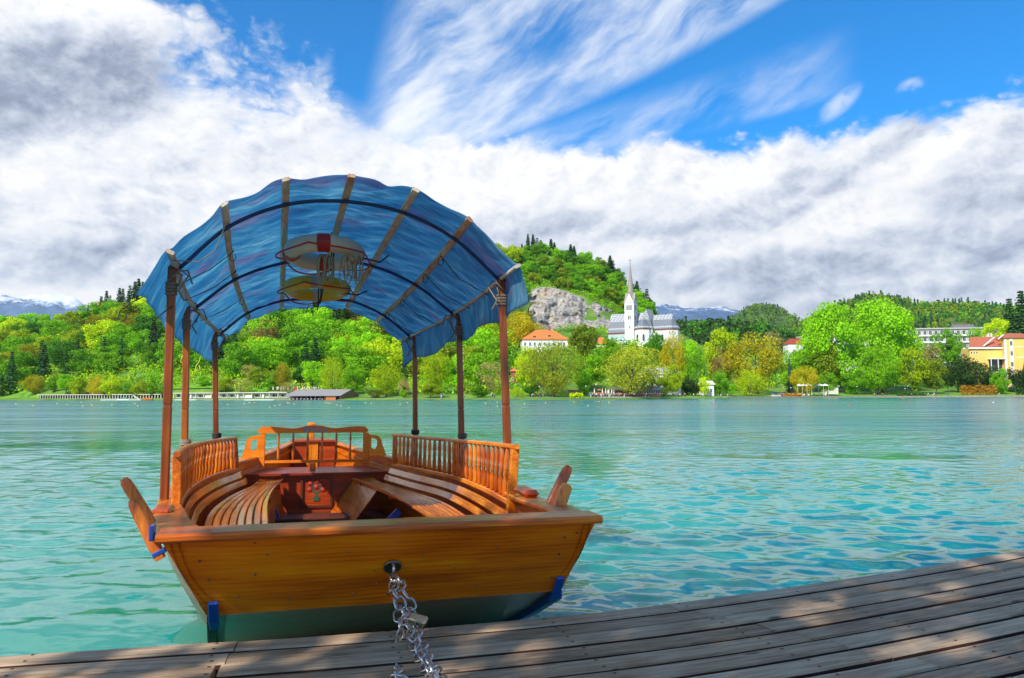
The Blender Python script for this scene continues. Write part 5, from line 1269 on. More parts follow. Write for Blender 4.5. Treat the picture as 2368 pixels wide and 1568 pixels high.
# left wooded hill, row by row
for k_, (lo, n_) in enumerate(((.12, 25), (.24, 27), (.36, 29), (.48, 30), (.6, 32), (.72, 34), (.84, 35), (.95, 36))):
    for i in range(n_):
        c = -30 + (1210 + 30) * (i + rs.uniform(.15, .85)) / n_
        s = float(SHORE(c)); e = float(PYs[4](c)); Y = s + 40 + (e - s - 40) * (lo + rs.uniform(-.05, .05))
        if 536 < c < 596 and 545 < Y < 610: continue
        if 392 < c < 640 and Y < s + 62: continue
        if 1170 < c and Y < 420: continue
        if 60 < c < 1150:
            pass
        wood_spot(c, Y, rs.uniform(16, 23), pick(c, lo), 'wood')
for c, hh in ((182, 17), (196, 27), (204, 30), (214, 20), (226, 34), (238, 38), (247, 30), (268, 36), (276, 34), (290, 28), (304, 38), (312, 40), (322, 34), (342, 36), (349, 30), (8, 16), (60, 18), (90, 18), (150, 14), (164, 14)):
    wood_spot(c, float(PYs[4](c)) - 10, hh * .62, 'spruce', 'wood')
for c in range(600, 960, 22): wood_spot(c + rs.uniform(-5, 5), 480 + rs.uniform(-25, 45), rs.uniform(22, 28), rs.choice(['spruce', 'deep', 'spruce', 'russet', 'bright']), 'wood')
print('woods', len(WOODS))
from collections import Counter
ROWS = ['at the foot', 'low down', 'half-way up', 'high up', 'on the skyline']
seen = Counter(); items = []
for px, Y, hgt, kind, zone in WOODS:
    s = float(SHORE(px)); rel = (Y - s) / (float(PYs[4](px)) - s)
    row = ROWS[min(4, max(0, int(rel * 4.4)))]; items.append((px, Y, hgt, kind, zone, row))
items.sort(key=lambda q: (q[5], q[3], zone_of(q[0]), q[0]))
tot = Counter((q[5], q[3], zone_of(q[0])) for q in items)
ORD = ['leftmost', 'second', 'third', 'fourth', 'fifth', 'sixth', 'seventh', 'eighth', 'ninth', 'tenth', 'eleventh', 'twelfth', 'thirteenth', 'fourteenth', 'fifteenth', 'sixteenth', 'seventeenth', 'eighteenth', 'nineteenth', 'twentieth', 'twenty-first', 'twenty-second']
for px, Y, hgt, kind, zone, row in items:
    key = (row, kind, zone_of(px)); i = seen[key]; seen[key] += 1
    noun = 'conifer' if kind in ('spruce', 'pine') else 'broadleaf'
    pre = '' if tot[key] == 1 else 'leftmost ' if i == 0 else ORD[min(i, 21)] + ' from left, '
    lab = '%s%s %s %s %s' % (pre, WORD[kind], noun, row, zone_of(px))
    b = at_y(px, 900, Y); g = ground_at(b.x, Y)
    con = kind in ('spruce', 'pine'); h = hgt * (1.15 if con else 1.0)
    sx = h * (rs.uniform(1.3, 1.8) if con and zone == 'castle' else rs.uniform(1.1, 1.45) if con else rs.uniform(1.05, 1.45))
    C = CR[kind][int(px * 7) % len(CR[kind])]
    r = link(bpy.data.objects.new('conifer_tree' if con else 'woodland_tree', C)); r.location = (b.x, Y, g - h * .10); r.scale = (sx, sx, h * 1.08); r.rotation_euler = (0, 0, rs.random() * 6.28)
    tag(r, lab, 'tree', 'trees on the castle hill' if zone == 'castle' else 'trees on the wooded hillside')

# far woods that read as one mass
def mass(name, f, x0, x1, Y, thick, n, hmin, hmax, mats, seed, label_kind='stuff', conf=.3, ntri=46, tlo=.1):
    rs_ = np.random.default_rng(seed); Vs, Fs, mi = [], [], []; off = 0
    for k in range(n):
        c = x0 + (x1 - x0) * rs_.random(); t = tlo + (1.02 - tlo) * rs_.random(); Yj = Y - thick * (1 - t); x = (c - CXP) / F_PX * Yj
        z = float(f(c)) * math.sin(min(t, 1) * math.pi / 2) ** 1.15 - 4; h = hmin + (hmax - hmin) * rs_.random()
        con = rs_.random() < conf + .35 * mnoise.noise(Vector((c * .03, t * 4, seed)))
        d = rs_.normal(size=(ntri, 3)); d /= np.linalg.norm(d, axis=1)[:, None]
        if con: u = rs_.random(ntri); C = np.stack([d[:, 0] * h * .2 * (1 - u), d[:, 1] * h * .2 * (1 - u), h * 1.1 * u], 1)
        else: C = d * np.array([h * .42, h * .42, h * .42]) * (.7 + .35 * rs_.random(ntri))[:, None] + np.array([0, 0, h * .5])
        V, Fq = leaf_quads(C + np.array([x, Yj, z]), d, h * .115, rs_); Vs.append(V); Fs.append(Fq + off); off += len(V)
        mi += [(len(mats) - 1) if con else int(rs_.integers(0, len(mats) - 1))] * len(Fq)
    me = np_mesh(name, np.concatenate(Vs), np.concatenate(Fs), mats, mi=np.array(mi, np.int32)); o = link(bpy.data.objects.new(name, me)); tag(o, kind='stuff')
mass('dark_forest', fC, 1490, 2150, 1000, 210, 520, 13, 19, ['leaves_deep', 'leaves_dark', 'leaves_spruce'], 5, conf=.15)
mass('hill_forest', fB, 1820, 2560, 1700, 620, 1900, 14, 22, ['leaves_mid', 'leaves_olive', 'leaves_deep', 'leaves_deep', 'leaves_olive', 'leaves_spruce'], 6, ntri=30, conf=.2)
mass('hill_forest', fA, 1650, 1960, 2400, 700, 800, 16, 24, ['leaves_olive', 'leaves_mid', 'leaves_deep', 'leaves_spruce'], 8, ntri=22, conf=.25)
def undergrowth(name, c0, c1, y0f, y1f, n, seed, mats, hmin=2, hmax=5, size=.55):
    rs_ = np.random.default_rng(seed); Cs, Ns, mi = [], [], []
    for k in range(n):
        c = c0 + (c1 - c0) * rs_.random(); a, b = y0f(c), y1f(c); Y = a + (b - a) * rs_.random(); x = (c - CXP) / F_PX * Y; g = ground_at(x, Y); h = hmin + (hmax - hmin) * rs_.random()
        d = rs_.normal(size=(26, 3)); d /= np.linalg.norm(d, axis=1)[:, None]; d[:, 2] = np.abs(d[:, 2])
        Cs.append(d * np.array([h * .8, h * .8, h]) * (.5 + .5 * rs_.random(26))[:, None] + np.array([x, Y, g])); Ns.append(d); mi += [int(rs_.integers(0, len(mats)))] * 26
    V, Fq = leaf_quads(np.concatenate(Cs), np.concatenate(Ns), size, rs_)
    me = np_mesh(name, V, Fq, mats, mi=np.array(mi, np.int32)); o = link(bpy.data.objects.new(name, me)); tag(o, kind='stuff')
undergrowth('undergrowth', -100, 1230, lambda c: float(SHORE(c)) + 24, lambda c: float(PYs[4](c)), 4300, 11, ['leaves_mid', 'leaves_bright', 'leaves_olive', 'leaves_lime'], 3, 7)
undergrowth('undergrowth', 1200, 1560, lambda c: 687, lambda c: 775, 1300, 12, ['leaves_mid', 'leaves_bright', 'leaves_olive'], 2, 5)
undergrowth('undergrowth', 1200, 1660, lambda c: float(SHORE(c)) + 40, lambda c: 620, 1300, 13, ['leaves_mid', 'leaves_bright', 'leaves_deep', 'leaves_lime'], 3, 7)
undergrowth('undergrowth', 1660, 2500, lambda c: float(SHORE(c)) + 60, lambda c: 800, 1300, 14, ['leaves_mid', 'leaves_deep', 'leaves_lime'], 3, 7)

undergrowth('hillside_forest', -1300, -45, lambda c: float(SHORE(c)) + 30, lambda c: 880, 2600, 15, ['leaves_mid', 'leaves_bright', 'leaves_olive', 'leaves_lime', 'leaves_deep'], 9, 17, 1.5)
undergrowth('hillside_forest', 2420, 3300, lambda c: float(SHORE(c)) + 30, lambda c: 820, 1500, 16, ['leaves_mid', 'leaves_deep', 'leaves_lime', 'leaves_bright'], 9, 17, 1.5)
# hedges
def hedge(c0, c1, d, h, mat, label, thick=2.5):
    rs_ = np.random.default_rng(int(c0)); A = []; n = int((c1 - c0) * 14)
    cs = c0 + (c1 - c0) * rs_.random(n); Y = np.array([float(SHORE(c)) + d for c in cs]) + (rs_.random(n) - .5) * thick; x = (cs - CXP) / F_PX * Y
    f = rs_.random((n, 3)) * 2 - 1; mx = np.abs(f).max(1)[:, None]; f = f / mx
    g = np.array([ground_at(a, b) for a, b in zip(x, Y)]); hh = h * (.88 + .2 * np.sin(cs * 1.3))
    C = np.stack([x, Y + f[:, 1] * thick * .3, g + (f[:, 2] * .5 + .5) * hh], 1); V, Fq = leaf_quads(C, f, .42, rs_)
    me = np_mesh('hedge', V, Fq, mat); o = link(bpy.data.objects.new('hedge', me)); tag(o, label, 'hedge')
hedge(2218, 2300, 15, 5.0, 'leaves_hedge', 'tall orange-brown clipped hedge below the dark cedar')
hedge(2069, 2137, 6, 2.0, 'leaves_deep', 'long low green clipped hedge at the water right of the big poplars')
hedge(2345, 2385, 16, 3.6, 'leaves_dark', 'dark clipped hedge at the right edge on the lawn')
hedge(1806, 1850, 5, 1.5, 'leaves_hedge', 'low orange planting beside the ramp to the water')
hedge(1316, 1345, 5, 1.8, 'leaves_lime', 'low yellow-green bush on the bank beside the dark notice board')

# the shore tree whose shade dapples the jetty (stands behind the photographer)
CRS = crown_broad('crown', 'leaves_bright', 99, n=8500, w=.46, base=.30, lobes=54, size=.012)
r = empty('shade_tree', (-1.2, -4.1, .55), 0, 'bright green shade tree on the near bank behind the jetty', 'tree', None, (9.6, 9.6, 10.8))
c = link(bpy.data.objects.new('crown', CRS)); c.parent = r; t = link(bpy.data.objects.new('trunk', TR[0])); t.parent = r
# ---------------------------------------------------------------- buildings
def root_at(name, px, Y, label, cat, rz=0.0, z=None, group=None):
    b = at_y(px, 900, Y); zz = ground_at(b.x, Y) if z is None else z
    return empty(name, (b.x, Y, zz), rz, label, cat, group)
def part(name, mat, root, *boxes, bev=0.0):
    m = MB()
    for b in boxes: m.box(*b, bev=bev)
    return m.build(name, mat, root)
def win(root, x, z, w, h, y, side='front', frame='white_render', mull=True):
    """window set 3 cm proud of the wall with a recessed pane"""
    m = MB(); g = MB(); t = .12
    def bx(M_, a, b, c, d, e, f):
        if side == 'front': M_.box(a, b, y - d, y - c, e, f)
        elif side == 'left': M_.box(y - d, y - c, a, b, e, f)
        else: M_.box(y + c, y + d, a, b, e, f)
    bx(m, x - w/2 - t, x + w/2 + t, -.05, .10, z - t, z); bx(m, x - w/2 - t, x + w/2 + t, -.05, .10, z + h, z + h + t)
    bx(m, x - w/2 - t, x - w/2, -.05, .08, z, z + h); bx(m, x + w/2, x + w/2 + t, -.05, .08, z, z + h)
    if mull: bx(m, x - .05, x + .05, -.05, .06, z, z + h)
    o = m.build('window', frame, root)
    bx(g, x - w/2, x + w/2, -.04, .03, z, z + h); g.build('pane', 'window_glass', o)
def hip(m, x0, x1, y0, y1, z0, zr, ov=.5, rx=None, th=.25):
    """hipped or gabled roof with eaves overhang; rx = ridge inset from the ends"""
    rx = (y1 - y0) / 2 if rx is None else rx; ym = (y0 + y1) / 2
    a, b, c, d = x0 - ov, x1 + ov, y0 - ov, y1 + ov
    V = [(a, c, z0), (b, c, z0), (b, d, z0), (a, d, z0), (a + rx, ym, zr), (b - rx, ym, zr)]
    V += [(p[0], p[1], p[2] - th) for p in V]
    m.add(V, [(0, 1, 5, 4), (2, 3, 4, 5), (1, 2, 5), (3, 0, 4), (0, 6, 7, 1), (1, 7, 8, 2), (2, 8, 9, 3), (3, 9, 6, 0), (6, 10, 11, 7), (8, 11, 10, 9), (7, 11, 8), (9, 10, 6)])
def arched(m, x, z, w, h, y0, y1, n=8):
    P = [(x - w/2, z), (x + w/2, z)] + [(x + w/2 * math.cos(t), z + h - w/2 + w/2 * math.sin(t)) for t in [math.pi * i / n for i in range(n + 1)]]
    V = [(p[0], y0, p[1]) for p in P] + [(p[0], y1, p[1]) for p in P]; k = len(P)
    m.add(V, [tuple(range(k)), tuple(range(k, 2 * k))[::-1]] + [(i, i + k, (i + 1) % k + k, (i + 1) % k) for i in range(k)])
def arch_win(root, x, z, w, h, y, side='front'):
    f = MB(); p = MB(); arched(f, x, z - .15, w + .3, h + .3, y - .06, y + .1); arched(p, x, z, w, h, y - .10, y + .05)
    if side == 'right':
        for M_ in (f, p): M_.v = [(-q[1], q[0], q[2]) for q in M_.v]
    o = f.build('window', 'concrete', root); p.build('pane', 'window_glass', o)

def church():
    r = root_at('church', 1461, 484, 'white neo-gothic church with patterned grey slate roofs above the lakeside trees', 'church', math.radians(-29.6), z=31)
    W = 3.15
    # tower
    t = MB(); t.box(-W, W, -W, W, -8, 30.6); t.build('tower', 'white_render', r)
    g = MB()      # four gables
    for k in range(4):
        M = Matrix.Rotation(k * math.pi / 2, 4, 'Z'); V = [(-W, -W, 30.6), (W, -W, 30.6), (0, -W, 37.0), (-W, -W + .4, 30.6), (W, -W + .4, 30.6), (0, -W + .4, 37.0)]
        g.add([tuple(M @ Vector(p)) for p in V], [(0, 1, 2), (5, 4, 3), (0, 3, 4, 1), (1, 4, 5, 2), (2, 5, 3, 0)])
    g.build('gable', 'white_render', r)
    s = MB(); fr = []
    n = 8; V = []
    for z, rad in ((30.8, 3.0), (36.6, 2.05), (42, 1.62), (50, .82), (56.5, .14)):
        for k in range(n): a = math.pi / 8 + k * math.pi / 4; V.append((rad * math.cos(a), rad * math.sin(a), z))
    s.add(V, [(i * n + k, i * n + (k + 1) % n, (i + 1) * n + (k + 1) % n, (i + 1) * n + k) for i in range(4) for k in range(n)] + [tuple(32 + k for k in range(n))])
    for k in range(4):
        M = Matrix.Rotation(k * math.pi / 2, 4, 'Z')
        for sx in (-1, 1):
            V = [(sx * (W + .35), -W - .3, 30.3), (0, -W - .3, 37.4), (0, -.4, 37.2), (sx * (W + .35), -W - .3, 30.0), (0, -W - .3, 37.0), (0, -.4, 36.8)]
            F_ = [(0, 1, 2), (5, 4, 3), (0, 3, 4, 1), (1, 4, 5, 2), (2, 5, 3, 0)]
            s.add([tuple(M @ Vector(p)) for p in V], F_ if sx < 0 else [f[::-1] for f in F_])
    sp_ = s.build('spire', 'spire_tile', r)
    c = MB(); c.tube([(0, 0, 56.4), (0, 0, 59.6)], .09, 6); c.box(-.75, .75, -.07, .07, 58.4, 58.6); c.lathe([(0, 0), (.28, .2), (.28, .4), (0, .6)], (0, 0, 56.6), 8); c.build('cross', 'dark_void', sp_)
    b = MB()
    for z in (24.3, 30.5, 12.8): b.box(-W - .16, W + .16, -W - .16, W + .16, z, z + .35)
    b.build('string_course', 'concrete', r)
    for x in (-1.35, 0, 1.35): arch_win(r, x, 25.6, .7, 3.4, -W); arch_win(r, x, 25.6, .7, 3.4, -W, 'right')
    for x in (-.6, .6): arch_win(r, x, 19.6, .6, 2.6, -W); arch_win(r, x, 19.6, .6, 2.6, -W, 'right')
    arch_win(r, 0, 13.8, .5, 1.8, -W); arch_win(r, 0, 4.4, .7, 1.7, -W)
    for sd in (0, 1):
        f = MB(); M = Matrix.Rotation(sd * math.pi / 2, 4, 'Z') @ Matrix.Translation((0, -W - .05, 32.6)) @ Matrix.Rotation(math.pi / 2, 4, 'X')
        f.prism([(1.15 * math.cos(a), 1.15 * math.sin(a)) for a in [k * math.pi / 10 for k in range(20)]], .12, M)
        o = f.build('clock', 'cream_render', r)
        h = MB(); M2 = M @ Matrix.Translation((0, 0, .13)); h.prism([(-.07, -.1), (.07, -.1), (.05, .85), (-.05, .85)], .04, M2); h.prism([(-.1, -.06), (.55, -.5), (.5, -.6), (-.1, .05)], .05, M2); h.build('clock_hand', 'dark_void', o)
    # nave: walls, roof, aisle
    y0, y1 = 1.4, 11.8
    m = MB(); m.box(-16.4, 11, y0, y1, -8, 11.7); m.add([(-16.4, y0, 11.7), (-16.4, y1, 11.7), (-16.4, 6.6, 24.0), (-16.0, y0, 11.7), (-16.0, y1, 11.7), (-16.0, 6.6, 24.0)], [(0, 2, 1), (3, 4, 5), (0, 3, 5, 2), (2, 5, 4, 1)]); m.build('nave_wall', 'white_render', r)
    m = MB(); hip(m, -16.4, 8, y0, y1, 11.8, 24.6, .6, 1.2); nr = m.build('nave_roof', 'patterned_slate', r)
    part('cornice', 'brown_trim', r, (-16.6, -3.2, y0 - .2, y0 - .02, 10.7, 11.45), (3.2, 11, y0 - .2, y0 - .02, 10.7, 11.45))
    m = MB(); m.box(-15.8, -3.2, -1.6, y0, -8, 6.6); m.build('aisle_wall', 'white_render', r)
    m = MB(); m.add([(-16.2, -2.1, 6.5), (-3.2, -2.1, 6.5), (-3.2, y0 - .03, 10.4), (-16.2, y0 - .03, 10.4), (-16.2, -2.1, 6.2), (-3.2, -2.1, 6.2), (-3.2, y0 - .03, 6.3), (-16.2, y0 - .03, 6.3)], [(0, 1, 2, 3), (0, 4, 5, 1), (3, 7, 4, 0), (1, 5, 6, 2)]); m.build('aisle_roof', 'teal_copper', r)
    for x in (-9.6, -7.9): arch_win(r, x, 1.2, .9, 3.2, -1.6)
    arch_win(r, -5.4, 1.2, .9, 3.2, -1.6)
    # cross gable (transept) behind the tower's right side
    m = MB(); m.box(6.2, 14.4, -.4, 12.6, -8, 13.2); m.build('transept_wall', 'white_render', r)
    m = MB(); V = [(5.6, -1, 13.0), (15, -1, 13.0), (10.3, -.2, 26.2), (5.6, 13.2, 13.0), (15, 13.2, 13.0), (10.3, 12.4, 26.2)]
    m.add(V, [(0, 1, 2), (5, 4, 3), (0, 2, 5, 3), (1, 4, 5, 2), (0, 3, 4, 1)]); m.build('transept_roof', 'patterned_slate', r)
    # polygonal chapel in front
    def poly_chapel(cx, cy, R, z0, ze, zt, nm, sx=1.0, rid=0.0):
        P = [(cx + R * sx * math.cos(a), cy + R * math.sin(a)) for a in [math.pi / 8 + k * math.pi / 4 for k in range(8)]]
        w_ = MB(); w_.prism(P, ze - z0, Matrix.Translation((0, 0, z0))); w_.build(nm + '_wall', 'white_render', r)
        tr_ = MB(); Q = [(cx + (R + .12) * sx * math.cos(a), cy + (R + .12) * math.sin(a)) for a in [math.pi / 8 + k * math.pi / 4 for k in range(8)]]; tr_.prism(Q, .7, Matrix.Translation((0, 0, ze - .9))); tr_.build('cornice', 'brown_trim', r)
        ro = MB(); E_ = [(cx + (R + .55) * sx * math.cos(a), cy + (R + .55) * math.sin(a), ze) for a in [math.pi / 8 + k * math.pi / 4 for k in range(8)]]
        V = E_ + [(cx - rid, cy, zt), (cx + rid * .4, cy, zt)]
        F_ = [((k), (k + 1) % 8, 9 if math.cos(math.pi / 8 + (k + .5) * math.pi / 4) > 0 else 8) for k in range(8)] + [tuple(range(8))[::-1], (1, 2, 8, 9) if rid else (0, 1, 9)]
        if rid: F_.append((5, 6, 9, 8))
        ro.add(V, F_); ro.build(nm + '_roof', 'patterned_slate', r)
    poly_chapel(8.4, -1.2, 5.2, -8, 13.3, 21.9, 'chapel')
    arch_win(r, 6.4, 5.2, 1.1, 4.2, -6.0); arch_win(r, 10.4, 5.2, 1.1, 4.2, -6.0)
    m = MB(); m.box(13.8, 25, 1.6, 11.6, -8, 12.9); m.build('choir_wall', 'white_render', r)
    part('cornice', 'brown_trim', r, (14.5, 25, 1.4, 1.58, 12.0, 12.7))
    m = MB(); hip(m, 13.6, 25.5, 1.6, 11.6, 13.0, 22.6, .55, .2); m.build('choir_roof', 'patterned_slate', r)
    poly_chapel(24.6, 6.6, 5.4, -8, 12.9, 22.5, 'apse', 1.0, 0.0)
    for x in (17, 20.5): arch_win(r, x, 4.8, 1.1, 4.6, 1.6)
    part('buttress', 'white_render', r, (12.6, 13.2, -1.4, -.42, -8, 10)); part('buttress', 'white_render', r, (22.2, 22.8, .6, 1.58, -8, 10))
church()

def simple_house(name, px0, px1, ye, yr, yb, Y, depth, wall, roof, label, cat='house', rx=None, rz=0.0, wins=(), ov=.6, chim=(), door=False, plinth=6):
    a = at_y(px0, ye, Y); b = at_y(px1, ye, Y); z0 = at_y(px0, yb, Y).z; w = (b.x - a.x) / max(.4, math.cos(rz)); he = a.z - z0; hr = at_y(px0, yr, Y).z - z0
    r = empty(name, ((a.x + b.x) / 2, Y, z0), rz, label, cat)
    m = MB(); m.box(-w/2 + ov, w/2 - ov, 0, depth, -plinth, he); m.build('wall', wall, r)
    m = MB(); hip(m, -w/2 + ov, w/2 - ov, 0, depth, he + .05, hr, ov, rx, .22); ro = m.build('roof', roof, r)
    for x, zt in chim: c = MB(); c.box(x - .7, x + .7, depth/2 - .6, depth/2 + .6, hr - 1.6, hr + zt); c.box(x - .85, x + .85, depth/2 - .75, depth/2 + .75, hr + zt, hr + zt + .25); c.build('chimney', 'brown_trim', ro)
    for x, z, ww, hh in wins: win(r, x, z, ww, hh, 0)
    return r, w, he, hr
r, w, he, hr = simple_house('parish_house', 1205, 1317, 785, 761, 826, 444, 13, 'white_render', 'orange_tile', 'white house with wide orange hipped roof and one chimney left of the church', rx=9.5, rz=.08, chim=((3.2, 1.9),),
    wins=[(x, z, 1.1, 1.9) for x in (-12.2, -9.3, -6.5, -3.6, -.7, 2.2, 5.1, 8.0, 11.0) for z in (6.8, 2.6)])
for x, z in ((-6.5, 1.2), (2.5, 1.8)):
    m = MB(); y_ = 6.5 * z / (hr - he) ; m.box(x - .8, x + .8, y_ - .5, y_ + 1.8, he + z, he + z + .9); m.build('dormer', 'window_glass', r)
r, w, he, hr = simple_house('outbuilding', 1374, 1404, 796, 779, 818, 462, 10, 'white_render', 'orange_tile', 'low building with plain orange roof touching the church on its left', rx=1.0, wins=[(-1, 1.5, .9, 1.4)])
simple_house('outbuilding', 1316, 1346, 797, 787, 822, 458, 9, 'white_render', 'orange_tile', 'small orange-roofed annex half hidden by the tall olive tree', rx=2.0, wins=[(1.5, 1.5, .9, 1.4)])
r, w, he, hr = simple_house('lakeside_villa', 1486, 1576, 865, 849, 908, float(SHORE(1530)) + 26, 12, 'white_render', 'concrete', 'white lakeside villa with tall openings and pale roof behind the wide plane tree', rx=3, wins=[(x, z, 1.3, 2.4) for x in (-7.5, -4.7, -1.9, .9, 3.7, 6.5) for z in (.8, 5.0)])
simple_house('cafe', 1408, 1536, 902, 893, 913, float(SHORE(1460)) + 16, 9, 'shed_wood', 'grey_roof', 'long low cafe with grey roof under the wide plane tree', 'cafe', rx=2, ov=1.2, wins=[(x, .6, 2.0, 1.2) for x in (-9, -6, -3, 0, 3, 6, 9)])
r, w, he, hr = simple_house('pavilion', 1621, 1653, 889, 880, 910, float(SHORE(1636)) + 15, 7, 'white_render', 'cream_render', 'small white pavilion with slanting cream roof among the trees', 'pavilion', rx=.3, wins=[(-1.4, .6, 1.2, 1.6), (1.2, .6, 1.2, 1.6)])
simple_house('red_roofed_house', 1820, 1866, 795, 782, 822, 560, 11, 'white_render', 'maroon_tile', 'house with dark red roof left of the white hotel', rx=4, wins=[(-3, 3, 1.2, 1.5), (2, 3, 1.2, 1.5)])
simple_house('grey_roofed_house', 2207, 2262, 763, 749, 790, 640, 12, 'grey_render', 'grey_roof', 'dark grey roof with red chimneys above the grey hotel', rx=1, chim=((-6, 1.0), (3, 1.2)))
simple_house('grey_roofed_house', 2262, 2318, 772, 761, 790, 620, 12, 'white_render', 'grey_roof', 'low grey roof and white gable below the yellow-green tree', rx=1)
simple_house('kiosk', 1905, 1940, 893, 886, 906, float(SHORE(1920)) + 26, 6, 'cream_render', 'cream_render', 'small pale kiosk behind the green tree right of the awnings', 'kiosk')
# lakeside ruin-like orange wall between posts and plane
simple_house('brick_house', 1178, 1200, 858, 850, 890, 345, 8, 'brown_trim', 'orange_tile', 'pinkish brick house wall directly right of the nearest right post', rx=2, wins=[(-.8, 2.0, .8, 1.3)])

def balcony_hotel(name, px0, px1, yt, yb, Y, floors, label, wall, band, rz, over=1.2):
    a = at_y(px0, yt, Y); b = at_y(px1, yt, Y); z0 = at_y(px0, yb, Y).z - 6; w = (b.x - a.x) / math.cos(rz); h = a.z - z0
    r = empty(name, ((a.x + b.x) / 2, Y, z0), rz, label, 'hotel'); fh = (at_y(px0, yt, Y).z - at_y(px0, yb, Y).z) / floors
    part('wall', wall, r, (-w/2, w/2, 0, 16, -8, h - .5))
    part('roof_slab', 'concrete', r, (-w/2 - .8, w/2 + over, -over, 17, h - .48, h + .5))
    for k in range(floors + 1):
        z = h - .6 - fh * (k + 1)
        part('balcony', band, r, (-w/2 + .3, w/2 - 6, -1.5, -.02, z - .2, z), (-w/2 + .3, w/2 - 6, -1.5, -1.35, z, z + 1.05))
        n = int((w - 7) / 4.2)
        for i in range(n):
            x = -w/2 + 3 + i * 4.2; win(r, x, z + .1, 2.0, fh - 1.3, 0)
            if i % 2: part('divider', wall, r, (x + 1.9, x + 2.15, -1.3, -.03, z + .02, z + fh - .3))
    for k in range(floors): win(r, w/2 - 3, h - fh * (k + 1) + .6, 1.6, 1.5, 0)
balcony_hotel('grey_hotel', 2096, 2264, 760, 822, 600, 4, 'long grey hotel with white balcony bands behind the trees on the right', 'grey_render', 'white_render', -.14)
balcony_hotel('white_hotel', 1862, 2010, 777, 826, 580, 3, 'white flat-roofed hotel glimpsed behind the huge poplars', 'white_render', 'white_render', .05)

def yellow_house():
    Y = 440; S = Y / F_PX
    X0 = at_y(2245, 860, Y).x; z0 = at_y(2300, 872, Y).z
    r = empty('yellow_house', (at_y(2310, 860, Y).x, Y, z0), -.10, 'yellow house with red tiled roofs, white corner strips and tall windows at the right', 'house')
    def lx(px): return (px - 2310) * S * 1.0
    def lz(py): return (872 - py) * S
    # tall right block
    x0, x1 = lx(2318), lx(2392); part('wall', 'yellow_render', r, (x0, x1, -3.2, 12, -6, lz(782)))
    m = MB(); hip(m, x0, x1, -3.2, 12, lz(782) + .05, lz(769.5), .9, 6.5, .25); m.build('roof', 'red_tile', r)
    part('corner_strip', 'white_render', r, (x0 - .06, x0 + .9, -3.28, -2.4, -6, lz(783.5))); part('corner_strip', 'white_render', r, (lx(2328.5), lx(2336), -3.27, -3.1, -6, lz(784)))
    part('corner_strip', 'white_render', r, (lx(2364), lx(2367), -3.27, -3.1, -6, lz(784)))
    for py in (790, 813, 838): win(r, lx(2332), lz(py + 10), 1.3, 10 * S, -3.29)
    part('ledge', 'white_render', r, (lx(2340), lx(2361), -3.3, -3.18, lz(804), lz(802.5))); part('ledge', 'white_render', r, (lx(2340), lx(2361), -3.3, -3.18, lz(828), lz(826.5)))
    # lower left wing
    x2, x3 = lx(2247), lx(2318.4); part('wall', 'yellow_render', r, (x2, x3, 0, 10, -6, lz(805)))
    m = MB(); V = [(x2 - 1, -.9, lz(806)), (x3 - .03, -.9, lz(799)), (x3 - .03, 6, lz(776)), (lx(2262), 6, lz(777)), (x2 - 1, -.9, lz(807.5)), (x3 - .03, -.9, lz(801)), (x3 - .03, 6, lz(802)), (lx(2262), 6, lz(803))]
    m.add(V, [(0, 1, 2, 3), (0, 4, 5, 1), (3, 7, 4, 0), (1, 5, 6, 2), (2, 6, 7, 3)]); m.build('roof', 'red_tile', r)
    part('eaves_board', 'white_render', r, (x2 - 1, x3 - .1, -1.05, -.92, lz(806.5), lz(803)))
    M = Matrix.Translation((lx(2276), -.6, lz(801))) @ Matrix.Rotation(math.radians(-40), 4, 'Y'); m = MB(); m.box(0, 8.2, -.9, 0, -.1, .35, M); m.build('verge', 'white_render', r)
    M = Matrix.Translation((lx(2303), -3.5, lz(786))) @ Matrix.Rotation(math.radians(-40), 4, 'Y'); m = MB(); m.box(0, 4.2, -.6, 0, -.1, .35, M); m.build('verge', 'white_render', r)
    for px in (2251, 2257, 2263): win(r, lx(px), lz(817), .7, 1.1, 0, mull=False)
    for px in (2300, 2307): part('chimney', 'cream_render', r, (lx(px) - .5, lx(px) + .5, 5, 6, lz(778), lz(769)))
    # open veranda at the foot
    part('veranda', 'white_render', r, (lx(2285), lx(2318), -3.6, -.03, lz(868), lz(865)), (lx(2285), lx(2318), -3.6, -.03, lz(831), lz(829.5)), (lx(2286), lx(2287.5), -3.5, -3.2, lz(865), lz(831)), (lx(2301), lx(2302.5), -3.5, -3.2, lz(865), lz(831)), (lx(2285), lx(2318), -3.6, -3.45, lz(865), lz(859)))
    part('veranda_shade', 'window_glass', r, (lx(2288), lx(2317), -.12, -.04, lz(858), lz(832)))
yellow_house()

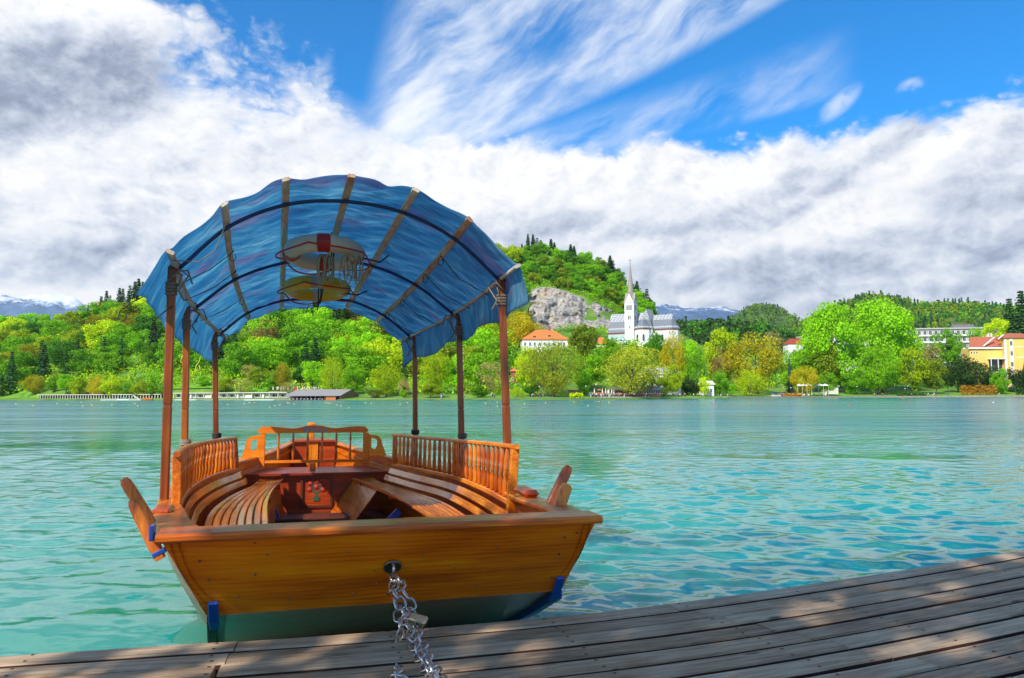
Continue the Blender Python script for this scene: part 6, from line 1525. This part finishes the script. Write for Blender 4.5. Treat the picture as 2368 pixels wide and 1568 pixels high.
# boathouse
def boathouse():
    Y = float(SHORE(745)) - 3; S = Y / F_PX
    r = empty('boathouse', (at_y(745, 926, Y).x, Y, 0), 0, 'long open wooden boathouse with grey shingle roof at the water', 'boathouse')
    L = lambda px: (px - 745) * S
    z1, z2 = 1.95, 4.55; x0, x1 = L(664), L(806)
    m = MB(); V = [(L(659), -.8, z1), (L(788), -.8, z1), (L(806), 5.5, z2), (L(678), 5.5, z2), (L(659), -.8, z1 - .2), (L(788), -.8, z1 - .2), (L(806), 5.5, z2 - .2), (L(678), 5.5, z2 - .2), (L(819), 10.5, z1 - .1), (L(690), 10.5, z1 - .1)]
    m.add(V, [(0, 1, 2, 3), (0, 4, 5, 1), (3, 7, 4, 0), (1, 5, 6, 2), (2, 8, 9, 3), (7, 6, 5, 4), (6, 7, 9, 8)]); m.build('roof', 'shingle', r)
    g = MB(); g.add([(L(787), -.3, 0), (L(817), 10, 0), (L(817), 10, z1 - .2), (L(805), 5.5, z2 - .35), (L(787), -.3, z1 - .25), (L(786), -.3, 0), (L(816), 10, 0), (L(816), 10, z1 - .2), (L(804), 5.5, z2 - .35), (L(786), -.3, z1 - .25)], [(0, 1, 2, 3, 4), (9, 8, 7, 6, 5), (0, 4, 9, 5), (4, 3, 8, 9), (3, 2, 7, 8)]); g.build('gable_wall', 'shed_wood', r)
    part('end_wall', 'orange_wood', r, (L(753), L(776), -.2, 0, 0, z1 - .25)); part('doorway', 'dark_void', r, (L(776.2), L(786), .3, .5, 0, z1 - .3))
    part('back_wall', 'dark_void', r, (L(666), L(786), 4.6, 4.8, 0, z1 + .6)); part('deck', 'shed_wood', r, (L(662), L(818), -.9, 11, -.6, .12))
    for k in range(9): m = MB(); x = L(666 + k * 10.6); m.box(x - .1, x + .1, -.3, -.1, .12, z1 - .2); m.build('post', 'shed_wood', r)
    rs_ = random.Random(4)
    for k in range(10):
        b = MB(); x = L(672 + k * 8.2); b.smooth = True; b.sweep([((x, -1.2 + q, .35 + .12 * abs(q - 1) / 1.0), (1, 0, 0), (0, 0, 1)) for q in (0, .4, 1.4, 2.4)], [(-.22, .2), (-.14, -.15), (.14, -.15), (.22, .2)])
        o = b.build('rowing_boat', 'white_render'); tag(o, 'small white rowing boat, %s from the left under the boathouse roof' % ['first', 'second', 'third', 'fourth', 'fifth', 'sixth', 'seventh', 'eighth', 'ninth', 'tenth'][k], 'boat', 'rowing boats under the boathouse roof'); o.location = (r.location.x, r.location.y, 0)
boathouse()
def bathhouse(name, c0, c1, h, n, label, wallm, bay=True):
    Y = min(float(SHORE(c0)), float(SHORE(c1))) + 9; a = at_y(c0, 926, Y).x; b = at_y(c1, 926, Y).x; Y0 = float(SHORE(c0)) + 10; Y1 = float(SHORE(c1)) + 10
    a = at_y(c0, 926, Y0).x; b = at_y(c1, 926, Y1).x; Lh = math.hypot(b - a, Y1 - Y0); rz = math.atan2(Y1 - Y0, b - a)
    r = empty(name, (a, Y0, .5), rz, label, 'bathhouse'); st = Lh / n
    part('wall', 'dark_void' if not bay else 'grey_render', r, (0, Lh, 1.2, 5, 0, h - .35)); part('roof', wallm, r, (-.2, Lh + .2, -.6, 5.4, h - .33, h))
    part('base', 'concrete', r, (-.2, Lh + .2, -.8, 1.15, -.4, .35))
    for k in range(n + 1): part('pillar', wallm, r, (k * st - .18, k * st + .18, -.2, .2, .35, h - .34))
    if bay:
        for k in range(n):
            if k in (4, 9): m = MB(); x = k * st; m.add([(x + .3, 0, .35), (x + st - .3, 0, .35), (x + st - .3, 1.1, h - .4), (x + .3, 1.1, h - .4)], [(0, 1, 2, 3)]); m.box(x + .3, x + st - .3, 1.0, 1.15, .35, h - .36); m.build('slanting_wall', wallm, r)
            elif k % 3 == 2: part('changing_cabin', 'white_render', r, (k * st + .5, k * st + 1.6, .3, 1.1, .36, h - .6))
            else: win(r, (k + .5) * st, .9, st - 1.2, h - 1.8, 1.2)
bathhouse('bathhouse', 402, 664, 3.1, 14, 'long cream lakeside bathhouse with open bays left of the boathouse', 'cream_render')
bathhouse('left_bathhouse', 88, 372, 2.6, 46, 'low dark colonnade of pale posts under the trees on the left shore', 'cream_render', False)
for i, (c, w_) in enumerate(((300, 60), (255, 46), (430, 50), (600, 66))):
    Y = float(SHORE(c)) - 4; x = at_y(c, 926, Y).x; m = MB(); m.box(-w_ * .1, w_ * .1, -1, 1, -.2, .28, bev=.04); o = m.build('pontoon', 'white_render'); o.location = (x, Y, 0)
    tag(o, ['white pontoon below the moored wooden boat', 'white pontoon left of the green covered boat', 'pale pontoon between the left canopy posts', 'pale pontoon in front of the bathhouse, left of the boathouse'][i], 'pontoon')
# terrace with closed parasols above the boathouse
def parasol(px, Y, z, h, label, group, openp=False):
    r = empty('parasol', (at_y(px, 900, Y).x, Y, z), 0, label, 'parasol', group)
    m = MB(); m.tube([(0, 0, 0), (0, 0, h * .45)], .05, 6); m.build('pole', 'lamp_pole', r)
    m = MB(); m.lathe([(.10, h * .22), (.34, h * .30), (.30, h * .55), (.16, h * .86), (.03, h)], (0, 0, 0), 9); m.build('canopy', 'cream_cloth', r)
Yt = float(SHORE(690)) + 30
for i, px in enumerate((631.5, 641, 643.5, 650, 655, 666, 674.5, 678, 688.5, 700, 704, 710, 715, 720, 724, 728, 731, 736, 744)):
    parasol(px, Yt + (i % 3), _z_at(px, 904.5, Yt), 2.25, 'closed cream parasol above the boathouse, %s from left' % (['first'] + ORD[1:])[i], 'closed parasols above the boathouse')
m = MB(); a = at_y(628, 905, Yt + 1); b = at_y(752, 905, Yt + 1); m.box(a.x, b.x, Yt - 3, Yt + 7, a.z - 2.5, a.z - .02); o = m.build('terrace', 'stone_wall'); tag(o, 'stone terrace carrying the row of closed parasols', 'terrace')
m = MB(); q = at_y(683, 899, Yt + 4); m.box(-.9, .9, 0, 1.5, -1, .9, bev=.08); o = m.build('drinks_stand', 'red_band'); o.location = q; tag(o, 'small red drinks stand among the closed parasols', 'stand')
for i, (px, h) in enumerate(((1374, 3.1), (1392.5, 3.1), (1400, 3.1), (1405, 2.6), (1407.5, 2.8), (1414, 3.0), (1419, 3.1), (1504, 2.6))):
    parasol(px, float(SHORE(px)) + 11 + (i % 2), 1.5, h, 'closed cream parasol at the cafe terrace, %s from left' % (['first'] + ORD[1:])[i], 'closed parasols at the cafe terrace')
# play tower, notice board, lamps, awnings
r = root_at('play_hut', 1385, float(SHORE(1385)) + 14, 'small hut with orange roof behind the cafe parasols', 'play hut'); part('leg', 'shed_wood', r, (-.9, -.75, -.1, .1, 0, 1.6), (.75, .9, -.1, .1, 0, 1.6)); part('floor_board', 'shed_wood', r, (-1, 1, -.6, .6, 1.6, 1.7)); part('panel', 'orange_wood', r, (-.7, .7, -.55, -.4, .7, 1.6)); m = MB(); hip(m, -.7, .7, -.7, .7, 2.6, 3.4, .2, .8, .05); m.build('roof', 'orange_wood', r); part('pole', 'shed_wood', r, (-.65, -.55, -.05, .05, 1.7, 2.6), (.55, .65, -.05, .05, 1.7, 2.6))
r = root_at('notice_board', 1328, float(SHORE(1328)) + 16, 'dark wide notice board left of the hedge by the plane tree', 'notice board'); part('board', 'panel_dark', r, (-2.7, 2.7, 0, .15, .3, 2.4)); part('leg', 'lamp_pole', r, (-2.5, -2.35, .16, .3, 0, 2.3), (2.35, 2.5, .16, .3, 0, 2.3))
def lamp(px, d, h, label):
    r = root_at('street_lamp', px, float(SHORE(px)) + d, label, 'street lamp', group='street lamps along the far shore')
    m = MB(); m.tube([(0, 0, 0), (0, 0, h)], .07, 6); m.build('pole', 'lamp_pole', r); m = MB(); m.lathe([(.05, 0), (.24, .12), (.28, .3), (.2, .46), (.03, .52)], (0, 0, h), 8); m.build('lamp_shade', 'lamp_white', r)
for px, d, h, lab in ((234, 14, 3.6, 'lamp right of the fullest lime tree at the left bathhouse'), (1354, 9, 4.2, 'globe lamp on the bank left of the cafe terrace'), (1247, 10, 4., 'globe lamp on the lawn left of the first plane trunk'), (1642, 5, 4.4, 'street lamp beside the white pavilion'), (2098, 18, 4.6, 'street lamp above the long green hedge'), (2092, 6, 3.8, 'street lamp left of the long green hedge'), (1828, 6, 4.2, 'street lamp right of the blue parked car'), (1981, 12, 4.6, 'street lamp under the huge poplars'), (994, 14, 4., 'street lamp on the lawn between the right canopy posts'), (1378, 8, 5.0, 'tall street lamp at the cafe terrace')): lamp(px, d, h, lab)
def awning(px0, px1, y0, y1, d, label):
    Y = float(SHORE(px0)) + d; r = empty('awning', (at_y(px0, y1, Y).x, Y, ground_at(at_y(px0, y1, Y).x, Y)), 0, label, 'awning'); w = (px1 - px0) / F_PX * Y; zt = _z_at(px0, y0, Y) - r.location.z; zb = max(_z_at(px0, y1, Y) - r.location.z, .2); n = max(2, int(w / 2.2)); st = w / n
    m = MB()
    for k in range(n): m.add([(k * st + .05, 0, zt - .8), ((k + 1) * st - .05, 0, zt - .8), ((k + .5) * st, 1.1, zt), (k * st + .05, 2.2, zt - .8), ((k + 1) * st - .05, 2.2, zt - .8)], [(0, 1, 2), (1, 4, 2), (4, 3, 2), (3, 0, 2)]); m.box(k * st + .05, (k + 1) * st - .05, -.02, .02, zt - 1.15, zt - .8)
    m.build('canopy', 'white_render', r)
    for k in range(n + 1): part('post', 'white_render', r, (k * st - .05, k * st + .05, -.05, .05, 0, zt - .82))
    for k in range(n): m = MB(); m.lathe([(.35, 0), (.5, .5), (.5, .9), (.1, 1.0)], ((k + .5) * st, .8, 0), 8); m.build('table', 'cream_cloth', r)
awning(1844, 1876, 887, 901, 12, 'first stretch of white awnings under the ochre spreading tree'); awning(1880, 1915, 887, 900, 13, 'second stretch of white awnings right of the ochre tree trunk')
# bollards along the right lake wall
for i, c in enumerate((2242, 2256, 2270, 2284, 2297, 2305, 2319, 2332, 2345, 2358)):
    o = part('bollard', 'stone_wall', None, (-.14, .14, -.14, .14, 0, 1.0), bev=.03); Y = float(SHORE(c)) + 3.0; o.location = (at_y(c, 900, Y).x, Y, ground_at(at_y(c, 900, Y).x, Y)); tag(o, 'stone bollard on the lake wall below the orange hedge, %s from left' % (['first'] + ORD[1:])[i], 'bollard', 'bollards on the lake wall')
# parked cars
def car(px, d, mat, label):
    r = root_at('parked_car', px, float(SHORE(px)) + d, label, 'car', .05)
    def slab(prof, w, m_, name):
        m = MB(); m.smooth = False; m.sweep([((0, y, 0), (1, 0, 0), (0, 0, 1)) for y in (-w, -w + .12, w - .12, w)], prof); return m.build(name, m_, r)
    slab([(-2.1, .35), (-2.15, .75), (-1.9, 1.0), (-1.3, 1.05), (1.0, 1.03), (1.9, .85), (2.12, .6), (2.1, .32)], .84, mat, 'body')
    slab([(-1.75, 1.04), (-1.35, 1.48), (.15, 1.52), (1.05, 1.04)], .72, 'window_glass', 'window'); slab([(-1.33, 1.485), (-1.3, 1.55), (.12, 1.575), (.15, 1.525)], .70, mat, 'roof')
    for x in (-1.3, 1.35):
        for y in (-.86, .66): m = MB(); m.lathe([(.12, 0), (.32, .01), (.32, .19), (.12, .2)], (x, y, .32), 12, (0, 1, 0)); w_ = m.build('wheel', 'tyre', r); q = MB(); q.lathe([(.02, 0), (.18, .01), (.18, .02), (.02, .03)], (x, y - .02, .32), 8, (0, 1, 0)); q.build('rim', 'steel', w_)
    for y in (-.6, .6): part('headlight', 'lamp_white', r, (2.02, 2.14, y - .15, y + .15, .62, .76)); part('tail_light', 'red_band', r, (-2.17, -2.05, y - .12, y + .12, .72, .86))
car(1792, 19, 'car_teal', 'teal parked car left of the blue one, above the ramp'); car(1812.5, 19, 'car_blue', 'dark blue parked car right of the teal one')
# boats moored on the left
Yb = float(SHORE(340)) - 7; r = empty('moored_boat', (at_y(341, 925, Yb).x, Yb, 0), 0, 'reddish wooden boat with a roof moored before the left bathhouse', 'boat')
m = MB(); m.smooth = False; m.sweep([((x, 0, .0), (0, 1, 0), (0, 0, 1)) for x in (-2.7, -2.2, 2.2, 2.7)], [(-.75, .55), (-.45, -.1), (.45, -.1), (.75, .55)]); m.build('hull', 'varnish_x', r)
part('roof', 'shed_wood', r, (-2.3, 2.3, -.9, .9, 2.05, 2.2), bev=.05)
for x in (-2.1, -.7, .7, 2.1): part('post', 'shed_wood', r, (x - .05, x + .05, -.7, -.6, .4, 2.06), (x - .05, x + .05, .6, .7, .4, 2.06))
part('cabin_side', 'varnish_x', r, (-2.1, 2.1, -.62, -.56, .5, 1.1))
Yb = float(SHORE(285)) - 5; r = empty('covered_boat', (at_y(285, 924, Yb).x, Yb, 0), 0, 'white boat under a green tarpaulin left of the moored wooden boat', 'boat')
m = MB(); m.smooth = True; m.sweep([((x, 0, z), (0, 1, 0), (0, 0, 1)) for x, z in ((-2.9, .2), (-2.3, 0), (2.0, 0), (2.9, .25))], [(-.7, .5), (-.4, -.1), (.4, -.1), (.7, .5)]); m.build('hull', 'white_render', r)
m = MB(); V = [(-2.6, -.75, .6), (2.7, -.75, .6), (-2.6, .75, .6), (2.7, .75, .6), (-1.6, 0, 1.15), (1.2, 0, 1.6)]; m.add(V, [(0, 1, 5, 4), (1, 3, 5), (3, 2, 4, 5), (2, 0, 4), (0, 2, 3, 1)]); m.build('tarpaulin', 'green_tarp', r)
Yb = float(SHORE(314)) + 3; r = root_at('stairs', 314, Yb, 'white diagonal boat slide right of the green covered boat', 'stairs')
M = Matrix.Rotation(math.radians(32), 4, 'Y'); m = MB()
for k in range(7): m.box(-1.6 + k * .5, -1.3 + k * .5, -.5, .5, .95, 1.1, M)
m.build('tread', 'white_render', r); m = MB(); m.box(-1.8, 1.9, -.6, -.5, .85, 1.2, M); m.build('rail', 'white_render', r)

# buoys
BU = [('y', 462.3 + x * .2196, 664.6 + y * .2196) for x, y in ((518, 1218), (465, 1225), (575, 1215), (290, 1238), (735, 1265), (787, 1250), (840, 1240), (920, 1218), (937, 1220), (990, 1230), (1325, 1218), (1348, 1222), (1370, 1225), (1445, 1240), (1487, 1252), (1567, 1268), (1740, 1218), (1803, 1222), (2107, 1233), (2185, 1218))]
BU += [('y', x * .2211, 606.8 + y * .2211) for x, y in ((165, 1480), (345, 1500), (595, 1478), (850, 1465), (865, 1505), (1170, 1493), (1440, 1505), (1410, 1480), (960, 1495), (700, 1490))]
BU += [(k, 1098 + x * .2764, 520.1 + y * .2764) for k, x, y in (('r', 110, 1532), ('r', 1043, 1527), ('r', 1258, 1502), ('r', 1627, 1488), ('r', 1692, 1480), ('r', 1843, 1478), ('y', 88, 1495), ('y', 186, 1487), ('y', 186, 1518), ('y', 415, 1498), ('y', 590, 1490), ('y', 830, 1487), ('w', 945, 1514), ('y', 1035, 1480), ('y', 1120, 1488))]
BU += [(k, 1560.3 + x * .2027, 635.7 + y * .2027) for k, x, y in (('r', 445, 1465), ('r', 470, 1500), ('r', 845, 1448), ('r', 975, 1433), ('r', 1100, 1423), ('r', 1530, 1452), ('r', 1755, 1420), ('r', 1825, 1412), ('r', 1980, 1485))]
BU += [(k, 1964.8 + x * .2027, 635.7 + y * .2027) for k, x, y in (('r', 570, 1405), ('r', 605, 1415), ('r', 675, 1435), ('r', 965, 1415), ('r', 995, 1400), ('r', 1345, 1387), ('r', 1430, 1390), ('r', 1880, 1380), ('r', 1905, 1415), ('w', 1635, 1458))]
BN = {'y': 'yellow', 'r': 'red', 'w': 'white'}; BMESH = {}
for k in 'yrw':
    m = MB(); m.lathe([(.05, -.12), (.14, -.05), (.17, .05), (.13, .14), (.05, .18)], (0, 0, 0), 10); me = bpy.data.meshes.new('buoy'); me.from_pydata(m.v, [], m.f); me.materials.append(MATS['buoy_' + BN[k]]); me.update(); BMESH[k] = me
BU.sort(key=lambda q: (q[0], q[1])); cnt = Counter()
BZ = ((0, 200, 'left of the boat, under the left bathhouse'), (200, 500, 'beside the left canopy posts'), (500, 660, 'before the lakeside bathhouse'), (660, 830, 'before the boathouse'), (830, 1170, 'between the right canopy posts'), (1170, 1360, 'before the first plane tree'), (1360, 1580, 'below the church'), (1580, 1850, 'below the pavilion and cars'), (1850, 2100, 'below the huge poplars'), (2100, 2400, 'below the yellow house'))
for k, x, y in BU:
    hor = 915.8 - (x - CXP) * .0031; dd = max(y - hor, 4.0); Y = min(ZC * F_PX / dd, float(SHORE(x)) - 8)
    zn = [z for z in BZ if z[0] <= x < z[1]][0][2]; i = cnt[(k, zn)]; cnt[(k, zn)] += 1
    o = link(bpy.data.objects.new('buoy', BMESH[k])); o.location = (at_y(x, y, Y).x, Y, .02); s_ = Y / 200; o.scale = (s_, s_, s_)
    tag(o, '%s buoy floating %s, %s from left' % (BN[k], zn, (['first'] + ORD[1:])[i]), 'buoy', BN[k] + ' buoys on the lake')
# ---------------------------------------------------------------- people on the far shore
def person_mesh(name, shirt, trousers, pose, hairc='hair'):
    P = {'pelvis': (0, 0, .93), 'belly': (0, 0, 1.1), 'chest': (0, -.01, 1.32), 'neck': (0, 0, 1.47), 'chin': (0, -.02, 1.56), 'head': (0, -.01, 1.68)}
    st = .22 if pose == 'walk' else .0; E_ = []; R_ = {'pelvis': .135, 'belly': .12, 'chest': .145, 'neck': .055, 'chin': .085, 'head': .095}
    E_ += [('pelvis', 'belly'), ('belly', 'chest'), ('chest', 'neck'), ('neck', 'chin'), ('chin', 'head')]
    sit = pose == 'sit'
    for s_, n in ((-1, 'l'), (1, 'r')):
        dy = s_ * st
        if sit: P['hip' + n] = (s_ * .1, 0, .5); P['knee' + n] = (s_ * .12, -.42, .5); P['ankle' + n] = (s_ * .12, -.45, .08); P['toe' + n] = (s_ * .13, -.6, .03)
        else: P['hip' + n] = (s_ * .10, 0, .88); P['knee' + n] = (s_ * .11, dy * .55 - .02, .49); P['ankle' + n] = (s_ * .11, dy, .08); P['toe' + n] = (s_ * .13, dy - .15, .03)
        P['sh' + n] = (s_ * .19, 0, 1.41); P['el' + n] = (s_ * .25, -dy * .5 + .03, 1.13); P['wr' + n] = (s_ * .24, -dy - .12, .90); P['ha' + n] = (s_ * .23, -dy - .17, .80)
        R_.update({'hip' + n: .095, 'knee' + n: .062, 'ankle' + n: .045, 'toe' + n: .04, 'sh' + n: .07, 'el' + n: .045, 'wr' + n: .032, 'ha' + n: .036})
        E_ += [('pelvis', 'hip' + n), ('hip' + n, 'knee' + n), ('knee' + n, 'ankle' + n), ('ankle' + n, 'toe' + n), ('chest', 'sh' + n), ('sh' + n, 'el' + n), ('el' + n, 'wr' + n), ('wr' + n, 'ha' + n)]
    if sit:
        for k in P:
            if not k[:3] in ('hip', 'kne', 'ank', 'toe'): P[k] = (P[k][0], P[k][1], P[k][2] - .40)
    ks = list(P); me = bpy.data.meshes.new(name); me.from_pydata([P[k] for k in ks], [(ks.index(a), ks.index(b)) for a, b in E_], [])
    o = link(bpy.data.objects.new(name, me)); o.modifiers.new('s', 'SKIN'); sv = me.skin_vertices[0].data
    for i, k in enumerate(ks): sv[i].radius = (R_[k], R_[k] * (.75 if k in ('chest', 'belly') else 1)); sv[i].use_root = k == 'pelvis'
    ss = o.modifiers.new('b', 'SUBSURF'); ss.levels = 1; ss.render_levels = 1
    dg = bpy.context.evaluated_depsgraph_get(); m2 = bpy.data.meshes.new_from_object(o.evaluated_get(dg)); bpy.data.objects.remove(o)
    for mt in (trousers, shirt, 'skin', hairc): m2.materials.append(MATS[mt])
    off = .40 if sit else 0
    for p in m2.polygons:
        z = p.center.z + off; x = abs(p.center.x); p.use_smooth = True
        low = (z - off) < .60 if sit else z < .96
        p.material_index = 3 if (z > 1.70 or (z > 1.6 and p.center.y > .02)) else 2 if (z > 1.47 or (x > .19 and z < 1.16 and z > .74 + 0 and not (sit and p.center.y < -.25 and z < .96))) else 0 if low and x < .22 else 1
    return m2
PK = []
for i, (sh, tr_) in enumerate((('white', 'denim'), ('red', 'denim'), ('blue', 'shirt_black'), ('black', 'shirt_black'), ('pink', 'denim'), ('cyan', 'shirt_white'), ('orange', 'denim'))):
    for pose in ('stand', 'walk'): PK.append((sh, pose, person_mesh('person', 'shirt_' + sh, tr_, pose)))
SIT = [('white', 'sit', person_mesh('person', 'shirt_white', 'denim', 'sit')), ('blue', 'sit', person_mesh('person', 'shirt_blue', 'denim', 'sit')), ('red', 'sit', person_mesh('person', 'shirt_red', 'denim', 'sit'))]
rs = random.Random(33); cnt = Counter(); PL = []
def put(px, d, i, where, grp=None, sit=False):
    PL.append((px, d, (SIT[i % 3] if sit else PK[i % 14]), where))
for px, i in ((1135, 0), (1138, 7), (1141, 3), (1144, 4)): put(px, 5, i, 'on the lawn right of the nearest right post')
for k, px in enumerate((1229, 1232, 1236, 1244, 1247, 1252, 1255, 1259)): put(px, 6 + k % 2, k, 'on the lawn before the first plane tree', sit=k % 2 == 0)
for k in range(44): put(1361 + k * 1.7 + rs.uniform(-1, 1), rs.uniform(4.5, 10), rs.randrange(14), 'in the crowd at the cafe terrace', sit=k % 4 == 0)
for k in range(22): put(1436 + k * 2.9 + rs.uniform(-1, 1), rs.uniform(5, 9), rs.randrange(14), 'under the wide plane tree')
for px, i in ((1504, 5), (1553, 0), (1568, 8), (1571, 0), (1575, 4), (1582, 9), (1584, 6), (1603, 0), (1613, 12)): put(px, 4, i, 'between villa and pavilion')
for px, i in ((1659, 11), (1662, 10), (1666, 12), (1682, 0), (1688, 7)): put(px, 4, i, 'on the benches right of the pavilion', sit=True)
for px, i in ((1798, 8), (1805, 12), (1808, 5), (1867, 6), (1877, 0), (1885, 8), (1889, 9)): put(px, 3.4, i, 'near the ramp')
for px, i in ((2018, 5), (2021, 0), (2025, 6), (2037, 2), (2040, 3), (2046, 7), (2053, 6), (2105, 4), (2107, 12), (2138, 8), (2145, 0), (2157, 10), (2159, 0), (2163, 6), (2189, 4), (2192, 5)): put(px, 3.6, i, 'by the long green hedge')
for px, i in ((2301, 6), (2308, 10), (2310, 0)): put(px, 3.5, i, 'below the yellow house')
for px, i in ((862, 3), (868, 4)): put(px, 5, i, 'beside the bush right of the boathouse')
for px, i in ((1018, 4), (1020, 10), (1024, 5), (1074, 8)): put(px, 5, i, 'on the lawn between the right canopy posts')
PL.sort(key=lambda q: q[0]); SW = dict(white='white', red='red', blue='dark blue', black='black', pink='pink', cyan='pale blue', orange='orange')
for px, d, (sh, pose, me), where in PL:
    Y = float(SHORE(px)) + d; x = at_y(px, 900, Y).x; key = (sh, pose, where); i = cnt[key]; cnt[key] += 1
    o = link(bpy.data.objects.new('person', me)); sc = rs.uniform(1.0, 1.14); o.scale = (sc, sc, sc); o.location = (x, Y, max(ground_at(x, Y), .5) + .15); o.rotation_euler = (0, 0, rs.uniform(0, 6.28))
    tag(o, '%s person in %s top %s%s' % ({'stand': 'standing', 'walk': 'walking', 'sit': 'seated'}[pose], SW[sh], where, '' if i == 0 else ', %s from left' % ORD[i]), 'person', 'people along the far shore')
# ---------------------------------------------------------------- thin blue air over the lake and hills
m = MB(); m.box(-9000, 10500, -80, 9900, -60, 1500); hm = bpy.data.materials.new('haze_air'); hm.use_nodes = True; nt = hm.node_tree; nt.nodes.clear()
ho = nt.nodes.new('ShaderNodeOutputMaterial'); hv = nt.nodes.new('ShaderNodeVolumePrincipled'); hv.inputs['Color'].default_value = (.72, .84, 1, 1); hv.inputs['Density'].default_value = 3.0e-5; hv.inputs['Anisotropy'].default_value = .2
nt.links.new(hv.outputs[0], ho.inputs['Volume']); MATS['haze_air'] = hm; o = m.build('haze', 'haze_air'); tag(o, kind='stuff')
